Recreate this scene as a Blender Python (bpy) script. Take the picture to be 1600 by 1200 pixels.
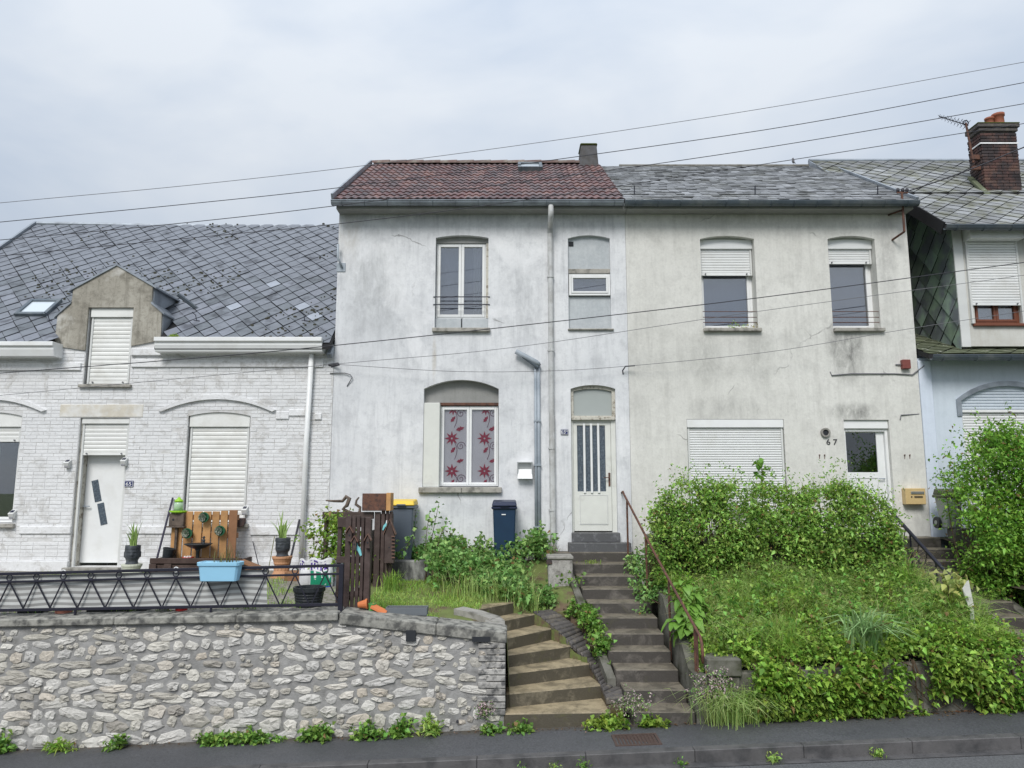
import bpy, bmesh, math, random
import numpy as np
from mathutils import Vector, Matrix, noise as mnoise
from mathutils.geometry import tessellate_polygon

for o in list(bpy.data.objects):
    bpy.data.objects.remove(o)
scene = bpy.context.scene
col = scene.collection
R = random.Random(7)
rng = np.random.default_rng(7)

# ------------------------------------------------------------------ camera
CZ = 2.87                      # camera height above the pavement at X = 0
PITCH = math.radians(8.2)
FPX = 1150.0                   # focal length in pixels of the 1600 x 1200 photograph
cam_d = bpy.data.cameras.new('camera')
cam_d.sensor_width = 36.0
cam_d.lens = 36.0 * FPX / 1600.0
cam_d.clip_start = 0.1
cam_d.clip_end = 2000.0
cam = bpy.data.objects.new('camera', cam_d)
col.objects.link(cam)
cam.location = (0, 0, CZ)
cam.rotation_euler = (math.radians(90) + PITCH, 0, 0)
scene.camera = cam

# ------------------------------------------------------------------ sky, sun, exposure (overcast day)
SUN_EL, SUN_AZ = math.radians(45), math.radians(195)   # azimuth measured clockwise from +Y: behind the camera, a little left
world = bpy.data.worlds.new('World')
scene.world = world
world.use_nodes = True
wn, wl = world.node_tree.nodes, world.node_tree.links
wn.clear()
w_out = wn.new('ShaderNodeOutputWorld')
w_bg = wn.new('ShaderNodeBackground')
w_sky = wn.new('ShaderNodeTexSky')
w_sky.sky_type = 'NISHITA'
w_sky.sun_disc = False
w_sky.sun_elevation = SUN_EL
w_sky.sun_rotation = SUN_AZ
w_bg.inputs['Strength'].default_value = 0.0555
w_tc = wn.new('ShaderNodeTexCoord')
w_sep = wn.new('ShaderNodeSeparateXYZ')
wl.new(w_tc.outputs['Generated'], w_sep.inputs[0])
# overcast sky: luminance rises evenly from horizon to zenith
w_cl = wn.new('ShaderNodeMath'); w_cl.operation = 'MAXIMUM'; w_cl.inputs[1].default_value = 0.0
wl.new(w_sep.outputs['Z'], w_cl.inputs[0])
w_ma = wn.new('ShaderNodeMath'); w_ma.operation = 'MULTIPLY_ADD'
w_ma.inputs[1].default_value = 7.5; w_ma.inputs[2].default_value = 6.0
wl.new(w_cl.outputs[0], w_ma.inputs[0])
w_map = wn.new('ShaderNodeMapping'); w_map.inputs['Scale'].default_value = (1.0, 1.0, 2.1)
w_map.inputs['Rotation'].default_value = (0.2, 0.35, 0.4)
wl.new(w_tc.outputs['Generated'], w_map.inputs[0])
w_n = wn.new('ShaderNodeTexNoise'); w_n.inputs['Scale'].default_value = 2.6
w_n.inputs['Detail'].default_value = 5; w_n.inputs['Roughness'].default_value = 0.5
w_n.inputs['Distortion'].default_value = 0.35
wl.new(w_map.outputs[0], w_n.inputs['Vector'])
w_r = wn.new('ShaderNodeValToRGB')
w_r.color_ramp.elements[0].position = 0.36; w_r.color_ramp.elements[0].color = (.63, .72, .85, 1)
w_r.color_ramp.elements[1].position = 0.62; w_r.color_ramp.elements[1].color = (.83, .885, .955, 1)
wl.new(w_n.outputs['Fac'], w_r.inputs[0])
w_mul = wn.new('ShaderNodeMix'); w_mul.data_type = 'RGBA'; w_mul.blend_type = 'MULTIPLY'
w_mul.inputs['Factor'].default_value = 1.0
wl.new(w_r.outputs[0], w_mul.inputs['A']); wl.new(w_ma.outputs[0], w_mul.inputs['B'])
w_mix = wn.new('ShaderNodeMix'); w_mix.data_type = 'RGBA'; w_mix.inputs['Factor'].default_value = 0.93
wl.new(w_sky.outputs[0], w_mix.inputs['A']); wl.new(w_mul.outputs['Result'], w_mix.inputs['B'])
wl.new(w_mix.outputs['Result'], w_bg.inputs['Color'])
wl.new(w_bg.outputs[0], w_out.inputs['Surface'])

sun_d = bpy.data.lights.new('sun', 'SUN')
sun_d.energy = 1.5
sun_d.angle = math.radians(24)
sun_d.color = (1.0, 0.97, 0.93)
sun = bpy.data.objects.new('sun', sun_d)
col.objects.link(sun)
_sd = Vector((math.sin(SUN_AZ) * math.cos(SUN_EL), math.cos(SUN_AZ) * math.cos(SUN_EL), math.sin(SUN_EL)))
sun.rotation_euler = _sd.to_track_quat('Z', 'Y').to_euler()
sun.location = (0, -10, 20)

vs = scene.view_settings
vs.view_transform = 'Standard'; vs.look = 'None'; vs.gamma = 1.0; vs.use_curve_mapping = False
vs.exposure = 0.90
scene.cycles.use_denoising = True
scene.cycles.max_bounces = 6

# ------------------------------------------------------------------ pixel helpers: a pixel gives a ray, a known plane gives the depth
SP, CP = math.sin(PITCH), math.cos(PITCH)
def ray(px, py):
    u, v = (px - 800) / FPX, (600 - py) / FPX
    return Vector((u, CP - v * SP, SP + v * CP))
def P(px, py, Y):
    d = ray(px, py); t = Y / d.y
    return Vector((d.x * t, Y, CZ + d.z * t))
def PZ(px, py, z):
    d = ray(px, py); t = (z - CZ) / d.z
    return Vector((d.x * t, d.y * t, z))
def PX(px, py, X):
    d = ray(px, py); t = X / d.x
    return Vector((X, d.y * t, CZ + d.z * t))
FY = 13.4
def fx(px, py=600, Y=FY): return P(px, py, Y).x
def fz(py, Y=FY): return P(800, py, Y).z
def street(x): return 0.039 * max(-40, min(40, x))

# ------------------------------------------------------------------ node materials
class NT:
    def __init__(s, name):
        s.m = bpy.data.materials.new(name); s.m.use_nodes = True
        s.n, s.l = s.m.node_tree.nodes, s.m.node_tree.links
        s.n.clear()
        s.out = s.n.new('ShaderNodeOutputMaterial')
        s.b = s.n.new('ShaderNodeBsdfPrincipled')
        s.l.new(s.b.outputs[0], s.out.inputs['Surface'])
        s.pos = s.n.new('ShaderNodeNewGeometry').outputs['Position']      # world position: no two pieces share a pattern
    def set(s, sock, v):
        if v is None: return
        if hasattr(v, 'is_output') or isinstance(v, bpy.types.NodeSocket): s.l.new(v, sock)
        else:
            if isinstance(v, tuple) and len(v) == 3 and sock.type == 'RGBA': v = (*v, 1)
            sock.default_value = v
    def noise(s, scale=5, detail=4, rough=.55, dist=0, stretch=None, loc=None):
        n = s.n.new('ShaderNodeTexNoise'); n.inputs['Scale'].default_value = scale
        n.inputs['Detail'].default_value = detail; n.inputs['Roughness'].default_value = rough
        n.inputs['Distortion'].default_value = dist
        v = s.pos
        if stretch or loc:
            mp = s.n.new('ShaderNodeMapping')
            if stretch: mp.inputs['Scale'].default_value = stretch
            if loc: mp.inputs['Location'].default_value = loc
            s.l.new(v, mp.inputs[0]); v = mp.outputs[0]
        s.l.new(v, n.inputs['Vector'])
        return n.outputs['Fac']
    def ramp(s, fac, p0, p1, c0=(0, 0, 0), c1=(1, 1, 1)):
        r = s.n.new('ShaderNodeValToRGB')
        r.color_ramp.elements[0].position = p0; r.color_ramp.elements[0].color = (*c0, 1)
        r.color_ramp.elements[1].position = p1; r.color_ramp.elements[1].color = (*c1, 1)
        s.l.new(fac, r.inputs[0]); return r.outputs[0]
    def math(s, op, a, b=None, c=None):
        m = s.n.new('ShaderNodeMath'); m.operation = op
        s.set(m.inputs[0], a)
        if b is not None: s.set(m.inputs[1], b)
        if c is not None: s.set(m.inputs[2], c)
        return m.outputs[0]
    def mix(s, fac, a, b, mode='MIX'):
        m = s.n.new('ShaderNodeMix'); m.data_type = 'RGBA'; m.blend_type = mode
        s.set(m.inputs['Factor'], fac); s.set(m.inputs['A'], a); s.set(m.inputs['B'], b)
        return m.outputs['Result']
    def hsv(s, c, h=.5, sat=1., v=1.):
        m = s.n.new('ShaderNodeHueSaturation')
        s.set(m.inputs['Color'], c); s.set(m.inputs['Hue'], h); s.set(m.inputs['Saturation'], sat); s.set(m.inputs['Value'], v)
        return m.outputs[0]
    def objrand(s):
        return s.n.new('ShaderNodeObjectInfo').outputs['Random']
    def island(s):
        return s.n.new('ShaderNodeNewGeometry').outputs['Random Per Island']
    def bump(s, h, strength=.3, dist=.01):
        b = s.n.new('ShaderNodeBump'); b.inputs['Strength'].default_value = strength; b.inputs['Distance'].default_value = dist
        s.l.new(h, b.inputs['Height']); s.l.new(b.outputs[0], s.b.inputs['Normal'])
    def done(s, color=None, rough=.7, metal=0., spec=None):
        s.set(s.b.inputs['Base Color'], color); s.set(s.b.inputs['Roughness'], rough); s.set(s.b.inputs['Metallic'], metal)
        if spec is not None: s.b.inputs['Specular IOR Level'].default_value = spec
        return s.m

def mat(name, c, rough=.6, metal=0., noise=6, amt=.25, c2=None, thr=(.45, .65), rnd=0., isl=0., bump=0., bscale=40, spec=.4, hue=0.):
    t = NT(name)
    color = c
    if c2 is not None:
        color = t.mix(t.ramp(t.noise(noise, 6, .6), *thr), c, c2)
    val = t.math('MULTIPLY_ADD', t.noise(noise * 1.7, 5), amt * 2, 1 - amt)
    if rnd:
        val = t.math('ADD', val, t.math('MULTIPLY_ADD', t.objrand(), rnd, -rnd / 2))
    if isl:
        val = t.math('ADD', val, t.math('MULTIPLY_ADD', t.island(), isl, -isl / 2))
    h = .5
    if hue:
        h = t.math('MULTIPLY_ADD', t.objrand() if rnd else t.island(), hue, .5 - hue / 2)
    color = t.hsv(color, h=h, v=val)
    if bump: t.bump(t.noise(bscale, 6, .65), bump, .01)
    return t.done(color, rough, metal, spec)

def stucco(name, base, dirt, streak, stains_and_bands=(), fine=.15, bstr=.35, patch=None, sc=1., k=1., crack=0.):
    t = NT(name)
    big = t.noise(.55 * sc, 7, .62, .3)
    mid = t.noise(2.3 * sc, 8, .65, .2, loc=(4, 0, 9))
    stk = t.noise(1.0, 9, .74, .3, stretch=(9.0, 9.0, .8))
    grn = t.noise(8 * sc, 9, .8, .2, loc=(2, 7, 1))
    spk = t.noise(22, 6, .75)
    c = t.mix(t.math('MULTIPLY', t.ramp(big, .40, .70), .6), base, dirt)
    c = t.mix(t.math('MULTIPLY', t.ramp(stk, .48, .72), .45 * k), c, streak)
    c = t.mix(t.math('MULTIPLY', t.ramp(mid, .50, .72), .45 * k), c, streak)
    c = t.mix(t.math('MULTIPLY', t.ramp(grn, .50, .68), .38 * k), c, streak)
    if crack:
        vo = t.n.new('ShaderNodeTexVoronoi'); vo.feature = 'DISTANCE_TO_EDGE'; vo.inputs['Scale'].default_value = .55
        dn_ = t.n.new('ShaderNodeTexNoise'); dn_.inputs['Scale'].default_value = 2.2; dn_.inputs['Detail'].default_value = 7; t.l.new(t.pos, dn_.inputs['Vector'])
        mx_ = t.n.new('ShaderNodeMix'); mx_.data_type = 'VECTOR'; mx_.inputs['Factor'].default_value = .35; t.l.new(t.pos, mx_.inputs['A']); t.l.new(dn_.outputs['Color'], mx_.inputs['B'])
        t.l.new(mx_.outputs[1], vo.inputs['Vector'])
        cf = t.math('MULTIPLY', t.math('LESS_THAN', vo.outputs['Distance'], .0035), t.ramp(t.noise(.8, 4, .5, 0, loc=(31, 5, 2)), .54, .60))
        c = t.mix(t.math('MULTIPLY', cf, crack), c, (.16, .155, .15))
    if patch:
        pn = t.noise(.9, 6, .6, .5, loc=(21, 3, 5))
        c = t.mix(t.math('MULTIPLY', t.ramp(pn, .56, .63), .6), c, patch)
    if stains_and_bands:
        sp = t.n.new('ShaderNodeSeparateXYZ'); t.l.new(t.pos, sp.inputs[0])
        gn = t.noise(3.0, 8, .7, .5, stretch=(2.2, 2.2, 1.0), loc=(1, 1, 1))
        gg = t.ramp(gn, .32, .68)
        for (x, z, rx, rz, k, scol) in stains_and_bands:
            dx = t.math('DIVIDE', t.math('SUBTRACT', sp.outputs['X'], x), rx)
            dz = t.math('DIVIDE', t.math('SUBTRACT', sp.outputs['Z'], z), rz)
            d2 = t.math('ADD', t.math('MULTIPLY', dx, dx), t.math('MULTIPLY', dz, dz))
            f = t.math('MAXIMUM', t.math('SUBTRACT', 1.0, d2), 0.0)
            c = t.mix(t.math('MULTIPLY', t.math('MULTIPLY', f, gg), k), c, scol)
    val = t.math('MULTIPLY_ADD', spk, fine * 2, 1 - fine)
    c = t.hsv(c, v=val)
    t.bump(t.math('ADD', t.math('MULTIPLY', spk, .5), mid), bstr, .012)
    return t.done(c, .9, 0, .2)

def leafmat(name, c, c2, vmin=.55, vmax=1.35, hue=.05, trans=.35, rough=.45, dead=.03):
    t = NT(name)
    isl = t.island()
    base = t.mix(t.ramp(t.noise(1.6, 3), .35, .65), c, c2)
    val = t.math('MULTIPLY_ADD', isl, vmax - vmin, vmin)
    wn_ = t.n.new('ShaderNodeTexWhiteNoise'); wn_.noise_dimensions = '1D'; t.l.new(isl, wn_.inputs['W'])
    h = t.math('MULTIPLY_ADD', wn_.outputs['Value'], hue, .5 - hue / 2)
    cc = t.hsv(base, h=h, v=val)
    if dead: cc = t.mix(t.math('GREATER_THAN', wn_.outputs['Value'], 1 - dead), cc, (.26, .17, .07))
    t.done(cc, rough, 0, .35)
    tr = t.n.new('ShaderNodeBsdfTranslucent'); t.l.new(cc, tr.inputs['Color'])
    mx = t.n.new('ShaderNodeMixShader'); mx.inputs[0].default_value = trans
    t.l.new(t.b.outputs[0], mx.inputs[1]); t.l.new(tr.outputs[0], mx.inputs[2])
    t.l.new(mx.outputs[0], t.out.inputs['Surface'])
    return t.m

def glassmat(name, tint=(.85, .9, .95), refl=.10, rough=.01, k=1.8):
    t = NT(name)
    g = t.n.new('ShaderNodeBsdfGlossy'); g.inputs['Roughness'].default_value = rough
    tr = t.n.new('ShaderNodeBsdfTransparent'); tr.inputs['Color'].default_value = (*tint, 1)
    fr = t.n.new('ShaderNodeFresnel'); fr.inputs['IOR'].default_value = 1.52
    f = t.math('MINIMUM', t.math('ADD', t.math('MULTIPLY', fr.outputs[0], k), refl), .95)
    mx = t.n.new('ShaderNodeMixShader'); t.l.new(f, mx.inputs[0])
    t.l.new(tr.outputs[0], mx.inputs[1]); t.l.new(g.outputs[0], mx.inputs[2])
    t.l.new(mx.outputs[0], t.out.inputs['Surface'])
    return t.m

# ------------------------------------------------------------------ object helpers
def wm(o):
    m = Matrix.LocRotScale(o.location, o.rotation_euler if o.rotation_mode != 'QUATERNION' else o.rotation_quaternion, o.scale)
    if o.parent: m = wm(o.parent) @ o.matrix_parent_inverse @ m
    return m
def adopt(o, parent):
    if parent is not None:
        o.parent = parent
        o.matrix_parent_inverse = wm(parent).inverted()
def tag(o, label, cat, group=None):
    o['label'] = label; o['category'] = cat
    if group: o['group'] = group
    return o
def thing(name, label, cat, loc=(0, 0, 0), group=None):
    o = bpy.data.objects.new(name, None); o.empty_display_size = .1
    col.objects.link(o); o.location = loc
    return tag(o, label, cat, group)
def link(name, me, parent=None, loc=None, rot=None, scale=None, mtx=None):
    o = bpy.data.objects.new(name, me); col.objects.link(o)
    if mtx is not None:
        l, q, s = mtx.decompose(); o.location = l; o.rotation_euler = q.to_euler(); o.scale = s
    if loc is not None: o.location = loc
    if rot is not None: o.rotation_euler = rot
    if scale is not None: o.scale = scale
    adopt(o, parent)
    return o

class MB:
    def __init__(s): s.v, s.f = [], []
    def add(s, vs_, fs):
        k = len(s.v); s.v += [tuple(v) for v in vs_]; s.f += [tuple(i + k for i in f) for f in fs]; return s
    BF = [(0, 3, 2, 1), (4, 5, 6, 7), (0, 1, 5, 4), (1, 2, 6, 5), (2, 3, 7, 6), (3, 0, 4, 7)]
    def box(s, x0, x1, y0, y1, z0, z1):
        return s.add([(x0, y0, z0), (x1, y0, z0), (x1, y1, z0), (x0, y1, z0), (x0, y0, z1), (x1, y0, z1), (x1, y1, z1), (x0, y1, z1)], MB.BF)
    def hexa(s, pts): return s.add(pts, MB.BF)     # 4 bottom ccw, 4 top ccw
    def obox(s, mtx, hx, hy, hz):
        return s.add([mtx @ Vector(p) for p in [(-hx, -hy, -hz), (hx, -hy, -hz), (hx, hy, -hz), (-hx, hy, -hz), (-hx, -hy, hz), (hx, -hy, hz), (hx, hy, hz), (-hx, hy, hz)]], MB.BF)
    def bar(s, a, b, w, h, up=(0, 0, 1)):
        a, b = Vector(a), Vector(b); d = b - a; L = d.length; d.normalize()
        u = Vector(up); x = d.cross(u)
        if x.length < 1e-4: x = d.cross(Vector((1, 0, 0)))
        x.normalize(); z = x.cross(d).normalized()
        m = Matrix((x, d, z)).transposed().to_4x4(); m.translation = (a + b) / 2
        return s.obox(m, w / 2, L / 2, h / 2)
    def tube(s, pts, r, n=6, caps=True):
        pts = [Vector(p) for p in pts]; k0 = len(s.v); m = len(pts)
        rs = r if isinstance(r, (list, tuple)) else [r] * m
        a = None
        for i, p in enumerate(pts):
            d = (pts[min(i + 1, m - 1)] - pts[max(i - 1, 0)]).normalized()
            if a is None:
                a = d.cross(Vector((0, 0, 1)))
                if a.length < 1e-3: a = d.cross(Vector((0, 1, 0)))
            else: a = a - d * a.dot(d)
            a.normalize(); b = d.cross(a)
            for j in range(n):
                t = 2 * math.pi * j / n
                s.v.append(tuple(p + (a * math.cos(t) + b * math.sin(t)) * rs[i]))
        for i in range(m - 1):
            for j in range(n):
                j2 = (j + 1) % n
                s.f.append((k0 + i * n + j, k0 + i * n + j2, k0 + (i + 1) * n + j2, k0 + (i + 1) * n + j))
        if caps:
            s.f.append(tuple(k0 + j for j in range(n))[::-1]); s.f.append(tuple(k0 + (m - 1) * n + j for j in range(n)))
        return s
    def lathe(s, prof, c=(0, 0, 0), n=16, sx=1., sy=1.):
        k0 = len(s.v)
        for (r, z) in prof:
            for j in range(n):
                t = 2 * math.pi * j / n
                s.v.append((c[0] + r * sx * math.cos(t), c[1] + r * sy * math.sin(t), c[2] + z))
        for i in range(len(prof) - 1):
            for j in range(n):
                j2 = (j + 1) % n
                s.f.append((k0 + i * n + j, k0 + i * n + j2, k0 + (i + 1) * n + j2, k0 + (i + 1) * n + j))
        s.f.append(tuple(k0 + j for j in range(n))[::-1]); s.f.append(tuple(k0 + (len(prof) - 1) * n + j for j in range(n)))
        return s
    def torus(s, c, R_, r, n=14, m=6):      # ring in the XZ plane
        k0 = len(s.v)
        for i in range(n):
            a = 2 * math.pi * i / n
            for j in range(m):
                b = 2 * math.pi * j / m; rr = R_ + r * math.cos(b)
                s.v.append((c[0] + rr * math.cos(a), c[1] + r * math.sin(b), c[2] + rr * math.sin(a)))
        for i in range(n):
            for j in range(m):
                i2, j2 = (i + 1) % n, (j + 1) % m
                s.f.append((k0 + i * m + j, k0 + i2 * m + j, k0 + i2 * m + j2, k0 + i * m + j2))
        return s
    def prism(s, polys, y0, y1):            # polygons with holes in XZ, extruded along Y
        pts = [p for pl in polys for p in pl]
        tris = tessellate_polygon([[Vector((p[0], p[1], 0)) for p in pl] for pl in polys])
        k0 = len(s.v); N = len(pts)
        s.v += [(p[0], y0, p[1]) for p in pts] + [(p[0], y1, p[1]) for p in pts]
        for t in tris:
            s.f.append(tuple(k0 + i for i in t)); s.f.append(tuple(k0 + N + i for i in reversed(t)))
        o = 0
        for pl in polys:
            n = len(pl)
            for i in range(n):
                j = (i + 1) % n
                s.f.append((k0 + o + i, k0 + o + j, k0 + N + o + j, k0 + N + o + i))
            o += n
        return s
    def prism_x(s, poly_yz, x0, x1):
        n = len(poly_yz); k0 = len(s.v)
        s.v += [(x0, p[0], p[1]) for p in poly_yz] + [(x1, p[0], p[1]) for p in poly_yz]
        tris = tessellate_polygon([[Vector((p[0], p[1], 0)) for p in poly_yz]])
        for t in tris:
            s.f.append(tuple(k0 + i for i in t)); s.f.append(tuple(k0 + n + i for i in reversed(t)))
        for i in range(n):
            j = (i + 1) % n
            s.f.append((k0 + i, k0 + j, k0 + n + j, k0 + n + i))
        return s
    def prism_z(s, poly_xy, z0, z1):
        n = len(poly_xy); k0 = len(s.v)
        zt = z1 if isinstance(z1, (list, tuple)) else [z1] * n
        s.v += [(p[0], p[1], z0) for p in poly_xy] + [(p[0], p[1], zt[i]) for i, p in enumerate(poly_xy)]
        tris = tessellate_polygon([[Vector((p[0], p[1], 0)) for p in poly_xy]])
        for t in tris:
            s.f.append(tuple(k0 + i for i in t)); s.f.append(tuple(k0 + n + i for i in reversed(t)))
        for i in range(n):
            j = (i + 1) % n
            s.f.append((k0 + i, k0 + j, k0 + n + j, k0 + n + i))
        return s
    def mesh(s, name, m=None, smooth=False, bevel=0., fix=True):
        me = bpy.data.meshes.new(name); me.from_pydata(s.v, [], s.f)
        if fix or bevel:
            bm = bmesh.new(); bm.from_mesh(me)
            bmesh.ops.recalc_face_normals(bm, faces=bm.faces)
            if bevel:
                ed = [e for e in bm.edges if len(e.link_faces) == 2 and e.calc_face_angle(0) > .6]
                bmesh.ops.bevel(bm, geom=ed, offset=bevel, segments=1, affect='EDGES', clamp_overlap=True)
            bm.to_mesh(me); bm.free()
        if m: me.materials.append(m)
        if smooth:
            me.polygons.foreach_set('use_smooth', [len(p.vertices) <= 4 for p in me.polygons])
        return me
    def build(s, name, m, parent=None, smooth=False, bevel=0., fix=True):
        return link(name, s.mesh(name, m, smooth, bevel, fix), parent)

def struct(o): o['kind'] = 'structure'; return o
def stuff(o): o['kind'] = 'stuff'; return o

def arch(x0, x1, z0, zs, zt, n=12):         # rectangle with a segmental arch on top
    w = x1 - x0; h = zt - zs
    if h < 1e-3: return [(x0, z0), (x1, z0), (x1, zt), (x0, zt)]
    r = (w * w / 4 + h * h) / (2 * h); cx = (x0 + x1) / 2; cz = zt - r
    a = math.asin(w / 2 / r)
    pts = [(x0, z0), (x1, z0)]
    for i in range(n + 1):
        t = a - 2 * a * i / n
        pts.append((cx + r * math.sin(t), cz + r * math.cos(t)))
    return pts
def rect(x0, x1, z0, z1): return [(x0, z0), (x1, z0), (x1, z1), (x0, z1)]
def frame(mb, x0, x1, z0, z1, w, y0, y1):
    mb.box(x0, x0 + w, y0, y1, z0, z1); mb.box(x1 - w, x1, y0, y1, z0, z1)
    mb.box(x0 + w, x1 - w, y0 + .001, y1, z0, z0 + w); mb.box(x0 + w, x1 - w, y0 + .001, y1, z1 - w, z1)
    return mb
def text_mesh(txt, size, m, depth=.003):
    cu = bpy.data.curves.new('lettering', 'FONT'); cu.body = txt; cu.size = size; cu.extrude = depth
    cu.align_x = 'CENTER'; cu.align_y = 'CENTER'; cu.resolution_u = 3
    ob = bpy.data.objects.new('lettering', cu); col.objects.link(ob)
    dg = bpy.context.evaluated_depsgraph_get()
    me = bpy.data.meshes.new_from_object(ob.evaluated_get(dg))
    bpy.data.objects.remove(ob); me.materials.clear(); me.materials.append(m)
    return me

# ------------------------------------------------------------------ foliage helpers
def np_mesh(name, V, F, m):
    me = bpy.data.meshes.new(name)
    V = np.asarray(V, dtype=np.float32); F = np.asarray(F, dtype=np.int32)
    me.vertices.add(len(V)); me.vertices.foreach_set('co', V.ravel())
    k = F.shape[1]
    me.loops.add(F.size); me.loops.foreach_set('vertex_index', F.ravel())
    me.polygons.add(len(F)); me.polygons.foreach_set('loop_start', np.arange(0, F.size, k, dtype=np.int32))
    me.polygons.foreach_set('loop_total', np.full(len(F), k, dtype=np.int32))
    me.update(calc_edges=True); me.validate()
    me.materials.append(m)
    return me
def unit(a): return a / np.maximum(np.linalg.norm(a, axis=1, keepdims=True), 1e-6)
def leaves(pts, dirs, L, W, droop=.25, fold=.25):
    """pointed leaves of two facets each, folded along the midrib"""
    n = len(pts); D = unit(dirs)
    up = np.tile([0., 0., 1.], (n, 1)) + rng.normal(0, .45, (n, 3))
    S = unit(np.cross(D, up)); N = np.cross(S, D)
    L = np.broadcast_to(np.asarray(L), (n,))[:, None]; W = np.broadcast_to(np.asarray(W), (n,))[:, None]
    b = pts; mid = pts + D * L * .45
    l = mid + S * W * .5 + N * W * fold; r = mid - S * W * .5 + N * W * fold
    tip = pts + D * L - np.array([0, 0, 1.]) * L * droop
    V = np.stack([b, l, tip, r], 1).reshape(-1, 3)
    i = np.arange(n) * 4
    F = np.stack([np.stack([i, i + 1, i + 2], 1), np.stack([i, i + 2, i + 3], 1)], 1).reshape(-1, 3)
    return V, F
def blades(pts, H, W, lean=.5, leandir=None):
    """grass blades, three segments, bending over"""
    n = len(pts); a = rng.uniform(0, 2 * np.pi, n)
    d = np.stack([np.cos(a), np.sin(a), np.zeros(n)], 1)
    if leandir is not None: d = unit(d * .8 + np.asarray(leandir))
    s = np.stack([-d[:, 1], d[:, 0], np.zeros(n)], 1)
    s = unit(s + rng.normal(0, .3, (n, 3)))
    H = np.broadcast_to(np.asarray(H), (n,))[:, None]; W = np.broadcast_to(np.asarray(W), (n,))[:, None]
    ln = (rng.uniform(.15, 1, n) * lean)[:, None]
    z = np.array([0, 0, 1.])
    m1 = pts + z * H * .5 + d * H * ln * .22
    m2 = pts + z * H * (.85 - .18 * ln) + d * H * ln * .62
    tp = pts + z * H * (1 - .45 * ln) + d * H * ln * 1.15
    V = np.stack([pts - s * W / 2, pts + s * W / 2, m1 - s * W * .42, m1 + s * W * .42, m2 - s * W * .3, m2 + s * W * .3, tp], 1).reshape(-1, 3)
    i = np.arange(n) * 7
    tri = lambda a_, b_, c_: np.stack([i + a_, i + b_, i + c_], 1)
    F = np.stack([tri(0, 1, 3), tri(0, 3, 2), tri(2, 3, 5), tri(2, 5, 4), tri(4, 5, 6)], 1).reshape(-1, 3)
    return V, F
def cat(parts):
    V, F, k = [], [], 0
    for v, f in parts:
        V.append(v); F.append(f + k); k += len(v)
    return np.concatenate(V), np.concatenate(F)
def sprig_leaves(tips, per, spread, L, W, outward=None, upb=.3):
    """clusters of leaves round each twig tip"""
    n = len(tips)
    p = np.repeat(tips, per, 0) + rng.normal(0, spread, (n * per, 3))
    d = rng.normal(0, 1, (n * per, 3)); d[:, 2] += upb
    if outward is not None: d += np.repeat(outward, per, 0)
    k = rng.uniform(.42, 1.45, n * per)
    return leaves(p, d, L * k, W * k)
def n3(p, s=1., o=0.):
    return mnoise.noise(Vector((p[0] * s + o, p[1] * s + o * .7, p[2] * s - o)))

# ================================================================== materials
MT = {}
MT['slate65'] = mat('blue_grey_slate', (.15, .165, .19), .5, noise=3.2, amt=.35, c2=(.06, .066, .078), thr=(.52, .68), rnd=.45, bump=.25, bscale=30, spec=.5, hue=.03)
MT['deck'] = mat('dark_roof_underlay', (.018, .018, .02), .9)
MT['slate67'] = mat('weathered_small_slate', (.24, .25, .265), .55, noise=2.2, amt=.3, c2=(.14, .145, .14), isl=.6, bump=.2, bscale=40)
MT['slate69'] = mat('lichen_grey_slate', (.24, .25, .26), .6, noise=2.6, amt=.3, c2=(.15, .155, .12), thr=(.45, .6), rnd=.55, bump=.3, bscale=35)
MT['slate_green'] = mat('algae_green_slate', (.25, .34, .25), .5, noise=2.4, amt=.4, c2=(.18, .20, .215), thr=(.42, .58), rnd=.9, bump=.3, bscale=25, hue=.06)
MT['moss_roof'] = mat('mossy_slate', (.10, .115, .07), .85, noise=7, amt=.4, c2=(.42, .42, .38), thr=(.60, .66), rnd=.4, bump=.6, bscale=25)
MT['tile'] = mat('weathered_clay_tile', (.165, .085, .08), .55, noise=3.5, amt=.45, c2=(.10, .075, .08), thr=(.40, .58), rnd=.7, bump=.3, bscale=30, hue=.03)
MT['ridge_grey'] = mat('lichen_ridge', (.20, .195, .18), .8, noise=6, amt=.3, c2=(.12, .11, .09), bump=.3)
MT['ridge_tile'] = mat('clay_ridge_tile', (.125, .075, .065), .7, noise=5, amt=.3, c2=(.2, .18, .15), rnd=.4, bump=.3)
MT['zinc'] = mat('weathered_zinc', (.30, .335, .375), .42, metal=.35, noise=3, amt=.25, c2=(.2, .22, .25), bump=.05)
MT['zinc_dark'] = mat('dark_zinc', (.10, .125, .15), .45, metal=.3, noise=3, amt=.3, c2=(.17, .19, .2), bump=.05)
MT['pvc'] = mat('white_pvc', (.76, .77, .77), .36, noise=2.5, amt=.08, c2=(.67, .67, .65), thr=(.52, .78), spec=.5)
MT['pvc_grey'] = mat('aged_white_pvc', (.62, .63, .62), .4, noise=2.5, amt=.12, bump=.03)
MT['shutter'] = mat('white_shutter', (.76, .765, .745), .42, noise=2.5, amt=.10, c2=(.64, .635, .60), thr=(.50, .75), rnd=.06)
MT['cream_paint'] = mat('cream_white_paint', (.66, .67, .63), .5, noise=3, amt=.1, c2=(.5, .5, .46), thr=(.6, .8), bump=.05)
MT['old_frame'] = mat('flaking_old_frame', (.52, .50, .44), .75, noise=14, amt=.25, c2=(.2, .17, .13), thr=(.52, .66), bump=.5, bscale=50)
MT['brown_wood_frame'] = mat('brown_window_wood', (.16, .055, .03), .5, noise=8, amt=.25, bump=.1)
MT['concrete'] = mat('grey_concrete', (.30, .29, .265), .85, noise=5, amt=.3, c2=(.14, .135, .12), thr=(.48, .7), bump=.4, bscale=35)
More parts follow.
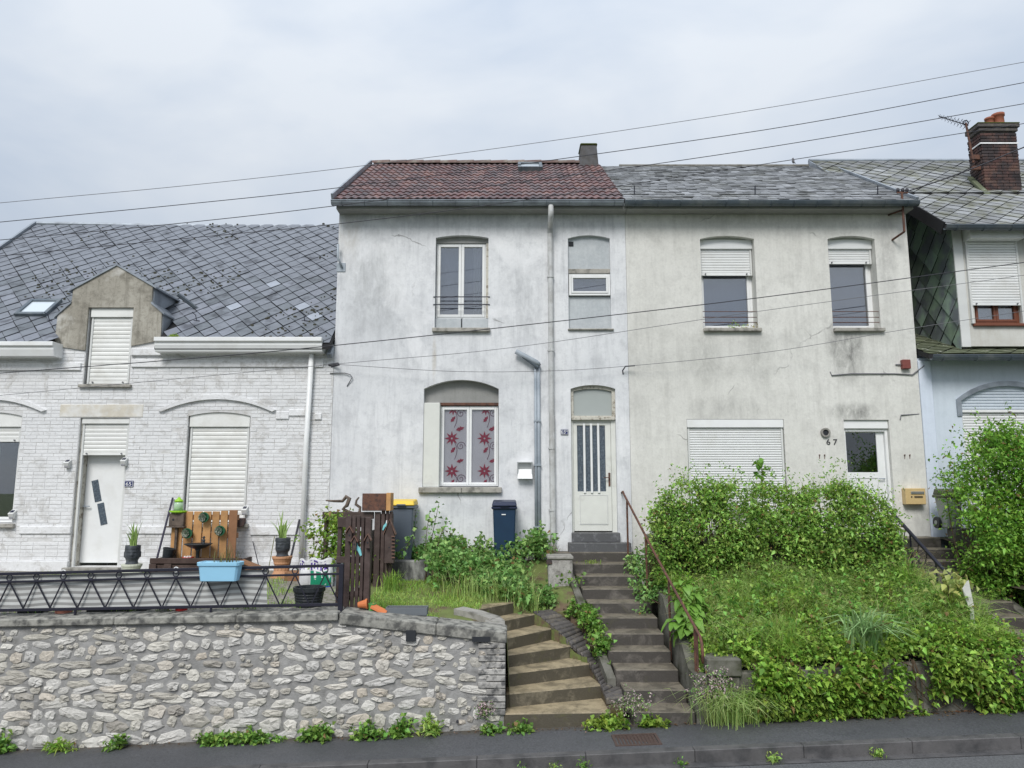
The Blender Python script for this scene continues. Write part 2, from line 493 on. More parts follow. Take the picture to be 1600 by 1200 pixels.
MT['sill'] = mat('stone_sill', (.36, .345, .31), .85, noise=6, amt=.3, c2=(.15, .145, .13), thr=(.48, .68), bump=.4, bscale=40)
MT['glass'] = glassmat('window_glass', (.9, .93, .96), .16)
MT['glass_clear'] = glassmat('clear_glass', (.95, .96, .97), .0, k=1.0)
MT['glass_dark'] = glassmat('dark_glass', (.5, .56, .62), .06)
MT['frosted'] = mat('frosted_pane', (.36, .39, .38), .35, noise=1.5, amt=.06, spec=.5)
MT['glass_patt'] = mat('patterned_glass', (.055, .075, .10), .18, noise=30, amt=.5, c2=(.11, .14, .17), bump=.8, bscale=70, spec=.7)
MT['blind'] = mat('lilac_grey_blind', (.30, .30, .38), .8, noise=1, amt=.08)
MT['curtain'] = mat('pale_curtain', (.50, .50, .56), .9, noise=2, amt=.12)
MT['net'] = mat('grey_lilac_net', (.90, .86, .90), .9, noise=2, amt=.1)
MT['flower_red'] = mat('crimson_print', (.50, .02, .08), .8, noise=10, amt=.2)
MT['vine_print'] = mat('dusky_vine_print', (.28, .12, .2), .8)
MT['hollow_shade'] = mat('hollow_shade', (.025, .028, .033), .9)  # near-black colour stands in for the shade inside rooms and holes
MT['black_metal'] = mat('black_painted_iron', (.022, .022, .035), .4, metal=.2, noise=8, amt=.3)
MT['rust'] = mat('rusty_iron', (.13, .06, .04), .75, noise=14, amt=.4, c2=(.06, .035, .03), bump=.4, bscale=60)
MT['galv'] = mat('galvanised_steel', (.33, .37, .41), .65, metal=.1, noise=3, amt=.2, c2=(.25, .29, .33))
MT['pipe_paint'] = mat('pale_painted_pipe', (.52, .53, .53), .7, noise=5, amt=.15, c2=(.38, .38, .37))
MT['cable'] = mat('black_cable', (.035, .035, .045), .6)
MT['cable_grey'] = mat('grey_cable', (.15, .15, .165), .6)
MT['red_plastic'] = mat('faded_red_plastic', (.20, .06, .05), .5, noise=6, amt=.25)
MT['brick_red'] = mat('old_red_brick', (.105, .055, .046), .85, noise=5, amt=.4, c2=(.04, .032, .034), thr=(.38, .56), rnd=.7, bump=.5, bscale=50, hue=.03)
MT['brick_dark'] = mat('dark_capping_brick', (.085, .078, .075), .85, noise=9, amt=.35, c2=(.16, .14, .11), thr=(.5, .7), rnd=.5, bump=.6, bscale=45)
MT['clay_pot'] = mat('red_clay_pot', (.27, .09, .05), .7, noise=6, amt=.2)
MT['numeral_blue'] = mat('enamel_blue', (.02, .03, .12), .25, noise=3, amt=.1, spec=.6)
MT['enamel_white'] = mat('enamel_white', (.8, .8, .8), .3)
MT['numeral_dark'] = mat('dark_numeral', (.05, .05, .055), .6)

def brick_paint(name):
    t = NT(name)
    big = t.noise(.9, 7, .6, .3); fine = t.noise(20, 7, .75); chip = t.noise(3.2, 8, .72, .6, loc=(3, 3, 3)); red = t.noise(2.1, 7, .7, .3, loc=(9, 1, 4))
    c = t.mix(t.math('MULTIPLY', t.ramp(big, .45, .75), .5), (.72, .725, .735), (.60, .60, .60))
    c = t.mix(t.math('MULTIPLY', t.ramp(chip, .52, .64), .6), c, (.40, .385, .36))
    c = t.mix(t.math('MULTIPLY', t.ramp(red, .70, .74), .8), c, (.32, .16, .11))
    val = t.math('ADD', t.math('MULTIPLY_ADD', fine, .5, .75), t.math('MULTIPLY_ADD', t.island(), .07, -.035))
    c = t.hsv(c, v=val)
    t.bump(t.math('ADD', fine, t.math('MULTIPLY', chip, 1.5)), .6, .012)
    return t.done(c, .85, 0, .25)
MT['brick_white'] = brick_paint('white_painted_brick')
MT['lintel_tan'] = mat('tan_stained_lintel', (.60, .56, .48), .9, noise=4, amt=.2, c2=(.70, .69, .66), bump=.4)
MT['mortar65'] = mat('grubby_painted_mortar', (.62, .62, .62), .95, noise=5, amt=.15, c2=(.44, .42, .39), thr=(.5, .75), bump=.5, bscale=60)
MT['dormer65'] = stucco('weathered_dormer_render', (.40, .38, .33), (.20, .18, .145), (.11, .10, .08), patch=(.60, .59, .56), sc=2.2, k=1.4)
grey_stain = (.11, .11, .105)
MT['wall65bis'] = stucco('grey_white_render', (.72, .73, .745), (.55, .565, .59), (.37, .38, .40), fine=.10, crack=.6,
    stains_and_bands=[(fx(575), fz(440), .7, 1.1, .55, (.30, .31, .31)), (fx(820), fz(470), .6, 1.0, .5, (.30, .31, .32)), (fx(600), fz(500), .9, .7, .4, (.33, .34, .35)),
            (fx(535), fz(350), .3, .9, .5, (.36, .32, .25)), (fx(678), fz(560), .05, .5, .8, (.40, .35, .27)),
            (fx(700), fz(334), 3.4, .22, .7, (.30, .32, .36)), (fx(930), fz(345), .55, .35, .5, (.36, .37, .38))], patch=(.78, .785, .80))  # first entry: long darker band along the wall top under the gutter
MT['wall67'] = stucco('pale_cream_render', (.68, .675, .64), (.57, .565, .53), (.42, .415, .39), crack=.6, fine=.16, bstr=.5,
    stains_and_bands=[(fx(1325), fz(545), .42, .75, 1.0, grey_stain), (fx(1330), fz(645), .55, .22, .9, grey_stain), (fx(1105), fz(560), .35, .7, .55, (.25, .25, .23)),
            (fx(1190), fz(565), .3, .7, .5, (.27, .27, .25)), (fx(1400), fz(400), .25, 1.2, .6, (.3, .3, .29)), (fx(1130), fz(640), .9, .3, .5, (.25, .25, .24)),
            (fx(1200), fz(335), 2.8, .25, .6, (.34, .33, .29)), (fx(1430), fz(800), .3, .45, .7, (.3, .3, .29)), (fx(1000), fz(600), .25, 1.5, .35, (.35, .35, .33))])  # first entry: darker band across the wall just below the eaves
MT['wall69'] = stucco('pale_blue_render', (.60, .66, .73), (.54, .60, .67), (.47, .53, .59), fine=.06, bstr=.2)
MT['pilaster69'] = stucco('ice_blue_render', (.64, .70, .80), (.58, .64, .74), (.5, .56, .64), fine=.06, bstr=.2)
MT['dormer69'] = stucco('cream_dormer_render', (.60, .60, .57), (.5, .5, .46), (.42, .40, .35), fine=.05, bstr=.15)
MT['infill'] = stucco('patchy_cement_infill', (.46, .49, .51), (.30, .33, .35), (.58, .60, .61), fine=.2, bstr=.7)
MT['soffit_grey'] = stucco('grey_arch_infill', (.33, .33, .32), (.27, .27, .26), (.22, .22, .21), fine=.1, bstr=.4)
MT['chim'] = mat('sooty_render_chimney', (.10, .10, .105), .9, noise=4, amt=.35, c2=(.07, .065, .06), bump=.5, bscale=30)
MT['moss_dark'] = mat('dark_roof_moss', (.05, .05, .035), .95, noise=12, amt=.4, bump=.8, bscale=40)
MT['moss'] = mat('moss', (.07, .085, .02), .95, noise=12, amt=.4, bump=.8, bscale=40)

# ================================================================== house helpers
def slat_mesh(L, h, m):
    mb = MB(); k = .006
    prof = [(0, -h / 2), (-.004, -h / 2 + .002), (-.009, -h * .15), (-.009, h * .15), (-.003, h / 2 - k), (0, h / 2 - k), (.006, h / 2 - k), (.006, -h / 2)]
    mb.prism_x(prof, -L / 2, L / 2)
    return mb.mesh('slat', m)
def roller_shutter(parent, x0, x1, ztop, zbot, y, boxh, sh=.078, m='shutter', box_out=.0, guide=.035, arched=0., guides_to=None):
    """roller shutter: box (the part) with guide rails, bottom bar and one slat object for each slat"""
    mb = MB()
    if arched: mb.prism([arch(x0, x1, ztop - boxh, ztop - arched, ztop)], y - .05 - box_out, y + .07)
    else: mb.box(x0, x1, y - .05 - box_out, y + .07, ztop - boxh, ztop)
    gx0, gx1 = x0 + .01, x1 - .01
    ob = mb.build('roller_shutter', MT[m], parent, bevel=.006)
    g = MB(); gz = guides_to if guides_to is not None else zbot
    for ga in (gx0, gx1 - guide): MB().box(ga, ga + guide, y - .022, y + .03, gz, ztop - boxh - .001).build('guide_rail', MT['pvc_grey'], ob)
    L = gx1 - gx0 - 2 * guide - .004; H = ztop - boxh - .002 - zbot
    n = max(1, int(round((H - .05) / sh))); h = (H - .05) / n
    me = slat_mesh(L, h, MT[m]); cx = (gx0 + gx1) / 2
    for i in range(n):
        link('slat', me, ob, loc=(cx, y + R.uniform(-.001, .001), ztop - boxh - .002 - h * (i + .5)))
    b = MB(); b.box(cx - L / 2, cx + L / 2, y - .012, y + .008, zbot, zbot + .048); b.build('bottom_bar', MT[m], ob, bevel=.003)
    for sx in (-1, 1): MB().tube([(cx + sx * (L / 2 - .07), y - .04, zbot + .03), (cx + sx * (L / 2 - .07), y - .010, zbot + .03)], .013, 6).build('stop_knob', MT['cable_grey'], ob)
    return ob
def pane(parent, x0, x1, z0, z1, y, m='glass', name='pane'):
    return MB().box(x0, x1, y, y + .006, z0, z1).build(name, MT[m], parent)
def curtain(parent, x0, x1, z0, z1, y, m='curtain', waves=6, amp=.015, name='curtain'):
    mb = MB(); n = waves * 6; vs_, fs = [], []
    for i in range(n + 1):
        x = x0 + (x1 - x0) * i / n; yy = y + amp * math.sin(i / n * waves * 2 * math.pi) + amp * .5 * math.sin(i * .9)
        vs_ += [(x, yy, z0), (x, yy, z1)]
    for i in range(n): fs.append((2 * i, 2 * i + 2, 2 * i + 3, 2 * i + 1))
    mb.add(vs_, fs); return mb.build(name, MT[m], parent, smooth=True, fix=False)
def casement(parent, x0, x1, z0, z1, y, fw=.055, m='pvc', lights=2, glass='glass', sash=.05):
    """a framed window with its sashes and panes"""
    f = frame(MB(), x0, x1, z0, z1, fw, y, y + .07).build('window', MT[m], parent, bevel=.004)
    w = (x1 - x0 - 2 * fw) / lights
    for i in range(lights):
        a, b = x0 + fw + i * w, x0 + fw + (i + 1) * w
        frame(MB(), a + .002, b - .002, z0 + fw + .002, z1 - fw - .002, sash, y - .012, y + .045).build('sash', MT[m], f, bevel=.004)
        pane(f, a + sash + .002, b - sash - .002, z0 + fw + sash + .002, z1 - fw - sash - .002, y + .018, glass)
    return f
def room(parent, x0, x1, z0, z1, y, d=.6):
    """shallow box behind an opening, its darkness put into the colour: back, sides, floor and ceiling"""
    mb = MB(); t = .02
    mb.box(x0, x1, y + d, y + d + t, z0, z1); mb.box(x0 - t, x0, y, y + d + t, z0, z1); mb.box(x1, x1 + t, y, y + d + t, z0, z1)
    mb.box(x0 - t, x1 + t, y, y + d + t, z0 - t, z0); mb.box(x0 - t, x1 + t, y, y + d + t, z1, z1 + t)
    return mb.build('room_lining', MT['hollow_shade'], parent)
def clip_poly(pts, a, b, c):       # keep a*x + b*y <= c
    out = []
    for i in range(len(pts)):
        p, q = pts[i], pts[(i + 1) % len(pts)]
        dp, dq = a * p[0] + b * p[1] - c, a * q[0] + b * q[1] - c
        if dp <= 0: out.append(p)
        if (dp < 0) != (dq < 0) and abs(dp - dq) > 1e-9:
            t = dp / (dp - dq); out.append((p[0] + (q[0] - p[0]) * t, p[1] + (q[1] - p[1]) * t))
    return out
def area2(p): return .5 * abs(sum(p[i][0] * p[(i + 1) % len(p)][1] - p[(i + 1) % len(p)][0] * p[i][1] for i in range(len(p))))
def plate(poly, c, th, lift, h):
    """thin slate: polygon round its centre c, lower end lifted"""
    n = len(poly)
    zt = lambda p: .004 + th + lift * (.5 - (p[1] - c[1]) / h)
    vs_ = [(p[0] - c[0], p[1] - c[1], zt(p) - th) for p in poly] + [(p[0] - c[0], p[1] - c[1], zt(p)) for p in poly]
    fs = [tuple(range(n))[::-1], tuple(range(n, 2 * n))] + [(i, (i + 1) % n, n + (i + 1) % n, n + i) for i in range(n)]
    return vs_, fs
def diamonds(parent, mtx, bounds, w, h, m, skip=None, limit=300, prefer=None, gap=.012, lift=.02, jit=.006, name='slate', bottoms=()):
    """diamond slates in the plane of mtx (local x along the eave, y up the slope), clipped to half planes; the biggest in view are objects"""
    x0, x1, y0, y1 = bounds; cells = []
    j = -1
    while y0 + j * h / 2 < y1 + h:
        i = -1
        while x0 + i * w < x1 + w:
            c = (x0 + i * w + (w / 2 if j % 2 else 0), y0 + j * h / 2)
            i += 1
            if skip and skip(c): continue
            a, b = w / 2 - gap / 2, h / 2 - gap / 2
            pl = [(c[0], c[1] - b), (c[0] + a, c[1]), (c[0], c[1] + b), (c[0] - a, c[1])]
            full = True
            for hp in [(-1, 0, -x0), (1, 0, x1), (0, -1, -y0), (0, 1, y1)] + list(bottoms):
                q = clip_poly(pl, *hp)
                if q != pl: full = False
                pl = q
                if len(pl) < 3: break
            if len(pl) < 3 or area2(pl) < .08 * w * h: continue
            cells.append((c, pl, full))
        j += 1
    cells.sort(key=lambda k: (prefer(k[0]) if prefer else k[0][1]))
    base = {}
    rest = MB()
    for k, (c, pl, full) in enumerate(cells):
        ang = R.uniform(-jit, jit) * 3
        mm = mtx @ Matrix.Translation((c[0] + R.uniform(-jit, jit), c[1] + R.uniform(-jit, jit), R.uniform(0, .004))) @ Matrix.Rotation(ang, 4, 'Z') @ Matrix.Rotation(R.uniform(-.02, .02), 4, 'Y')
        if k < limit:
            if full:
                if 'f' not in base:
                    vs_, fs = plate(pl, c, .008, lift, h); base['f'] = MB().add(vs_, fs).mesh(name, m)
                me = base['f']
            else:
                vs_, fs = plate(pl, c, .008, lift, h); me = MB().add(vs_, fs).mesh(name, m)
            link(name, me, parent, mtx=mm)
        else:
            vs_, fs = plate(pl, c, .008, lift, h); rest.add([mm @ Vector(v) for v in vs_], fs)
    if rest.v: stuff(rest.build('upper_' + name + 's', m, parent))
    return len(cells)
def plane_mtx(o, ex, ey):
    ex = Vector(ex).normalized(); ey = Vector(ey).normalized(); n = ex.cross(ey)
    m = Matrix((ex, ey, n)).transposed().to_4x4(); m.translation = Vector(o); return m
def gutter(parent, x0, x1, y, z, r=.07, m='zinc', joints=None, name='gutter'):
    mb = MB(); n = 8; prof = []
    for i in range(n + 1):
        a = math.pi + math.pi * i / n; prof.append((y + r * math.cos(a), z + r * math.sin(a)))
    for i in range(n, -1, -1):
        a = math.pi + math.pi * i / n; prof.append((y + (r - .008) * math.cos(a), z + (r - .008) * math.sin(a)))
    mb.prism_x(prof, x0, x1)
    mb.tube([(x0, y - r, z), (x1, y - r, z)], .011, 6)
    g = mb.build(name, MT[m], parent)
    k = x0 + .2
    while k < x1:
        b = MB()
        for i in range(n):
            a, c = math.pi + math.pi * i / n, math.pi + math.pi * (i + 1) / n
            rr = r + .006
            b.bar((k, y + rr * math.cos(a), z + rr * math.sin(a)), (k, y + rr * math.cos(c), z + rr * math.sin(c)), .02, .006, up=(1, 0, 0))
        k += joints or .42
        b.build('gutter_bracket', MT['zinc_dark' if m == 'zinc' else m], g)
    return g

# ================================================================== house 65 (white brick, slate roof with dormer)
X65L, X65R = -11.6, fx(521)
h65 = thing('brick_house', 'low white painted brick house with diamond slate roof and stone dormer, number 65', 'house', (-7.4, FY, 1.5))
zdoor = fz(886)
EZ65 = P(380, 537, 13.2).z                       # eave
RY65 = 17.4
rz65 = P(300, 357, RY65).z
# openings
dx0, dx1 = fx(116, 770), fx(194, 770); dz1 = fz(653)
wx0, wx1, wz0, wz1, wzs = fx(290, 720), fx(388, 720), fz(818), fz(644), fz(650)
lx0, lx1 = fx(-68, 720), fx(28, 720)
ox0, ox1, oz0, oz1 = fx(135, 540), fx(206, 540), fz(601), fz(481)
dm = [(92, 535), (92, 495), (112, 475), (113, 453), (179, 416), (237, 448), (237, 475), (254, 490), (254, 535)]
dmp = [(fx(p[0], 490), fz(p[1])) for p in dm]
outer = [(X65L, 0.6), (X65R - .005, 0.6), (X65R - .005, EZ65 + .02), (dmp[-1][0], EZ65 + .02)] + dmp[::-1][1:-1] + [(dmp[0][0], EZ65 + .02), (X65L, EZ65 + .02)]
holes65 = [rect(dx0, dx1, zdoor, dz1), arch(wx0, wx1, wz0, wzs, wz1), arch(lx0, lx1, wz0, wzs, wz1), rect(ox0, ox1, oz0, oz1)]
wall65 = MB().prism([outer] + holes65, FY, FY + .35).build('front_wall', MT['mortar65'], h65)
# render skin on the dormer front
dskin = [(dmp[0][0] - .01, fz(541))] + [(p[0], p[1] + .012) for p in dmp[1:-1]] + [(dmp[-1][0] + .01, fz(532)), (ox1 + .001, fz(541)), (ox1 + .001, oz1 + .001), (ox0 - .001, oz1 + .001), (ox0 - .001, fz(548))]
MB().prism([dskin], FY - .035, FY - .001).build('dormer_render', MT['dormer65'], h65)
# painted bricks, every course
def inside(x, z, poly):
    r = False
    for i in range(len(poly)):
        (x1, z1), (x2, z2) = poly[i], poly[i - 1]
        if (z1 > z) != (z2 > z) and x < (x2 - x1) * (z - z1) / (z2 - z1) + x1: r = not r
    return r
bw, bh, bg = .222, .0655, .010
brk = MB(); zz = 1.30; row = 0
while zz < EZ65 - .02:
    xx = X65L + 1.4 + (bw / 2 if row % 2 else 0)
    while xx < X65R - .02:
        a, b = xx + bg / 2, min(xx + bw - bg / 2, X65R - .012)
        segs = [(a, b)]
        for hl in holes65:
            hx0, hx1 = min(p[0] for p in hl) - .012, max(p[0] for p in hl) + .012
            hz0, hz1 = min(p[1] for p in hl) - .01, max(p[1] for p in hl) + .01
            if zz + bh > hz0 and zz < hz1:
                ns = []
                for (s0, s1) in segs:
                    if s1 <= hx0 or s0 >= hx1: ns.append((s0, s1)); continue
                    if s0 < hx0: ns.append((s0, hx0))
                    if s1 > hx1: ns.append((hx1, s1))
                segs = ns
        if zz > fz(546) and xx + bw > dmp[0][0] - .05 and xx < dmp[-1][0] + .05: segs = []
        for (s0, s1) in segs:
            if s1 - s0 < .03: continue
            pr = .0045 + R.random() ** 2 * .004; j = R.uniform(-.002, .002)
            if R.random() < .02: continue
            brk.box(s0, s1, FY - pr, FY + .01, zz + bg / 2 + j, zz + bh - bg / 2 + j)
        xx += bw * (.5 if R.random() < .06 else 1)
    zz += bh; row += 1
stuff(brk.build('painted_bricks', MT['brick_white'], h65, bevel=.0025))
# string courses, plinth band, arch mouldings
def band(px0, px1, y0, y1, out=.05, name='string_course', m='brick_white'):
    return MB().box(fx(px0, y0), fx(px1, y0), FY - out, FY + .02, fz(y1), fz(y0)).build(name, MT[m], h65, bevel=.008)
band(-300, 128, 567, 579, .04); band(207, 506, 562, 574, .04)
band(207, 506, 545, 556, .06); band(-300, 96, 556, 562, .05)
band(32, 112, 822, 834, .035); band(200, 286, 822, 834, .035); band(392, 512, 822, 836, .035); band(-300, -72, 822, 834, .035)
band(-300, 108, 876, 893, .05, 'plinth'); band(198, 512, 876, 893, .05, 'plinth')
band(95, 225, 632, 652, .014, 'door_lintel', 'lintel_tan')
band(432, 452, 643, 655, .03, 'brick_corbel'); band(452, 484, 640, 650, .03, 'brick_corbel'); band(492, 503, 646, 656, .03, 'brick_corbel')
def moulding(pxa, pxb, ye, yt):
    xa, xb, ze, zt = fx(pxa, 630), fx(pxb, 630), fz(ye), fz(yt)
    outr = arch(xa, xb, ze - .01, ze, zt)[2:]; inn = arch(xa + .06, xb - .06, ze - .04, ze - .03, zt - .085)[2:]
    MB().prism([outr + inn[::-1]], FY - .055, FY + .01).build('arch_moulding', MT['brick_white'], h65)
moulding(249, 432, 641, 617); moulding(-110, 74, 641, 617)
# side and back walls
sw = MB(); prof = [(FY + .35, .6), (RY65 + 4.0, .6), (RY65 + 4.0, EZ65 - .1), (RY65, rz65 - .25), (FY + .35, EZ65 - .1)]
sw.prism_x(prof, X65L, X65L + .3); sw.box(X65L + .3, X65R - .01, RY65 + 3.7, RY65 + 4.0, .6, EZ65 - .1)
sw.build('side_wall', MT['mortar65'], h65)
# roof deck with diamond slates
roof65 = MB()
tilt = .16                                        # the ridge falls a little to the right
def rz(x): return rz65 + tilt * (1 - (x - X65L) / (X65R - X65L)) - tilt * .35
th = .09
e0 = Vector((X65L - .1, 13.12, EZ65 - .03)); e1 = Vector((X65R - .01, 13.12, EZ65 - .03))
r0 = Vector((X65L - .1, RY65, rz(X65L))); r1 = Vector((X65R - .01, RY65, rz(X65R)))
dn = Vector((0, 0, -th))
def _rp(x, y): return Vector((x, y, EZ65 - .03 + (y - 13.12) * ((r0.z + (r1.z - r0.z) * (x - r0.x) / (r1.x - r0.x)) - EZ65 + .03) / (RY65 - 13.12)))
for (xa_, xb_, ya_) in ((e0.x, dmp[0][0] - .03, 13.12), (dmp[0][0] - .03, dmp[-1][0] + .03, FY + .12), (dmp[-1][0] + .03, e1.x, 13.12)):
    q_ = [_rp(xa_, ya_), _rp(xb_, ya_), _rp(xb_, RY65), _rp(xa_, RY65)]
    roof65.hexa([p_ + dn for p_ in q_] + q_)
b0, b1 = Vector((X65L - .1, RY65 + 4.2, EZ65 - .03)), Vector((X65R - .01, RY65 + 4.2, EZ65 - .03))
roof65.hexa([r0 + dn, r1 + dn, b1 + dn, b0 + dn, r0, r1, b1, b0])
roof65 = roof65.build('roof', MT['deck'], h65)
ey = (r0 - e0); SL = ey.length
m65 = plane_mtx(e0, (e1 - e0), ey)
xd0, xd1 = dmp[0][0] - e0.x, dmp[-1][0] - e0.x
sinr = (rz(X65L) - EZ65) / SL
zs_d = lambda y: EZ65 + sinr * y
def skip65(c):
    # under the dormer
    if xd0 - .02 < c[0] < xd1 + .05 and c[1] < (dmp[1][1] - EZ65) / sinr + .1: return True
    cxm = (xd0 + xd1) / 2; hw = (xd1 - xd0) / 2
    zt = dmp[4][1] - (abs(c[0] - cxm) / hw) * (dmp[4][1] - dmp[1][1]) * .9
    return abs(c[0] - cxm) < hw and zs_d(c[1]) < zt - .05
vis0 = P(-20, 480, 14.5).x - e0.x
diamonds(roof65, m65, (.02, (e1 - e0).length - .02, .03, SL - .05), .335, .40, MT['slate65'], skip65, 300,
         prefer=lambda c: c[1] + (40 if c[0] < (vis0 - c[1] * .35) else 0))
MT['slate_pale'] = mat('pale_replacement_slate', (.30, .33, .38), .5, noise=4, amt=.2)
_sl = [o for o in roof65.children if o.name.startswith('slate')]
for (px_, py_) in ((425, 450), (363, 481), (492, 489), (478, 478)):
    o_ = min(_sl, key=lambda o: (lambda v: (800 + 1150 * v.x / (v.y * CP + (v.z - CZ) * SP) - px_) ** 2 + (600 - 1150 * ((v.z - CZ) * CP - v.y * SP) / (v.y * CP + (v.z - CZ) * SP) - py_) ** 2)(wm(o).translation))
    o_.data = o_.data.copy(); o_.data.materials.clear(); o_.data.materials.append(MT['slate_pale'])
ms65 = MB()
for _ in range(1700):
    x_, y_ = R.uniform(1.5, (e1 - e0).length - .1), R.uniform(.1, SL - .1)
    if skip65((x_, y_)): continue
    if n3((x_, y_, 0), .55, 3.) + .35 * n3((x_, y_, 0), 1.9, 1.) < .20 + R.uniform(-.16, .22): continue
    fx_ = (x_ / .335) % 1; yy_ = round(y_ / .2) * .2 - .02
    p_ = m65 @ Vector((x_, yy_ + abs(fx_ - .5) * .4, .035)); r_ = R.uniform(.008, .024)
    ms65.lathe([(r_, -.03), (r_ * 1.1, .0), (r_ * .6, r_ * .45), (.002, r_ * .55)], tuple(p_), 6, R.uniform(.8, 1.8), R.uniform(.6, 1.1))
stuff(ms65.build('moss_tufts', MT['moss_dark'], roof65))
mb = MB(); mb.tube([r0 + Vector((0, 0, .01)), r1 + Vector((0, 0, .01))], .07, 8); mb.build('ridge_cap', MT['zinc'], roof65)
mb = MB(); mb.bar(e0 + Vector((-.03, 0, .0)), r0 + Vector((-.03, 0, 0)), .06, .16); mb.build('verge_board', MT['zinc'], roof65)
# skylight
sk = m65 @ Matrix.Translation((0, 0, 0))
def roof_window(parent, mtx, cx, cy, w, h, up=.07, open_=0.):
    m2 = mtx @ Matrix.Translation((cx, cy, 0)) @ Matrix.Rotation(open_, 4, 'X')
    fr = MB()
    for (a, b, c, d) in ((-w / 2, -w / 2 + .07, -h / 2, h / 2), (w / 2 - .07, w / 2, -h / 2, h / 2), (-w / 2 + .07, w / 2 - .07, -h / 2, -h / 2 + .08), (-w / 2 + .07, w / 2 - .07, h / 2 - .08, h / 2)):
        fr.obox(m2 @ Matrix.Translation(((a + b) / 2, (c + d) / 2, up / 2)), (b - a) / 2, (d - c) / 2, up / 2 + .02)
    f = fr.build('skylight', MT['zinc_dark'], parent, bevel=.006)
    MB().obox(m2 @ Matrix.Translation((0, 0, up * .8)), w / 2 - .07, h / 2 - .08, .006).build('pane', MT['skyglass'], f)
    return f
MT['skyglass'] = mat('pale_skylight_glass', (.52, .58, .63), .06, noise=1, amt=.03, spec=.8)
pk = P(64, 461, 14.1); kcy = (pk.y - e0.y) / (r0.y - e0.y) * SL
roof_window(roof65, m65, pk.x - e0.x, kcy, .62, .62)
# roof hooks (little wire ladder hooks)
for (hx, hy) in ((77, 512), (307, 512), (476, 509)):
    p = P(hx, hy, 13.75); q = m65 @ Vector((p.x - e0.x, (p.y - e0.y) / (r0.y - e0.y) * SL, .03))
    MB().tube([q, q + Vector((0, -.05, .09)), q + Vector((-.06, -.08, .14))], .008, 5).tube([q + Vector((-.06, .02, 0)), q + Vector((.07, -.02, -.02))], .01, 5).build('roof_hook', MT['black_metal'], roof65)
# dormer: cheeks and little roof behind the front wall
slope65 = (rz(X65L) - EZ65) / (RY65 - 13.12)
def yroof(z): return 13.12 + (z - EZ65 + .03) / slope65
for sgn, lo, mid in ((0, dmp[1], dmp[2]), (1, dmp[7], dmp[6])):
    x = lo[0]; t_ = .02 if sgn else -.02
    dor = MB()
    dor.add([(x, FY + .02, EZ65), (x, FY + .02, lo[1]), (x, yroof(lo[1]) + .1, lo[1]), (x + t_, FY + .02, EZ65), (x + t_, FY + .02, lo[1]), (x + t_, yroof(lo[1]) + .1, lo[1])],
            [(0, 1, 2), (3, 5, 4), (0, 3, 4, 1), (1, 4, 5, 2), (2, 5, 3, 0)])
    dor.build('dormer_cheek', MT['zinc'], h65); dor = MB()
    x2 = mid[0]
    dor.add([(x2, FY + .02, lo[1] - .02), (x2, FY + .02, dmp[3 if not sgn else 5][1]), (x2, yroof(dmp[3][1]) + .1, dmp[3 if not sgn else 5][1]), (x2 + t_, FY + .02, lo[1] - .02), (x2 + t_, FY + .02, dmp[3 if not sgn else 5][1]), (x2 + t_, yroof(dmp[3][1]) + .1, dmp[3 if not sgn else 5][1])],
            [(0, 1, 2), (3, 5, 4), (0, 3, 4, 1), (1, 4, 5, 2), (2, 5, 3, 0)])
    dor.build('dormer_cheek', MT['zinc'], h65)
def strip(pa, pb, ya, yb, t=.035, ov=.05):
    (xa, za), (xb, zb) = pa, pb
    y0 = FY - .06
    MB().hexa([(xa, y0, za), (xb, y0, zb), (xb, yb, zb), (xa, ya, za), (xa, y0, za + t), (xb, y0, zb + t), (xb, yb, zb + t), (xa, ya, za + t)]).build('dormer_roof', MT['zinc'], h65)
ext = lambda p, dx, dz: (p[0] + dx, p[1] + dz)
strip(ext(dmp[3], -.08, -.05), dmp[4], yroof(dmp[3][1]) + .1, yroof(dmp[4][1]) + .15)
strip(dmp[4], ext(dmp[5], .08, -.05), yroof(dmp[4][1]) + .15, yroof(dmp[5][1]) + .1)
strip(ext(dmp[1], -.05, -.03), dmp[2], yroof(dmp[1][1]) + .1, yroof(dmp[2][1]) + .1)
strip(dmp[6], ext(dmp[7], .05, -.03), yroof(dmp[6][1]) + .1, yroof(dmp[7][1]) + .1)
MB().tube([(dmp[5][0] + .25, FY + .45, dmp[5][1] - .02), (dmp[5][0] + .75, FY + .95, dmp[6][1] - .1)], .04, 6).build('broken_flashing', MT['zinc_dark'], h65)
roller_shutter(h65, ox0 + .03, ox1 - .02, oz1 - .005, oz0 + .02, FY + .06, .17, .078)
MB().box(ox0 - .06, ox1 + .06, FY - .07, FY + .2, oz0 - .055, oz0).build('window_sill', MT['sill'], h65, bevel=.008)
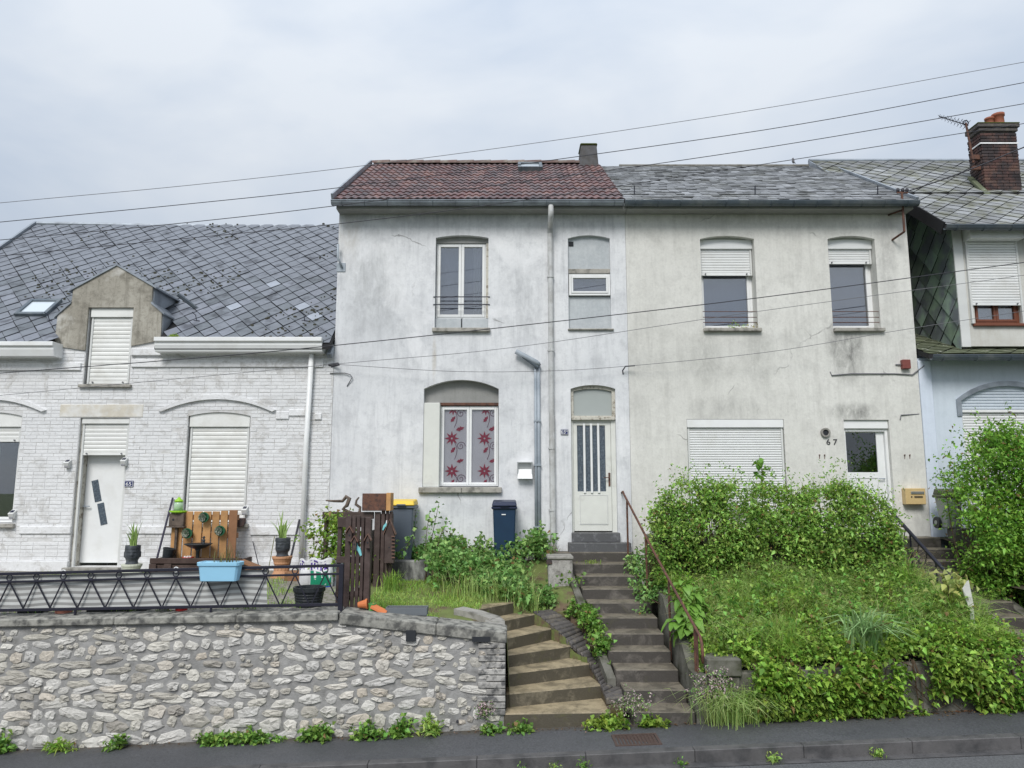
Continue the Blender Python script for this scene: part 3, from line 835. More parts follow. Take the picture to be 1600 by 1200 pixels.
# front door with its shutter
yd = FY + .24
df = MB(); df.box(dx0, dx0 + .05, FY + .06, yd + .05, zdoor, dz1); df.box(dx1 - .04, dx1, FY + .06, yd + .05, zdoor, dz1)
df.build('door_frame', MT['old_frame'], h65)
roller_shutter(h65, dx0 + .02, dx1 - .01, dz1 - .004, fz(711), FY + .07, .10, .078, guides_to=zdoor)
door = MB().box(dx0 + .052, dx1 - .042, yd, yd + .05, zdoor + .05, fz(700)).build('door', MT['pvc'], h65, bevel=.006)
dcx = (dx0 + dx1) / 2
for (px, py, ang) in ((151, 767, 14), (160, 803, 14)):
    c = P(px, py, yd)
    mm = Matrix.Translation((c.x, yd - .002, c.z)) @ Matrix.Rotation(math.radians(-ang), 4, 'Y')
    MB().obox(mm, .062, .006, .20).build('pane', MT['glass_patt'], door, bevel=.003)
MB().box(dx0 + .07, dx0 + .10, yd - .05, yd, zdoor + 1.05, zdoor + 1.07).box(dx0 + .07, dx0 + .19, yd - .06, yd - .045, zdoor + 1.05, zdoor + 1.07).build('handle', MT['galv'], door)
MB().box(dx0 - .05, dx1 + .05, FY - .12, FY + .3, zdoor - .10, zdoor - .001).build('doorstep', MT['concrete'], h65, bevel=.01)
# right window (closed shutter), left window
roller_shutter(h65, wx0 + .02, wx1 - .02, wz1 - .004, wz0 + .02, FY + .08, .26, .078, arched=.06)
ls = roller_shutter(h65, lx0 + .02, lx1 - .02, wz1 - .004, fz(690), FY + .08, .26, .078, arched=.06)
casement(h65, lx0 + .01, lx1 - .01, wz0 + .01, fz(672), FY + .16, .05)
curtain(h65, lx0 + .1, lx0 + .55, wz0 + .05, fz(672), FY + .32, 'curtain', 5)
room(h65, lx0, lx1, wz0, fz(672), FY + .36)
for a, b in ((wx0, wx1), (lx0, lx1)):
    MB().box(a - .07, b + .07, FY - .08, FY + .15, wz0 - .07, wz0 - .002).build('window_sill', MT['sill'], h65, bevel=.008)
# white boxed gutters, downpipe
def fascia(xa, xb, z0, z1):
    mb = MB(); yb = FY - .001
    prof = [(yb, z0), (yb - .26, z0), (yb - .30, z0 + .12), (yb - .30, z1 - .09), (yb - .34, z1 - .075), (yb - .34, z1), (yb, z1)]
    mb.prism_x(prof, xa, xb); return mb.build('boxed_gutter', MT['pvc'], h65, bevel=.006)
fascia(fx(241, 540, 13.1), X65R - .16, fz(549, 13.1), fz(527, 13.1) + .0)
fascia(X65L - .2, fx(84, 540, 13.1), fz(556, 13.1), fz(534, 13.1))
MB().tube([(fx(489, 560), FY - .10, fz(549)), (fx(480, 700), FY - .085, fz(700)), (fx(476, 800), FY - .08, 1.40)], .048, 10).build('downpipe', MT['pvc'], h65, smooth=True)
MB().bar((X65R - .06, 13.25, EZ65 - .22), (X65R - .03, 14.1, EZ65 + .55), .10, .12).build('lead_flashing', MT['zinc'], h65, bevel=.02)

# ================================================================== house 65 bis (grey white render, red tile roof)
XB0, XB1 = fx(521), fx(981, 540)
EZB = P(800, 318, 13.1).z
RYB = 16.6; rzb = P(760, 258, RYB).z
hb = thing('rendered_house', 'tall narrow house in streaked grey white render under a red tiled roof', 'house', ((XB0 + XB1) / 2, FY, 1.6))
uw = (fx(680, 440), fx(763, 440), fz(519), fz(371.5), fz(367.5))
ur = (fx(888, 440), fx(954, 440), fz(516), fz(372.5), fz(367.5))
gw = (fx(661, 690), fx(779, 690), fz(761), fz(607.5), fz(593.5))
gd = (fx(893, 740), fx(964, 740), fz(833), fz(607.5), fz(601.5))
outer = [(XB0, .6), (XB1, .6), (XB1, EZB), (XB0, EZB)]
hol = [arch(a, b, c, d, e) for (a, b, c, d, e) in (uw, ur, gw, gd)]
MB().prism([outer] + hol, FY, FY + .35).build('front_wall', MT['wall65bis'], hb)
sw = MB(); prof = [(FY + .35, .6), (RYB + 3.3, .6), (RYB + 3.3, EZB - .05), (RYB, rzb - .2), (FY + .35, EZB - .05)]
sw.prism_x(prof, XB0, XB0 + .3); sw.box(XB0 + .3, XB1, RYB + 3.0, RYB + 3.3, .6, EZB - .1)
sw.build('side_wall', MT['wall65bis'], hb)
EY = 13.08
e0 = Vector((XB0 - .03, EY, EZB + .06)); e1 = Vector((XB1 - .06, EY, EZB + .06)); r0 = Vector((XB0 - .03, RYB, rzb)); r1 = Vector((XB1 - .06, RYB, rzb))
rb = MB(); rb.hexa([e0 + dn, e1 + dn, r1 + dn, r0 + dn, e0, e1, r1, r0])
b0, b1 = Vector((e0.x, 2 * RYB - EY, EZB + .06)), Vector((e1.x, 2 * RYB - EY, EZB + .06))
rb.hexa([r0 + dn, r1 + dn, b1 + dn, b0 + dn, r0, r1, b1, b0])
roofb = rb.build('roof', MT['deck'], hb)
mB = plane_mtx(e0, e1 - e0, r0 - e0); SLB = (r0 - e0).length; WB = (e1 - e0).length
# interlocking clay tiles: each with two rolls
nc, nr = 20, 13; tw, tl = WB / nc, SLB / nr
tb = MB(); ns = 12; vs_ = []
for yy, lift in ((-.03, .034), (tl + .02, .010)):
    for i in range(ns + 1):
        u = i / ns; hgt = .022 * (1 - math.cos(u * 4 * math.pi)) / 2 * 1.2
        vs_.append(((u - .5) * tw * 1.01, yy - tl / 2, lift + hgt))
for i in range(ns + 1):
    u = i / ns; hgt = .022 * (1 - math.cos(u * 4 * math.pi)) / 2 * 1.2
    vs_.append(((u - .5) * tw * 1.01, -.03 - tl / 2, lift + hgt - .004))
n1 = ns + 1
fs = [(i, i + 1, n1 + i + 1, n1 + i) for i in range(ns)] + [(2 * n1 + i, 2 * n1 + i + 1, i + 1, i) for i in range(ns)]
tile_me = tb.add(vs_, fs).mesh('roof_tile', MT['tile'], fix=False)
for j in range(nr):
    for i in range(nc):
        if 10 <= j <= 11 and 12 < (i + .5) < 15: pass
        mm = mB @ Matrix.Translation(((i + .5) * tw + R.uniform(-.004, .004), (j + .5) * tl + R.uniform(-.006, .006), R.uniform(0, .006))) @ Matrix.Rotation(R.uniform(-.012, .012), 4, 'Z')
        link('roof_tile', tile_me, roofb, mtx=mm)
rt = MB(); n = 9
for i in range(n + 1):
    a = math.pi * i / n; rt.v += [(-.2, .11 * math.cos(a), .10 * math.sin(a)), (.21, .125 * math.cos(a), .115 * math.sin(a))]
rt.f = [(2 * i, 2 * i + 1, 2 * i + 3, 2 * i + 2) for i in range(n)]
rtm = rt.mesh('ridge_tile', MT['ridge_tile'], smooth=True)
for i in range(int(WB / .4)):
    link('ridge_tile', rtm, roofb, loc=(e0.x + .2 + i * .4, RYB, rzb + .01))
MB().bar(e0 + Vector((-.03, 0, .0)), r0 + Vector((-.03, 0, .0)), .04, .24).build('verge_board', MT['zinc'], roofb)
pk = P(829, 277, 15.5); kcy = (pk.y - EY) / (RYB - EY) * SLB
kk = min(kcy + .55, SLB - .6)
roof_window(roofb, mB, pk.x - e0.x, kk, .55, .7, up=.12)
# chimney at the ridge, towards the neighbour
c0 = P(920, 262, RYB)
ch = MB(); ch.hexa([(c0.x - .26, RYB - .3, rzb - .4), (c0.x + .22, RYB - .3, rzb - .4), (c0.x + .22, RYB + .35, rzb - .4), (c0.x - .26, RYB + .35, rzb - .4),
                    (c0.x - .2, RYB - .22, rzb + .40), (c0.x + .17, RYB - .22, rzb + .40), (c0.x + .17, RYB + .3, rzb + .40), (c0.x - .2, RYB + .3, rzb + .40)])
ch = ch.build('chimney', MT['chim'], roofb, bevel=.02)
MB().box(c0.x - .22, c0.x + .19, RYB - .24, RYB + .32, rzb + .40, rzb + .45).build('moss_cap', MT['moss'], ch, bevel=.03)
gutter(hb, XB0 - .06, XB1 - .08, 13.03, EZB + .01, .075, 'zinc')
MB().box(XB0 + .01, XB1 - .005, EY + .03, FY - .001, EZB - .10, EZB - .04).build('soffit', MT['soffit_grey'], hb)
dp = fx(861, 580)
MB().tube([(dp, 13.03, EZB - .06), (dp, 13.05, EZB - .28), (dp, FY - .06, EZB - .36), (dp, FY - .06, EZB - .5)], .05, 10).build('swan_neck', MT['pipe_paint'], hb, smooth=True)
MB().tube([(dp, FY - .06, EZB - .5), (dp, FY - .06, 4.2)], .05, 10).build('downpipe', MT['pipe_paint'], hb)
MB().tube([(dp + .005, FY - .055, 4.2), (dp + .01, FY - .055, 1.75)], .057, 10).build('downpipe', MT['pipe_paint'], hb)
cl = MB()
for z in (2.5, 3.6, 5.4, 6.8): cl.tube([(dp, FY - .055, z), (dp, FY - .055, z + .03)], .066, 10).box(dp - .01, dp + .01, FY - .055, FY + .01, z, z + .03)
cl.build('pipe_clamp', MT['pipe_paint'], hb)
# upper window
a, b, z0, zs, zt = uw
y = FY + .13
f = casement(hb, a + .01, b - .045, fz(495), fz(377) , y, .022, lights=2, sash=.05)
MB().prism([arch(a, b, fz(377) + .001, zs, zt)], y - .03, y + .2).build('arch_infill', MT['soffit_grey'], hb)
MB().box(b - .044, b, y - .03, y + .1, fz(495), fz(377)).build('window_packing', MT['old_frame'], hb)
MB().box(a, a + (b - a) * .49, y - .05, y + .15, fz(513), fz(496)).build('sill_block', MT['infill'], hb, bevel=.01)
MB().box(a + (b - a) * .51, b, y - .05, y + .15, fz(513), fz(496)).build('sill_block', MT['infill'], hb, bevel=.01)
MB().box(a - .04, b + .04, FY - .07, FY + .13, z0 - .002, fz(513)).build('window_sill', MT['sill'], hb, bevel=.01)
for py in (464, 476): MB().bar((a - .03, FY - .005, fz(py)), (b + .03, FY - .005, fz(py)), .016, .016).build('guard_bar', MT['black_metal'], hb)
xm = (a + b) / 2
curtain(hb, xm + .2, xm + .34, fz(492), fz(380), y + .15, 'curtain', 3, .02); curtain(hb, a + .05, b - .05, fz(494), fz(379), y + .24, 'blind', 6, .006, 'window_blind')
room(hb, a, b, fz(495), fz(377), y + .3, .3)
# blocked recess with a little window
a, b, z0, zs, zt = ur
y = FY + .07
MB().prism([[(a - .02, fz(427)), (b + .02, fz(427)), (b + .02, zt + .02), (a - .02, zt + .02)]], y, y + .2).build('recess_infill', MT['infill'], hb)
MB().box(a - .02, b + .02, y + .01, y + .2, fz(514), fz(462)).build('recess_infill', MT['infill'], hb)
MB().box(a, b, y - .03, y + .1, fz(426) , fz(419)).build('lintel', MT['sill'], hb, bevel=.006)
MB().box(a - .02, b + .04, FY - .05, FY + .12, z0 - .002, fz(514)).build('window_sill', MT['sill'], hb, bevel=.008)
casement(hb, a + .015, b - .005, fz(461), fz(428), y - .05, .04, lights=1, sash=.035)
MB().box(a + .02, a + .11, y - .012, y, fz(383), fz(376)).build('vent_hole', MT['hollow_shade'], hb)
curtain(hb, a + .03, b - .03, fz(460), fz(429), y + .08, 'blind', 3, .004, 'window_blind'); room(hb, a, b, fz(461), fz(428), y + .12, .3)
# ground floor window with printed curtain
a, b, z0, zs, zt = gw
y = FY + .16
xw0, xw1 = fx(688, 690, y), fx(779, 690, y) - .01
MB().prism([arch(a, b, fz(632), zs, zt)], y - .02, y + .2).build('arch_infill', MT['soffit_grey'], hb)
MB().box(a, xw0 - .002, FY + .02, y + .1, z0, fz(629)).build('side_panel', MT['cream_paint'], hb, bevel=.01)
casement(hb, xw0, xw1, z0 + .015, fz(633), y, .022, lights=2, sash=.045, glass='glass_clear')
MB().box(xw0 - .02, b, y - .04, y + .02, fz(632) - .002, fz(628)).build('lintel_strip', MT['rust'], hb)
zc0, zc1 = z0 + .06, fz(635)
curtain(hb, xw0 + .04, xw1 - .04, zc0, zc1, y + .04, 'net', 4, .004, 'net_curtain')
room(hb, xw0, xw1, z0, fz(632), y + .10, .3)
net = [o for o in hb.children if o.name.startswith('net_curtain')][0]
def flower(cx, cz, r, yy):
    mb = MB(); pts = []
    for k in range(16):
        a_ = 2 * math.pi * k / 16; rr = r * 1.18 if k % 2 == 0 else r * .52
        pts.append((cx + rr * math.sin(a_), cz + rr * math.cos(a_)))
    ring = [(cx + r * .16 * math.sin(2 * math.pi * k / 8), cz + r * .16 * math.cos(2 * math.pi * k / 8)) for k in range(8)]
    mb.prism([pts, ring], yy - .002, yy); return mb
def leafp(cx, cz, r, ang, yy):
    pts = [(-1, 0), (-.35, .45), (-.1, .3), (.25, .55), (.4, .3), (1, .05), (.4, -.35), (.1, -.3), (-.3, -.5)]
    ca, sa = math.cos(ang), math.sin(ang)
    return MB().prism([[(cx + r * (p[0] * ca - p[1] * sa), cz + r * (p[0] * sa + p[1] * ca)) for p in pts]], yy - .002, yy)
def spiral(cx, cz, r, yy, fl=1):
    return MB().tube([(cx + fl * r * (1 - k / 26) * math.cos(k * .45), yy, cz + r * (1 - k / 26) * math.sin(k * .45)) for k in range(24)], .005, 4)
yy = y + .032
for pane_i, cxp in enumerate((706, 757)):
    for (dxp, py, kind, s) in ((0, 685, 'f', 10), (0, 736, 'f', 10), (13, 670, 'l', 7), (2, 703, 'm', 6), (13, 720, 'l', 6), (2, 655, 'm', 6), (2, 640, 'f', 8), (1, 753, 'm', 5)):
        q = P(cxp + dxp, py, yy); r_ = s / 1150 * 13.4
        if kind == 'f': flower(q.x, q.z, r_, yy).build('printed_flower', MT['flower_red'], net)
        else: leafp(q.x, q.z, r_, .3 if kind == 'l' else .9, yy).build('printed_leaf', MT['flower_red'], net)
    for (dxp, py) in ((14, 697), (14, 748), (14, 646)):
        q = P(cxp + dxp, py, yy); spiral(q.x, q.z, .085, yy).build('printed_tendril', MT['vine_print'], net)
    for (ya, yb) in ((640, 668), (690, 718), (742, 757)):
        mb = MB(); pts = []
        for k in range(9):
            t_ = k / 8; q = P(cxp + 4 + 9 * math.sin(t_ * 2.2) - 8 * t_, yb + (ya - yb) * t_, yy); pts.append(q)
        mb.tube(pts, .005, 4).build('printed_tendril', MT['vine_print'], net)
for half in (0, 1):
    xa = a - .06 + half * ((b - a + .12) * .52); xb = a - .06 + (b - a + .12) * (.52 if half == 0 else 1) - (.006 if half == 0 else 0)
    MB().box(xa, xb, FY - .08, FY + .16, z0 - .105, z0 - .001).build('window_sill', MT['sill'], hb, bevel=.01)
# front door of 65 bis
a, b, z0, zs, zt = gd
y = FY + .10
zt0 = fz(655)
tf = MB().prism([arch(a, b, zt0, zs, zt), arch(a + .055, b - .06, fz(649), zs - .04, zt - .06)], y - .04, y + .08).build('transom_frame', MT['old_frame'], hb)
MB().prism([arch(a + .05, b - .055, fz(649) - .01, zs - .03, zt - .05)], y + .0, y + .01).build('transom_pane', MT['frosted'], tf)
MB().box(a + .02, b - .02, y - .07, y - .04, fz(656), fz(651)).build('transom_bar', MT['old_frame'], tf, bevel=.006)
dfr = MB(); dfr.box(a, a + .045, y - .01, y + .07, z0, zt0 - .001); dfr.box(b - .085, b, y - .01, y + .07, z0, zt0 - .001); dfr.box(a + .045, b - .085, y - .01, y + .07, zt0 - .04, zt0 - .001)
dfr.build('door_frame', MT['cream_paint'], hb, bevel=.004)
x0, x1 = a + .048, b - .088; zb, ztp = z0 + .03, zt0 - .043
gx0, gx1, gz0, gz1 = x0 + .07, x1 - .10, fz(768), fz(664)
lf = MB().prism([rect(x0, x1, zb, ztp), rect(gx0, gx1, gz0, gz1)], y + .005, y + .05).build('door', MT['cream_paint'], hb, bevel=.004)
w4 = (gx1 - gx0) / 4
for k in range(4):
    MB().box(gx0 + k * w4 + .001, gx0 + (k + 1) * w4 - .001, y + .025, y + .035, gz0, gz1).build('door_pane', MT['glass_patt'], lf)
for k in (1, 2, 3):
    MB().box(gx0 + k * w4 - .02, gx0 + k * w4 + .02, y - .022, y + .023, gz0 - .03, gz1 + .03).build('door_bar', MT['pvc'], lf, bevel=.006)
MB().prism([rect(x0 + .10, x1 - .07, fz(820), fz(773)), rect(x0 + .112, x1 - .082, fz(820) + .012, fz(773) - .012)], y - .004, y + .006).build('panel_bead', MT['pvc_grey'], lf)
MB().box(x0 + .115, x1 - .085, y - .001, y + .006, fz(820) + .015, fz(773) - .015).build('lower_panel', MT['cream_paint'], lf)
hz = fz(748)
MB().box(x1 - .055, x1 - .02, y - .01, y + .006, hz - .13, hz + .11).tube([(x1 - .037, y - .01, hz + .02), (x1 - .037, y - .055, hz + .02), (x1 - .15, y - .055, hz + .02)], .009, 6).build('handle', MT['rust'], lf)
room(hb, a, b, z0, zt, y + .1, .3)

# ================================================================== house 67 (cream render, small slates)
X70, X71 = XB1 + .004, fx(1434, 580)
h67 = thing('rendered_house', 'cream rendered house with shuttered windows and grey slate roof, number 67', 'house', ((X70 + X71) / 2, FY, 1.9))
w1 = (fx(1096, 440), fx(1181, 440), fz(513), fz(373.5), fz(368.5))
w2 = (fx(1297, 440), fx(1371, 440), fz(513), fz(373.5), fz(368.5))
w3 = (fx(1074, 690), fx(1226, 690), fz(800), fz(655))
dd = (fx(1322, 720), fx(1393, 720), fz(836), fz(656))
outer = [(X70, .9), (X71, .9), (X71, EZB), (X70, EZB)]
hol = [arch(*w1), arch(*w2), rect(*w3), rect(*dd)]
MB().prism([outer] + hol, FY - .004, FY + .35).build('front_wall', MT['wall67'], h67)
sw = MB(); prof = [(FY + .35, .9), (RYB + 3.3, .9), (RYB + 3.3, EZB - .05), (RYB, rzb - .2), (FY + .35, EZB - .05)]
sw.prism_x(prof, X71 - .3, X71); sw.box(X70, X71 - .3, RYB + 3.0, RYB + 3.3, .9, EZB - .1)
sw.build('side_wall', MT['wall67'], h67)
e0 = Vector((X70 - .05, EY, EZB + .055)); e1 = Vector((X71 + .02, EY, EZB + .055)); r0 = Vector((X70 - .05, RYB, rzb - .03)); r1 = Vector((X71 + .02, RYB, rzb - .03))
rb = MB(); rb.hexa([e0 + dn, e1 + dn, r1 + dn, r0 + dn, e0, e1, r1, r0])
b0, b1 = Vector((e0.x, 2 * RYB - EY, EZB + .05)), Vector((e1.x, 2 * RYB - EY, EZB + .05))
rb.hexa([r0 + dn, r1 + dn, b1 + dn, b0 + dn, r0, r1, b1, b0])
roof67 = rb.build('roof', MT['deck'], h67)
m67 = plane_mtx(e0, e1 - e0, r0 - e0); W7 = (e1 - e0).length; SL7 = (r0 - e0).length
sl = MB(); rows = 24; rh = SL7 / rows
for j in range(rows):
    x = -R.random() * .2
    while x < W7:
        w = R.uniform(.15, .21)
        a_, b_ = max(x, 0) + .003, min(x + w, W7) - .003
        x += w
        if b_ - a_ < .04: continue
        c = Vector(((a_ + b_) / 2, (j + .5) * rh, 0))
        mm = m67 @ Matrix.Translation(c) @ Matrix.Rotation(R.uniform(-.03, .03), 4, 'Z')
        lf_ = R.uniform(.014, .026)
        lo = -rh * .62 + R.uniform(-.015, .015)
        pl = [(-(b_ - a_) / 2, lo), ((b_ - a_) / 2, lo), ((b_ - a_) / 2, rh * .5), (-(b_ - a_) / 2, rh * .5)]
        zt_ = [lf_, lf_ + R.uniform(-.006, .006), .006, .006]
        vs_ = [mm @ Vector((p[0], p[1], z_ - .007)) for p, z_ in zip(pl, zt_)] + [mm @ Vector((p[0], p[1], z_)) for p, z_ in zip(pl, zt_)]
        sl.add(vs_, MB.BF)
stuff(sl.build('slates', MT['slate67'], roof67))
MB().tube([r0 + Vector((0.45, 0, .0)), r1], .05, 8).build('ridge_cap', MT['ridge_grey'], roof67)
MB().bar(e1 + Vector((.04, 0, .0)), r1 + Vector((.04, 0, .0)), .05, .12).build('verge_board', MT['zinc'], roof67)
gutter(h67, X70 - .07, X71 + .05, 13.03, EZB + .0, .075, 'zinc_dark')
MB().box(X70, X71, EY + .03, FY - .006, EZB - .10, EZB - .04).build('soffit', MT['soffit_grey'], h67)
for (px, py) in ((992, 311), (1181, 303), (1373, 302)):
    p = P(px, py, 13.4); q = m67 @ Vector((p.x - e0.x, .45, .03))
    MB().tube([q, q + Vector((0, -.02, .16))], .011, 5).build('snow_hook', MT['black_metal'], roof67)
def up67(w, slat_to, glass_to):
    a, b, z0, zs, zt = w; y = FY + .16
    MB().prism([arch(a, b, fz(376, y), zs, zt)], y - .02, y + .15).build('arch_infill', MT['cream_paint'], h67)
    roller_shutter(h67, a, b - .002, fz(376, y) - .001, fz(slat_to, y), y, .18, .05, m='pvc', guides_to=fz(slat_to, y))
    casement(h67, a, b, z0, fz(393, y), y + .08, .05, lights=1, sash=.045)
    curtain(h67, a + .02, b - .02, z0 + .03, fz(393, y), y + .22, 'blind', 4, .004, 'window_blind')
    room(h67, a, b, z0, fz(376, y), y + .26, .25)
    MB().box(a - .0, b + .05, FY - .08, FY + .14, z0 - .07, z0 - .002).build('window_sill', MT['sill'], h67, bevel=.01)
    for py in (486, 495, 503): MB().tube([(a - .02, FY + .04, fz(py)), (b + .02, FY + .04, fz(py))], .007, 5).build('guard_bar', MT['rust'], h67)
up67(w1, 431, 505); up67(w2, 413, 500)
a, b, z0, z1 = w3
roller_shutter(h67, a + .005, b - .005, z1 - .003, z0 + .01, FY + .05, .15, .044, m='pvc')
MB().box(a - .04, b + .04, FY - .07, FY + .1, z0 - .06, z0 - .002).build('window_sill', MT['sill'], h67, bevel=.01)
a, b, z0, z1 = dd
y = FY + .13
frame(MB(), a + .002, b - .002, z0, z1 - .16, .05, y - .06, y + .06).build('door_frame', MT['pvc'], h67, bevel=.004)
MB().box(a + .002, b - .002, y - .10, y + .08, z1 - .158, z1 - .002).build('shutter_box', MT['pvc'], h67, bevel=.006)
zg0, zg1 = fz(738, y), fz(676, y)
lf = MB().prism([rect(a + .054, b - .054, z0 + .052, z1 - .212), rect(a + .075, b - .19, zg0, zg1)], y - .005, y + .045).build('door', MT['pvc'], h67, bevel=.004)
pane(lf, a + .075, b - .19, zg0, zg1, y + .015, 'glass_dark', 'door_pane')
MB().prism([rect(a + .09, b - .20, z0 + .15, fz(746, y)), rect(a + .105, b - .215, z0 + .165, fz(746, y) - .015)], y - .014, y - .004).build('panel_bead', MT['pvc_grey'], lf)
MB().tube([(b - .10, y - .006, z0 + 1.0), (b - .10, y - .05, z0 + 1.0), (b - .21, y - .05, z0 + 1.0)], .01, 6).build('handle', MT['galv'], lf)
room(h67, a, b, z0, z1, y + .1, .4)
# round flue opening
fc = P(1289, 676, FY - .005)
mb = MB(); prof = [(.085, -.02), (.085, .045), (.055, .045), (.052, -.15), (.0, -.15)]
tmp = MB().lathe(prof, (0, 0, 0), 16)
mb.add([(fc.x + v[0], fc.y - v[2], fc.z + v[1]) for v in tmp.v], tmp.f)
mb.build('flue_collar', MT['concrete'], h67)
MB().tube([(fc.x, FY + .02, fc.z), (fc.x, FY - .03, fc.z)], .05, 14).build('flue_mouth', MT['hollow_shade'], h67)
for (px, py) in ((1280, 711), (1288, 711), (1413, 711), (1421, 711)):
    q = P(px, py, FY); MB().tube([(q.x, FY + .01, q.z), (q.x, FY - .03, q.z)], .011, 6).box(q.x - .005, q.x + .005, FY - .009, FY - .003, q.z - .07, q.z - .01).build('rusty_peg', MT['rust'], h67)

# ================================================================== house 69 (pale blue, slate upper storey)
X90, X91 = X71 + .004, 13.6
h69 = thing('rendered_house', 'pale blue house with green slate cheek, dormer window and brick chimney', 'house', (10.3, FY, 2.0))
y9 = FY + .02
LE = P(1520, 556, 13.05)                           # lower eave
aw = (fx(1504, 660, y9), fx(1504, 660, y9) + 1.75, fz(800, y9), fz(626, y9), fz(603, y9))
MB().prism([[(X90, .9), (X91, .9), (X91, LE.z + .02), (X90, LE.z + .02)], arch(*aw)], y9, y9 + .35).build('front_wall', MT['wall69'], h69)
MB().box(X90 + .002, X90 + .23, y9 - .05, y9 + .01, .9, LE.z - .03).build('pilaster', MT['pilaster69'], h69, bevel=.01)
MB().box(X91 - .3, X91, y9 + .35, 19.5, .9, 8.2).box(X90 + .01, X91 - .3, 19.2, 19.5, .9, 8.2).build('side_wall', MT['wall69'], h69)
a, b, z0, zs, zt = aw
oa, ia = arch(a - .09, b + .09, z0, zs + .02, zt + .09)[2:], arch(a, b, z0, zs, zt)[2:]
MB().prism([[(b + .09, fz(650, y9))] + oa + [(a - .09, fz(650, y9))] + [(a, fz(650, y9))] + ia[::-1] + [(b, fz(650, y9))]], y9 - .025, y9 + .01).build('window_surround', MT['zinc'], h69)
sh9 = MB().prism([arch(a, b, fz(640, y9), zs, zt)], y9 + .06, y9 + .12).build('arched_shutter_head', MT['wall69'], h69)
for k in range(7):
    z = fz(640, y9) + .035 + k * .055
    if z < zt - .04:
        hw = (b - a) / 2 * math.sqrt(max(.02, 1 - ((z - zs) / (zt - zs)) ** 2)) if z > zs else (b - a) / 2
        MB().box((a + b) / 2 - hw + .03, (a + b) / 2 + hw - .03, y9 + .045, y9 + .061, z - .022, z + .022).build('slat', MT['wall69'], sh9, bevel=.006)
roller_shutter(h69, a + .01, b - .01, fz(640, y9), z0 + .02, y9 + .09, .05, .05, m='pvc')
MB().box(a - .07, b + .07, y9 - .07, y9 + .2, z0 - .07, z0 - .002).build('window_sill', MT['sill'], h69, bevel=.01)
# lower roof, mossy
LS = .42
e0 = Vector((X90 + .02, 13.05, LE.z + .03)); e1 = Vector((X91, 13.05, LE.z + .03)); LYB = 15.7
r0 = Vector((e0.x, LYB, e0.z + LS * (LYB - 13.05))); r1 = Vector((e1.x, LYB, r0.z))
lr = MB().hexa([e0 + dn, e1 + dn, r1 + dn, r0 + dn, e0, e1, r1, r0]).build('lower_roof', MT['deck'], h69)
mL = plane_mtx(e0, e1 - e0, r0 - e0)
CX = P(1502, 500, 13.3).x                          # cheek plane
diamonds(lr, mL, (.0, 3.6, .0, 2.6), .42, .40, MT['moss_roof'], lambda c: c[0] + e0.x > CX + .05 and c[1] > .45, 300)
gutter(h69, X90 + .03, X91, 13.0, LE.z - .01, .075, 'zinc_dark', .6)
# upper storey block
UE = P(1540, 354, 12.95); UZ = UE.z
fd = 13.32
cheek = MB().prism_x([(fd, e0.z + LS * (fd - 13.05) - .02), (LYB, r0.z - .02), (LYB, UZ + .775 * (LYB - 12.95) - .05), (fd, UZ + .775 * (fd - 12.95) - .05)], CX, CX + .06).build('cheek_wall', MT['deck'], h69)
mC = plane_mtx((CX - .002, LYB, e0.z + LS * .3), (0, -1, 0), (0, 0, 1))
topz = lambda y_: UZ + .775 * (y_ - 12.95) - .06
botz = lambda y_: e0.z + LS * (y_ - 13.05)
# half planes in the cheek's own coordinates: u = LYB - y, v = z - z0
zc = e0.z + LS * .3
diamonds(cheek, mC, (.0, LYB - fd, -.3, 4.2), .47, .50, MT['slate_green'], None, 300, gap=.014, lift=.03,
         bottoms=[(.775, 1, UZ + .775 * (LYB - 12.95) - .06 - zc), (-LS, -1, -(e0.z + LS * (LYB - 13.05) - zc))])
bw_ = MB().box(X90 + .02, CX, LYB - .05, LYB, r0.z - .3, 9.3).build('rear_cheek', MT['deck'], h69)
mR = plane_mtx((X90 + .02, LYB - .052, r0.z - .2), (1, 0, 0), (0, 0, 1))
diamonds(bw_, mR, (0, CX - X90 - .03, 0, 3.3), .40, .42, MT['slate69'], None, 300)
# dormer front
dwx0, dwx1, dwz0, dwz1 = P(1523, 490, fd).x, P(1594, 490, fd).x + .02, fz(506, fd), fz(358, fd)
MB().prism([[(CX - .01, fz(541, fd)), (X91, fz(541, fd)), (X91, UZ + .25), (CX - .01, UZ + .25)], rect(dwx0, dwx1, dwz0, dwz1)], fd, fd + .2).build('dormer_front', MT['dormer69'], h69)
MB().box(CX - .03, CX + .14, fd - .03, fd + .001, fz(541, fd) - .02, UZ + .1).build('corner_board', MT['pvc_grey'], h69, bevel=.006)
roller_shutter(h69, dwx0 - .10, dwx1 + .03, dwz1 + .02, fz(478, fd), fd - .03, .28, .05, m='pvc', box_out=.16, guides_to=dwz0)
wf = casement(h69, dwx0, dwx1, dwz0, fz(460, fd), fd + .06, .05, 'brown_wood_frame', 2, sash=.045)
curtain(h69, dwx0 + .02, dwx1 - .02, dwz0 + .03, fz(460, fd), fd + .17, 'curtain', 7, .015)
room(h69, dwx0, dwx1, dwz0, fz(458, fd), fd + .22, .2)
MB().box(dwx0 - .06, dwx1 + .06, fd - .06, fd - .001, dwz0 - .05, dwz0 - .001).build('window_sill', MT['brown_wood_frame'], h69, bevel=.006)
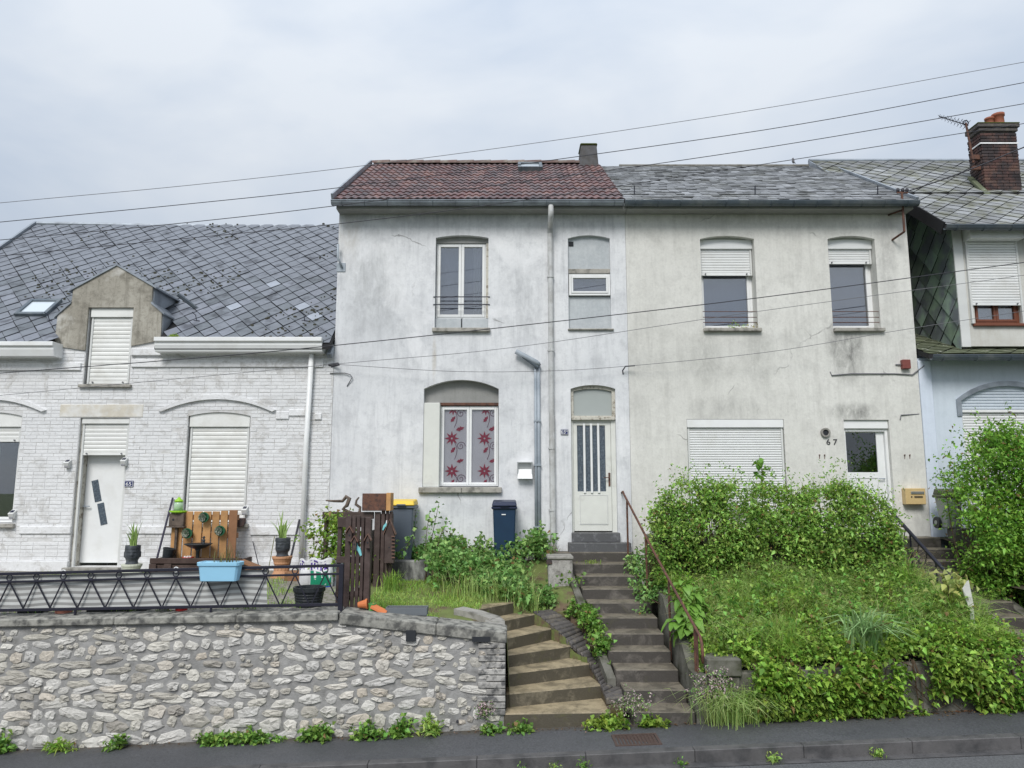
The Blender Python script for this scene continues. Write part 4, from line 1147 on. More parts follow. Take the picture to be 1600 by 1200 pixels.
# upper roof in two pitches
BY = 14.6; BZ = UZ + .775 * (BY - 12.95)
RX0 = P(1475, 352, 12.95).x
e0u, e1u = Vector((RX0, 12.95, UZ + .03)), Vector((X91 + .1, 12.95, UZ + .03))
k0u, k1u = Vector((RX0, BY, BZ + .03)), Vector((X91 + .1, BY, BZ + .03))
rzu = P(1400, 252, 16.6).z
up = MB().hexa([e0u + dn, e1u + dn, k1u + dn, k0u + dn, e0u, e1u, k1u, k0u])
UX0 = P(1264, 254, 16.6).x
q0, q1 = Vector((X90 - .15, BY - .01, BZ + .05)), Vector((X91 + .1, BY - .01, BZ + .05))
s0, s1 = Vector((UX0, 16.6, rzu)), Vector((X91 + .1, 16.6, rzu))
up.hexa([q0 + dn, q1 + dn, s1 + dn, s0 + dn, q0, q1, s1, s0])
bk0, bk1 = Vector((UX0, 19.7, rzu - 2.3)), Vector((X91 + .1, 19.7, rzu - 2.3))
up.hexa([s0 + dn, s1 + dn, bk1 + dn, bk0 + dn, s0, s1, bk1, bk0])
up = up.build('upper_roof', MT['deck'], h69)
SC = Vector((P(1562, 300, 14.9).x, 14.95, 0))
mU = plane_mtx(e0u, e1u - e0u, k0u - e0u); mV = plane_mtx(Vector((UX0 - .0, BY - .01, BZ + .05)), (1, 0, 0), Vector((0, 16.6 - BY + .01, rzu - BZ - .05)))
diamonds(up, mU, (.0, 4.4, .0, (k0u - e0u).length), .36, .36, MT['slate69'], None, 150)
lenV = Vector((0, 16.6 - BY, rzu - BZ - .05)).length
diamonds(up, mV, (.02, 5.6, .0, lenV - .03), .36, .38, MT['slate69'], None, 150)
MB().tube([s0, s1], .06, 8).build('ridge_cap', MT['zinc'], up)
# slate hung verge facing the neighbour, soffit under the overhang
vg = MB(); nseg = 6
for k in range(nseg):
    t0_, t1_ = k / nseg, (k + 1) / nseg
    pa, pb = s0.lerp(q0, t0_ + .01), s0.lerp(q0, t1_ - .01)
    vg.hexa([pa + Vector((-.03, 0, -.55)), pa + Vector((.0, 0, -.55)), pb + Vector((0, 0, -.55)), pb + Vector((-.03, 0, -.55)), pa + Vector((-.03, 0, .03)), pa + Vector((0, 0, .03)), pb + Vector((0, 0, .03)), pb + Vector((-.03, 0, .03))])
vg.build('verge_cladding', MT['zinc'], up)
MB().bar(e0u + Vector((-.02, 0, -.06)), k0u + Vector((-.02, 0, -.06)), .03, .22).build('verge_board', MT['deck'], up)
gutter(h69, RX0 - .02, X91 + .1, 12.90, UZ - .01, .07, 'zinc_dark', .5)
# brick chimney with its pots
cx0, cx1, cy0, cy1 = P(1535, 250, 14.7).x, P(1592, 250, 14.7).x, 14.7, 15.05
czt = P(1560, 196, 14.7).z; czb = BZ - .3
chm = MB().box(cx0 + .012, cx1 - .012, cy0 + .012, cy1 - .012, czb, czt - .01).build('chimney', MT['brick_dark'], h69)
bmes = MB().box(-.104, .104, -.05, .05, -.029, .029).mesh('chimney_brick', MT['brick_red'], bevel=.005)
bmes2 = MB().box(-.05, .05, -.104, .104, -.029, .029).mesh('chimney_brick', MT['brick_red'], bevel=.005)
z = czb + .25; row = 0
while z < czt - .16:
    n = 3; w = (cx1 - cx0) / n
    for k in range(n + (row % 2)):
        xc = cx0 + (k + .5) * w - (w / 2 if row % 2 else 0)
        sx = 1.0
        if row % 2 and k in (0, n): sx = .5; xc = cx0 + w / 4 if k == 0 else cx1 - w / 4
        o = link('chimney_brick', bmes, chm, loc=(xc, cy0 + .04 - R.uniform(0, .006), z)); o.scale = (w / .215 * sx, 1, 1)
    for k in range(2):
        link('chimney_brick', bmes2, chm, loc=(cx0 + .04 - R.uniform(0, .006), cy0 + .13 + k * .2 - (.02 if row % 2 else 0), z), scale=(1, .9, 1))
    z += .066; row += 1
cap = MB()
cap.box(cx0 - .03, cx1 + .03, cy0 - .03, cy1 + .03, czt - .14, czt - .06); cap.box(cx0 - .06, cx1 + .06, cy0 - .06, cy1 + .06, czt - .058, czt + .02)
cap.build('chimney_cap', MT['brick_dark'], chm, bevel=.012)
MB().box(cx0 - .065, cx1 + .065, cy0 - .065, cy1 + .065, czt + .02, czt + .05).build('moss_cap', MT['moss'], chm, bevel=.012)
for (px, s) in ((1546, 1.0), (1560, 1.35)):
    q = P(px, 190, 14.95)
    MB().lathe([(.10 * s, 0), (.085 * s, .1), (.08 * s, .2 * s), (.095 * s, .21 * s), (.095 * s, .25 * s), (.06 * s, .25 * s), (.06 * s, .1)], (q.x, 14.95, czt + .045), 14).build('chimney_pot', MT['clay_pot'], chm, smooth=True)
zb_ = P(1560, 224, 14.7).z
MB().bar((cx0 - .012, cy0 - .012, zb_), (cx1 + .012, cy0 - .012, zb_), .012, .03).bar((cx0 - .018, cy0 - .012, zb_), (cx0 - .018, cy1, zb_), .012, .03).build('steel_band', MT['enamel_white'], chm)
fl = MB()
fl.prism_x([(cy0 - .35, BZ - .28 + .04), (cy1, BZ + .55), (cy1, BZ + .62), (cy0 - .35, BZ - .20)], cx0 - .12, cx0 - .002)
fl.build('chimney_flashing', MT['moss_roof'], chm)

# ================================================================== ground, road, pavement, kerb
def asphalt(name, c, c2, rough=.75, dirt=False):
    t = NT(name)
    a = t.noise(42, 5, .8); b = t.noise(.8, 6, .6, .3); d = t.noise(9, 5, .6)
    cc = t.mix(t.ramp(b, .35, .7), c, c2)
    cc = t.hsv(cc, v=t.math('MULTIPLY_ADD', a, 2.2, -.1))
    cc = t.mix(t.math('MULTIPLY', t.ramp(d, .6, .72), .3), cc, (.03, .03, .03))
    if dirt:
        sp = t.n.new('ShaderNodeSeparateXYZ'); t.l.new(t.pos, sp.inputs[0])
        e = t.math('ADD', t.math('MULTIPLY_ADD', sp.outputs['Y'], 3.2, -3.2 * 9.22), t.math('MULTIPLY_ADD', t.noise(3.5, 7, .7, .6), 2.0, -1.0))
        cc = t.mix(t.math('MULTIPLY', t.ramp(e, .05, .75), .7), cc, (.085, .07, .045))
        cc = t.mix(t.math('MULTIPLY', t.ramp(t.noise(1.3, 7, .7, .4, loc=(7, 2, 2)), .55, .68), .35), cc, (.10, .10, .105))
    t.bump(a, .6, .008)
    return t.done(cc, t.math('MULTIPLY_ADD', b, .35, rough - .2), 0, .4)
MT['asphalt'] = asphalt('road_asphalt', (.11, .112, .116), (.085, .087, .092))
MT['tarmac'] = asphalt('pavement_tarmac', (.066, .068, .074), (.090, .092, .098), .65, True)
MT['kerbstone'] = mat('granite_kerb', (.095, .092, .093), .6, noise=4, amt=.4, c2=(.05, .05, .052), bump=.4, bscale=60, rnd=.12)
MT['soil'] = mat('garden_soil', (.06, .045, .03), .95, noise=6, amt=.4, c2=(.035, .05, .018), bump=.8, bscale=25)
MT['turf'] = mat('mossy_turf_litter', (.12, .15, .045), .95, noise=5, amt=.4, c2=(.07, .085, .03), bump=.8, bscale=25)
MT['turf_soil'] = mat('turf_and_bare_soil', (.13, .16, .05), .95, noise=3, amt=.4, c2=(.12, .085, .055), thr=(.5, .6), bump=.8, bscale=25)
MT['gravel'] = mat('gravel_soil', (.24, .22, .20), .9, noise=18, amt=.5, c2=(.10, .11, .06), bump=.8, bscale=60)
MT['field'] = mat('meadow_ground', (.05, .075, .025), .95, noise=.3, amt=.3)
KY, WY = 8.45, 9.42

def sheet(name, xs, ys, zf, m):
    V = [(x, y, zf(x, y)) for y in ys for x in xs]; n = len(xs)
    F = [(j * n + i, j * n + i + 1, (j + 1) * n + i + 1, (j + 1) * n + i) for j in range(len(ys) - 1) for i in range(n - 1)]
    return MB().add(V, F).build(name, m, fix=False)
def gnd(x, y):
    if y <= 9.6: return street(x) - .30
    return min(street(x), .1) - .35 + (.6 if y > 14 else 0)
struct(sheet('ground', [-900, -300, -80, -40, -20, -10, -5, 0, 5, 10, 20, 40, 80, 300, 900], [-900, -200, -40, -10, 0, 6, 9, 10, 12, 14, 20, 60, 300, 900], gnd, MT['field']))
struct(sheet('road', [-60, -40, -20, -10, -6, -3, 0, 3, 6, 10, 20, 40, 60], [-1.5, 0, 4, 6, 8, 8.47], lambda x, y: street(x) - .125, MT['asphalt']))
xs = [-40, -20] + [-10 + i * .5 for i in range(41)] + [20, 40]
struct(sheet('pavement', xs, [KY + .10, KY + .3, KY + .6, WY, WY + .25], lambda x, y: street(x) + .006 * math.sin(x * 2.1 + y * 5), MT['tarmac']))
kerb = bpy.data.objects.new('kerb', None); col.objects.link(kerb); struct(kerb); kerb.location = (0, KY, 0)
kx = -11.0; seed = 0
joints_px = [fx(j, 1180, KY) for j in (700 + 0, 1180, 1512)]
while kx < 12:
    L = 1.18
    x0, x1 = kx + .002, kx + L - .002
    zj = R.uniform(-.001, .001)
    MB().hexa([(x0, KY, street(x0) - .2), (x1, KY, street(x1) - .2), (x1, KY + .12, street(x1) - .2), (x0, KY + .12, street(x0) - .2),
               (x0, KY, street(x0) + .004 + zj), (x1, KY, street(x1) + .004 + zj), (x1, KY + .12, street(x1) + .008 + zj), (x0, KY + .12, street(x0) + .008 + zj)]).build('kerb_stone', MT['kerbstone'], kerb, bevel=.006)
    kx += L
struct(sheet('gutter_strip', [-40, -20, -10, -5, 0, 5, 10, 20, 40], [KY - .14, KY - .001], lambda x, y: street(x) - .119, MT['kerbstone']))
# access cover
mc = PZ(996, 1160, street(1.5)); ca, cb = PZ(965, 1152, street(1.4)), PZ(1030, 1170, street(1.6))
my0, my1 = KY + .22, KY + .60; mx0, mx1 = mc.x - .26, mc.x + .26
MT['castiron'] = mat('rusty_cast_iron', (.075, .05, .042), .7, noise=20, amt=.4, bump=.5)
man = thing('access_cover', 'small rusty cast iron access cover in the pavement by the steps', 'access cover', (mc.x, (my0 + my1) / 2, street(mc.x)))
zc_ = lambda x: street(x) + .006
frame_ = MB()
for (a, b, c, d) in ((mx0, mx0 + .03, my0, my1), (mx1 - .03, mx1, my0, my1), (mx0 + .03, mx1 - .03, my0, my0 + .03), (mx0 + .03, mx1 - .03, my1 - .03, my1)):
    frame_.hexa([(a, c, zc_(a) - .03), (b, c, zc_(b) - .03), (b, d, zc_(b) - .03), (a, d, zc_(a) - .03), (a, c, zc_(a) + .006), (b, c, zc_(b) + .006), (b, d, zc_(b) + .006), (a, d, zc_(a) + .006)])
frame_.build('frame', MT['castiron'], man)
lid = MB(); nx, ny = 11, 8
lid.hexa([(mx0 + .035, my0 + .035, zc_(mx0) - .03), (mx1 - .035, my0 + .035, zc_(mx1) - .03), (mx1 - .035, my1 - .035, zc_(mx1) - .03), (mx0 + .035, my1 - .035, zc_(mx0) - .03),
          (mx0 + .035, my0 + .035, zc_(mx0) - .006), (mx1 - .035, my0 + .035, zc_(mx1) - .006), (mx1 - .035, my1 - .035, zc_(mx1) - .006), (mx0 + .035, my1 - .035, zc_(mx0) - .006)])
for i in range(nx):
    for j in range(ny):
        x = mx0 + .06 + i * (mx1 - mx0 - .12) / (nx - 1); y = my0 + .06 + j * (my1 - my0 - .12) / (ny - 1)
        lid.box(x - .012, x + .012, y - .012, y + .012, zc_(x) - .008, zc_(x) + .004)
lid.build('lid', MT['castiron'], man)

# ================================================================== terrain of the gardens
def idw(cp):
    C = np.array(cp)
    def f(x, y):
        d2 = (C[:, 0] - x) ** 2 + (C[:, 1] - y) ** 2 + .02
        w = d2 ** -1.6
        return float((w * C[:, 2]).sum() / w.sum())
    return f
z7 = [0] + [.02 + .165 * k for k in range(1, 8)]
NL = [(791, 1115), (794, 1084), (793, 1053), (791, 1024), (784, 999), (756, 976), (727, 956)]
NR = [(950, 1113), (944, 1070), (919, 1037), (889, 1009), (858, 982), (834, 959), (799, 941)]
pl_ = [PZ(*NL[k], z7[k + 1]) for k in range(7)]; pr_ = [PZ(*NR[k], z7[k + 1]) for k in range(7)]
stair_poly = [(p.x, p.y) for p in pl_] + [(p.x, p.y) for p in pr_[::-1]]
stair_poly[0] = (stair_poly[0][0], 9.3); stair_poly[-1] = (stair_poly[-1][0], 9.3)
cwl = [(834, 954), (862, 974), (887, 999), (912, 1022), (929, 1046), (941, 1071), (950, 1092)]
cwr = [(860, 951), (888, 969), (912, 988), (937, 1013), (956, 1034), (966, 1056), (973, 1090)]
cwz = [1.05, .91, .75, .60, .48, .36, .31]
def spl(pts, t):
    t *= len(pts) - 1; i = min(int(t), len(pts) - 2); f = t - i
    p = [Vector(pts[max(0, min(len(pts) - 1, j))]) for j in (i - 1, i, i + 1, i + 2)]
    return .5 * ((2 * p[1]) + (p[2] - p[0]) * f + (2 * p[0] - 5 * p[1] + 4 * p[2] - p[3]) * f * f + (3 * p[1] - p[0] - 3 * p[2] + p[3]) * f ** 3)
CL = [PZ(*cwl[i], cwz[i]) for i in range(7)]; CR = [PZ(*cwr[i], cwz[i]) for i in range(7)]
divider_poly = [(spl(CL, t / 20).x, spl(CL, t / 20).y) for t in range(21)] + [(spl(CR, t / 20).x + .03, spl(CR, t / 20).y) for t in range(20, -1, -1)]
def xcap(y):
    ps = sorted([(spl(CR, t / 20).y, spl(CR, t / 20).x) for t in range(21)])
    return float(np.interp(y, [p[0] for p in ps], [p[1] for p in ps]))
gL = idw([(-9, 9.7, 1.20), (-6, 9.7, 1.25), (-4, 9.7, 1.30), (-2.5, 9.7, 1.32), (-9, 13.4, 1.46), (-6, 13.4, 1.47), (-3.6, 13.4, 1.46), (-6, 11.5, 1.38), (-3, 11.5, 1.38)])
gM = idw([(-2.4, 9.7, 1.28), (-1.2, 9.7, 1.19), (-.4, 9.8, 1.09), (-.7, 11.2, 1.18), (-.2, 12.0, 1.22), (-1.5, 11.2, 1.25), (-2.4, 11, 1.3), (-3, 13.3, 1.55), (-1, 13.3, 1.58), (.5, 13.3, 1.65),
          (.45, 11.9, .98), (.75, 12.4, 1.3), (.9, 13, 1.6), (.9, 11.3, .84), (1.08, 10.7, .60), (1.25, 10.2, .38), (1.35, 9.8, .18), (-1.5, 12.3, 1.4), (-.5, 12.6, 1.45)])
gR = idw([(2.4, 9.55, .60), (3.2, 9.55, .66), (4.5, 9.55, .74), (6.2, 9.55, .84), (2.4, 10.5, .98), (4, 10.5, 1.12), (6.2, 10.5, 1.2), (2.35, 11.6, 1.34), (4, 11.7, 1.5), (6.2, 11.7, 1.62), (5, 10, .92), (3, 10, .85)])
gF = idw([(7.6, 9.5, .9), (9, 9.5, 1.0), (7.6, 11, 1.45), (9, 11, 1.5), (7.6, 13.4, 2.05), (10, 13.4, 2.1), (12, 10, 1.2), (12, 13, 2.1)])
def rough(x, y): return .03 * n3((x, y, 0), 1.7) + .012 * n3((x, y, 3), 6)
def terrain(name, x0, x1, y0, y1, g, m, st=.12, mask=None):
    nx, ny = int((x1 - x0) / st) + 2, int((y1 - y0) / st) + 2
    xs = [x0 + (x1 - x0) * i / (nx - 1) for i in range(nx)]; ys = [y0 + (y1 - y0) * i / (ny - 1) for i in range(ny)]
    return struct(sheet(name, xs, ys, lambda x, y: g(x, y) + rough(x, y) - (mask(x, y) if mask else 0), m))
def xl_stair(y): return 1.46 - .5 * (y - 9.34) / 3.8
def mask_mid(x, y):
    if inside(x, y, stair_poly) or inside(x, y, divider_poly): return 1.3
    if x > xl_stair(y) - .02: return .9
    return 0
terrain('front_yard', -11.5, -2.35, 9.62, 13.41, gL, MT['gravel'], .2)
terrain('garden_bank', -2.35, 1.45, 9.62, 13.41, gM, MT['turf_soil'], .07, mask_mid)
terrain('grass_slope', 2.26, 6.36, 9.56, 11.95, gR, MT['turf'], .12)
terrain('neighbour_garden', 7.42, 13.5, 9.5, 13.42, gF, MT['soil'], .25)

# ================================================================== stone retaining wall
MT['mortar'] = mat('grey_lime_mortar', (.29, .287, .28), .95, noise=6, amt=.4, c2=(.19, .187, .18), thr=(.45, .7), bump=.8, bscale=45)
def stonemat():
    t = NT('pale_rubble_stone')
    o = t.objrand()
    r = t.n.new('ShaderNodeValToRGB'); cr = r.color_ramp
    cr.elements[0].position = 0; cr.elements[0].color = (.32, .30, .27, 1)
    cr.elements[1].position = 1; cr.elements[1].color = (.66, .645, .60, 1)
    for p, c in ((.15, (.44, .42, .37)), (.35, (.58, .56, .505)), (.6, (.49, .48, .46)), (.8, (.62, .605, .565)), (.9, (.48, .43, .36))):
        e = cr.elements.new(p); e.color = (*c, 1)
    t.l.new(o, r.inputs[0])
    n = t.noise(9, 8, .7, .6); n2 = t.noise(3, 6, .6, loc=(5, 5, 5))
    c = t.mix(t.math('MULTIPLY', t.ramp(n, .54, .68), .75), r.outputs[0], (.13, .125, .115))
    c = t.mix(t.math('MULTIPLY', t.ramp(n2, .54, .72), .45), c, (.30, .295, .29))
    c = t.hsv(c, v=t.math('MULTIPLY_ADD', t.noise(40, 4), .5, .75))
    t.bump(t.math('ADD', t.noise(14, 8, .75, .5), t.math('MULTIPLY', t.noise(60, 4), .3)), .8, .02)
    return t.done(c, .9, 0, .2)
MT['stone'] = stonemat()
XW0, XW1 = -9.0, P(788, 1060, WY).x
wtop = lambda x: (P(0, 967, WY).z + (x - P(0, 967, WY).x) * (P(530, 957, WY).z - P(0, 967, WY).z) / (P(530, 957, WY).x - P(0, 967, WY).x)) if x <= XK else P(530, 957, WY).z + (x - XK) * (P(785, 986, WY).z - P(530, 957, WY).z) / (P(785, 986, WY).x - XK)
XK = P(530, 957, WY).x
sw_ = thing('stone_retaining_wall', 'pale rubble stone retaining wall with concrete coping along the pavement', 'wall', (-4, WY, street(-4)))
# mortar core with a rough face
nx, nz = 150, 30; V, F = [], []
for i in range(nx + 1):
    x = XW0 + (XW1 - XW0) * i / nx
    for j in range(nz + 1):
        zb, zt = street(x) - .15, wtop(x) - .085
        z = zb + (zt - zb) * j / nz
        V.append((x, WY + .012 * n3((x, 0, z), 5) + .006 * n3((x, 1, z), 14) + .01, z))
F = [(i * (nz + 1) + j, (i + 1) * (nz + 1) + j, (i + 1) * (nz + 1) + j + 1, i * (nz + 1) + j + 1) for i in range(nx) for j in range(nz)]
core = MB().add(V, F)
core.hexa([(XW0, WY + .02, street(XW0) - .15), (XW1, WY + .02, street(XW1) - .15), (XW1, WY + .32, street(XW1) - .15), (XW0, WY + .32, street(XW0) - .15),
           (XW0, WY + .05, wtop(XW0) - .09), (XK, WY + .05, wtop(XK) - .09), (XK, WY + .32, wtop(XK) - .09), (XW0, WY + .32, wtop(XW0) - .09)])
core.hexa([(XK, WY + .02, street(XK) - .15), (XW1, WY + .02, street(XW1) - .15), (XW1, WY + .32, street(XW1) - .15), (XK, WY + .32, street(XK) - .15),
           (XK, WY + .05, wtop(XK) - .09), (XW1, WY + .05, wtop(XW1) - .09), (XW1, WY + .32, wtop(XW1) - .09), (XK, WY + .32, wtop(XK) - .09)])
core = core.build('mortar_core', MT['mortar'], sw_, smooth=False, fix=False)
def stone_mesh(k):
    rr = random.Random(100 + k); n = rr.randint(8, 11)
    ang = sorted(2 * math.pi * (i + rr.uniform(-.32, .32)) / n for i in range(n))
    p = 3.2
    def rad(a): return (abs(math.cos(a)) ** p + abs(math.sin(a)) ** p) ** (-1 / p) * rr.uniform(.84, 1.12)
    out = [(rad(a) * math.cos(a), rad(a) * math.sin(a)) for a in ang]
    V = [(x, .05, z) for x, z in out] + [(x * .97 + rr.uniform(-.05, .05), rr.uniform(-.006, .004), z * .96 + rr.uniform(-.05, .05)) for x, z in out]
    V += [(x * rr.uniform(.80, .96), -.020 + rr.uniform(-.014, .010), z * rr.uniform(.72, .92)) for x, z in out]
    V += [(x * rr.uniform(.22, .42) + rr.uniform(-.1, .1), -.028 + rr.uniform(-.016, .012), z * .32 + rr.uniform(-.1, .1)) for x, z in out]
    V += [(rr.uniform(-.15, .15), -.032 + rr.uniform(-.014, .010), rr.uniform(-.15, .15))]
    F = []
    for l in range(3):
        for i in range(n):
            j = (i + 1) % n; F.append((l * n + i, l * n + j, (l + 1) * n + j, (l + 1) * n + i))
    F += [(3 * n + i, 3 * n + (i + 1) % n, 4 * n) for i in range(n)]
    me = MB().add(V, F).mesh('stone', MT['stone'])
    return me
SM = [stone_mesh(k) for k in range(46)]
cells = []
hrow = -.02
rows = []
while hrow < 1.5:
    h = R.uniform(.085, .155); rows.append((hrow, h)); hrow += h
wave = lambda x, k: .035 * math.sin(x * 1.1 + k * 1.7) + .02 * math.sin(x * 2.9 + k)
for k, (h0, h) in enumerate(rows):
    x = XW0 + R.random() * .2
    while x < XW1 - .08:
        w = min(R.choice((R.uniform(.12, .2), R.uniform(.16, .3), R.uniform(.24, .42))), XW1 - .03 - x)
        if w < .08: break
        hh = h * R.uniform(.85, 1.25)
        cx, zc0 = x + w / 2, h0 + h / 2 + wave(x, k * .35) + R.uniform(-.02, .02)
        top = wtop(cx) - .11 - street(cx)
        gap = R.uniform(.004, .03)
        x += w
        if zc0 - hh / 2 < -.03 or zc0 + hh / 2 > top: continue
        if R.random() < .04: continue
        if cx > -1.0 and R.random() < .22: continue
        cells.append((cx, zc0 + street(cx), (w - gap) / 2, (hh - R.uniform(.004, .018)) / 2))
# small stones and chips packed into the wider joints
for _ in range(9000):
    cx = R.uniform(XW0, XW1 - .06); hw, hh = R.uniform(.03, .085), R.uniform(.022, .05)
    zc0 = R.uniform(.0, 1.5); top = wtop(cx) - .11 - street(cx)
    if zc0 - hh < -.02 or zc0 + hh > top: continue
    zz_ = zc0 + street(cx)
    if any(abs(cx - c[0]) < (hw + c[2]) * .98 and abs(zz_ - c[1]) < (hh + c[3]) * .98 and ((cx - c[0]) / (hw + c[2])) ** 2 + ((zz_ - c[1]) / (hh + c[3])) ** 2 < .93 for c in cells): continue
    cells.append((cx, zz_, hw, hh))
vx = P(-10, 1060, WY).x
cells.sort(key=lambda c: -(c[2] * c[3]) + (10 if c[0] < vx else 0))
rest = []
for k, (cx, cz, hw, hh) in enumerate(cells):
    me = R.choice(SM); ang = R.uniform(-.22, .22)
    sy = R.uniform(.45, 1.0)
    mm = Matrix.Translation((cx, WY + .012, cz)) @ Matrix.Rotation(ang, 4, 'Y') @ Matrix.Diagonal((hw * R.choice((1, -1)) if False else hw, sy, hh, 1))
    if k < 300: link('stone', me, sw_, mtx=mm)
    else: rest.append((me, mm))
rs = MB()
for me, mm in rest:
    rs.add([mm @ v.co for v in me.vertices], [tuple(p.vertices) for p in me.polygons])
if rs.v: stuff(rs.build('small_stones', MT['stone'], sw_))
# dressed blocks at the right hand end
MT['quoin'] = mat('weathered_end_brick', (.36, .35, .33), .9, noise=10, amt=.35, c2=(.10, .10, .10), thr=(.45, .6), rnd=.5, bump=.7, bscale=40)
for k in range(11):
    z0 = wtop(XW1) - .12 - (k + 1) * .078; w = .22 if k % 2 else .32
    MB().box(XW1 - w, XW1 + .012, WY - .015 - R.uniform(0, .012), WY + .2, z0, z0 + .068).build('end_block', MT['quoin'], sw_, bevel=.008)
# coping: slabs, level part then falling part
cop = MB()
MT['coping'] = mat('weathered_coping', (.30, .295, .265), .9, noise=9, amt=.4, c2=(.09, .09, .085), thr=(.42, .62), bump=.7, bscale=40)
cuts = [XW0, XW0 + 2.0, XW0 + 4.1, XW0 + 5.6, XK - .005]
def slab(x0, x1, out=.05, th=.095, nm='coping_slab'):
    z0, z1 = wtop(x0), wtop(x1)
    return MB().hexa([(x0, WY - out, z0 - th), (x1, WY - out, z1 - th), (x1, WY + .36, z1 - th + .02), (x0, WY + .36, z0 - th + .02),
               (x0, WY - out, z0), (x1, WY - out, z1), (x1, WY + .36, z1 + .02), (x0, WY + .36, z0 + .02)]).build(nm, MT['coping'], sw_, bevel=.014)
for a, b in zip(cuts[:-1], cuts[1:]): slab(a + .003, b - .003)
slab(XK + .006, XK + 1.2, .03, .14); slab(XK + 1.206, XW1 + .03, .03, .14)
MB().box(fx(635, 995, WY), fx(650, 995, WY), WY - .05, WY + .05, P(640, 1001, WY).z, P(640, 984, WY).z).build('dark_pipe_end', MT['hollow_shade'], sw_)
MB().box(fx(738, 998, WY), fx(766, 998, WY), WY - .045, WY + .05, P(750, 1002, WY).z, P(750, 994, WY).z).build('recess_shade_block', MT['hollow_shade'], sw_)  # near-black block painted as the shade of a recess
q = P(715, 1127, WY); MB().tube([(q.x, WY - .03, q.z), (q.x, WY + .05, q.z)], .016, 8).build('weep_pipe', MT['cable'], sw_)
# wall returning beside the curved steps
ret = MB(); pth = [Vector((XW1 + .005, WY + .02, 0)), Vector((pl_[3].x - .02, pl_[3].y, 0)), Vector((pl_[4].x - .02, pl_[4].y, 0)), Vector((pl_[5].x - .02, pl_[5].y, 0)), Vector((pl_[6].x - .03, pl_[6].y + .05, 0))]
zt_ = [wtop(XW1) - .02, 1.13, 1.15, 1.20, 1.24]
for i in range(len(pth) - 1):
    a, b = pth[i], pth[i + 1]; o = Vector((-.26, .05, 0)) if i < 2 else Vector((-.12, -.2, 0)); o2 = Vector((-.26, .05, 0)) if i < 1 else Vector((-.12, -.2, 0))
    ret.hexa([(a.x + o2.x, a.y + o2.y, -.2), (a.x, a.y, -.2), (b.x, b.y, -.2), (b.x + o.x, b.y + o.y, -.2), (a.x + o2.x, a.y + o2.y, zt_[i]), (a.x, a.y, zt_[i]), (b.x, b.y, zt_[i + 1]), (b.x + o.x, b.y + o.y, zt_[i + 1])])
tag(ret.build('stair_side_wall', MT['concrete']), 'low concrete side wall left of the curved steps', 'wall')

# ================================================================== stairs
MT['old_conc'] = mat('damp_mossy_concrete', (.15, .145, .125), .9, noise=3.5, amt=.4, c2=(.055, .058, .035), thr=(.42, .66), bump=.7, bscale=30)
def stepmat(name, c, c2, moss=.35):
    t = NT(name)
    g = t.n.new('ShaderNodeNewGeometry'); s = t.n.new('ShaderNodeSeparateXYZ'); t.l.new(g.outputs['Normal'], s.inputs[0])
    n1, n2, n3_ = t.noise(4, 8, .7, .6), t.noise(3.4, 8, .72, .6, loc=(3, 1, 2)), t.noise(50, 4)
    up_ = t.ramp(s.outputs['Z'], .4, .8)  # lit treads and dark stained risers put into the colour by facing
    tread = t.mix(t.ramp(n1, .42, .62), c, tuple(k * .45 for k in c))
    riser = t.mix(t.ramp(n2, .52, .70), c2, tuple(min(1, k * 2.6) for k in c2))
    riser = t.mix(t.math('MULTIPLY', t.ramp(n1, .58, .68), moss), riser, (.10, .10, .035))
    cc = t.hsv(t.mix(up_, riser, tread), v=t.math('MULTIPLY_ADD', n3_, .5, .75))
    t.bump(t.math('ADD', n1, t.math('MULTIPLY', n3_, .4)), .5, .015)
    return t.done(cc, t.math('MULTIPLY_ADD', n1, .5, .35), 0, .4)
MT['step_a'] = stepmat('worn_lit_tan_step', (.36, .295, .19), (.082, .072, .052), .5)
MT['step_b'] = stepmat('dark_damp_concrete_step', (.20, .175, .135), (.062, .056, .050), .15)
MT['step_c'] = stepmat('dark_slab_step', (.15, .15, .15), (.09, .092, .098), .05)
cs = thing('curved_staircase', 'short curving flight of worn mossy concrete steps beside the stone wall', 'staircase', (.45, 9.6, street(.4)))
ext_l = [p + Vector((-.03, 0, 0)) for p in pl_]; ext_r = [p + Vector((.04, .02, 0)) for p in pr_]
for k in range(7):
    a, b = ext_l[k], ext_r[k]
    if k < 6: c, d = ext_r[k + 1], ext_l[k + 1]
    else:
        c, d = b + Vector((-.1, .45, 0)), a + Vector((-.25, .35, 0))
    dirn = ((c + d) - (a + b)).normalized() * .06
    c, d = c + dirn, d + dirn
    zt = z7[k + 1]; zb = zt - .165 - (.12 if k else .25)
    MB().hexa([(a.x, a.y, zb), (b.x, b.y, zb), (c.x, c.y, zb), (d.x, d.y, zb), (a.x, a.y, zt), (b.x, b.y, zt), (c.x, c.y, zt), (d.x, d.y, zt)]).build('step', MT['step_a'], cs, bevel=.014)
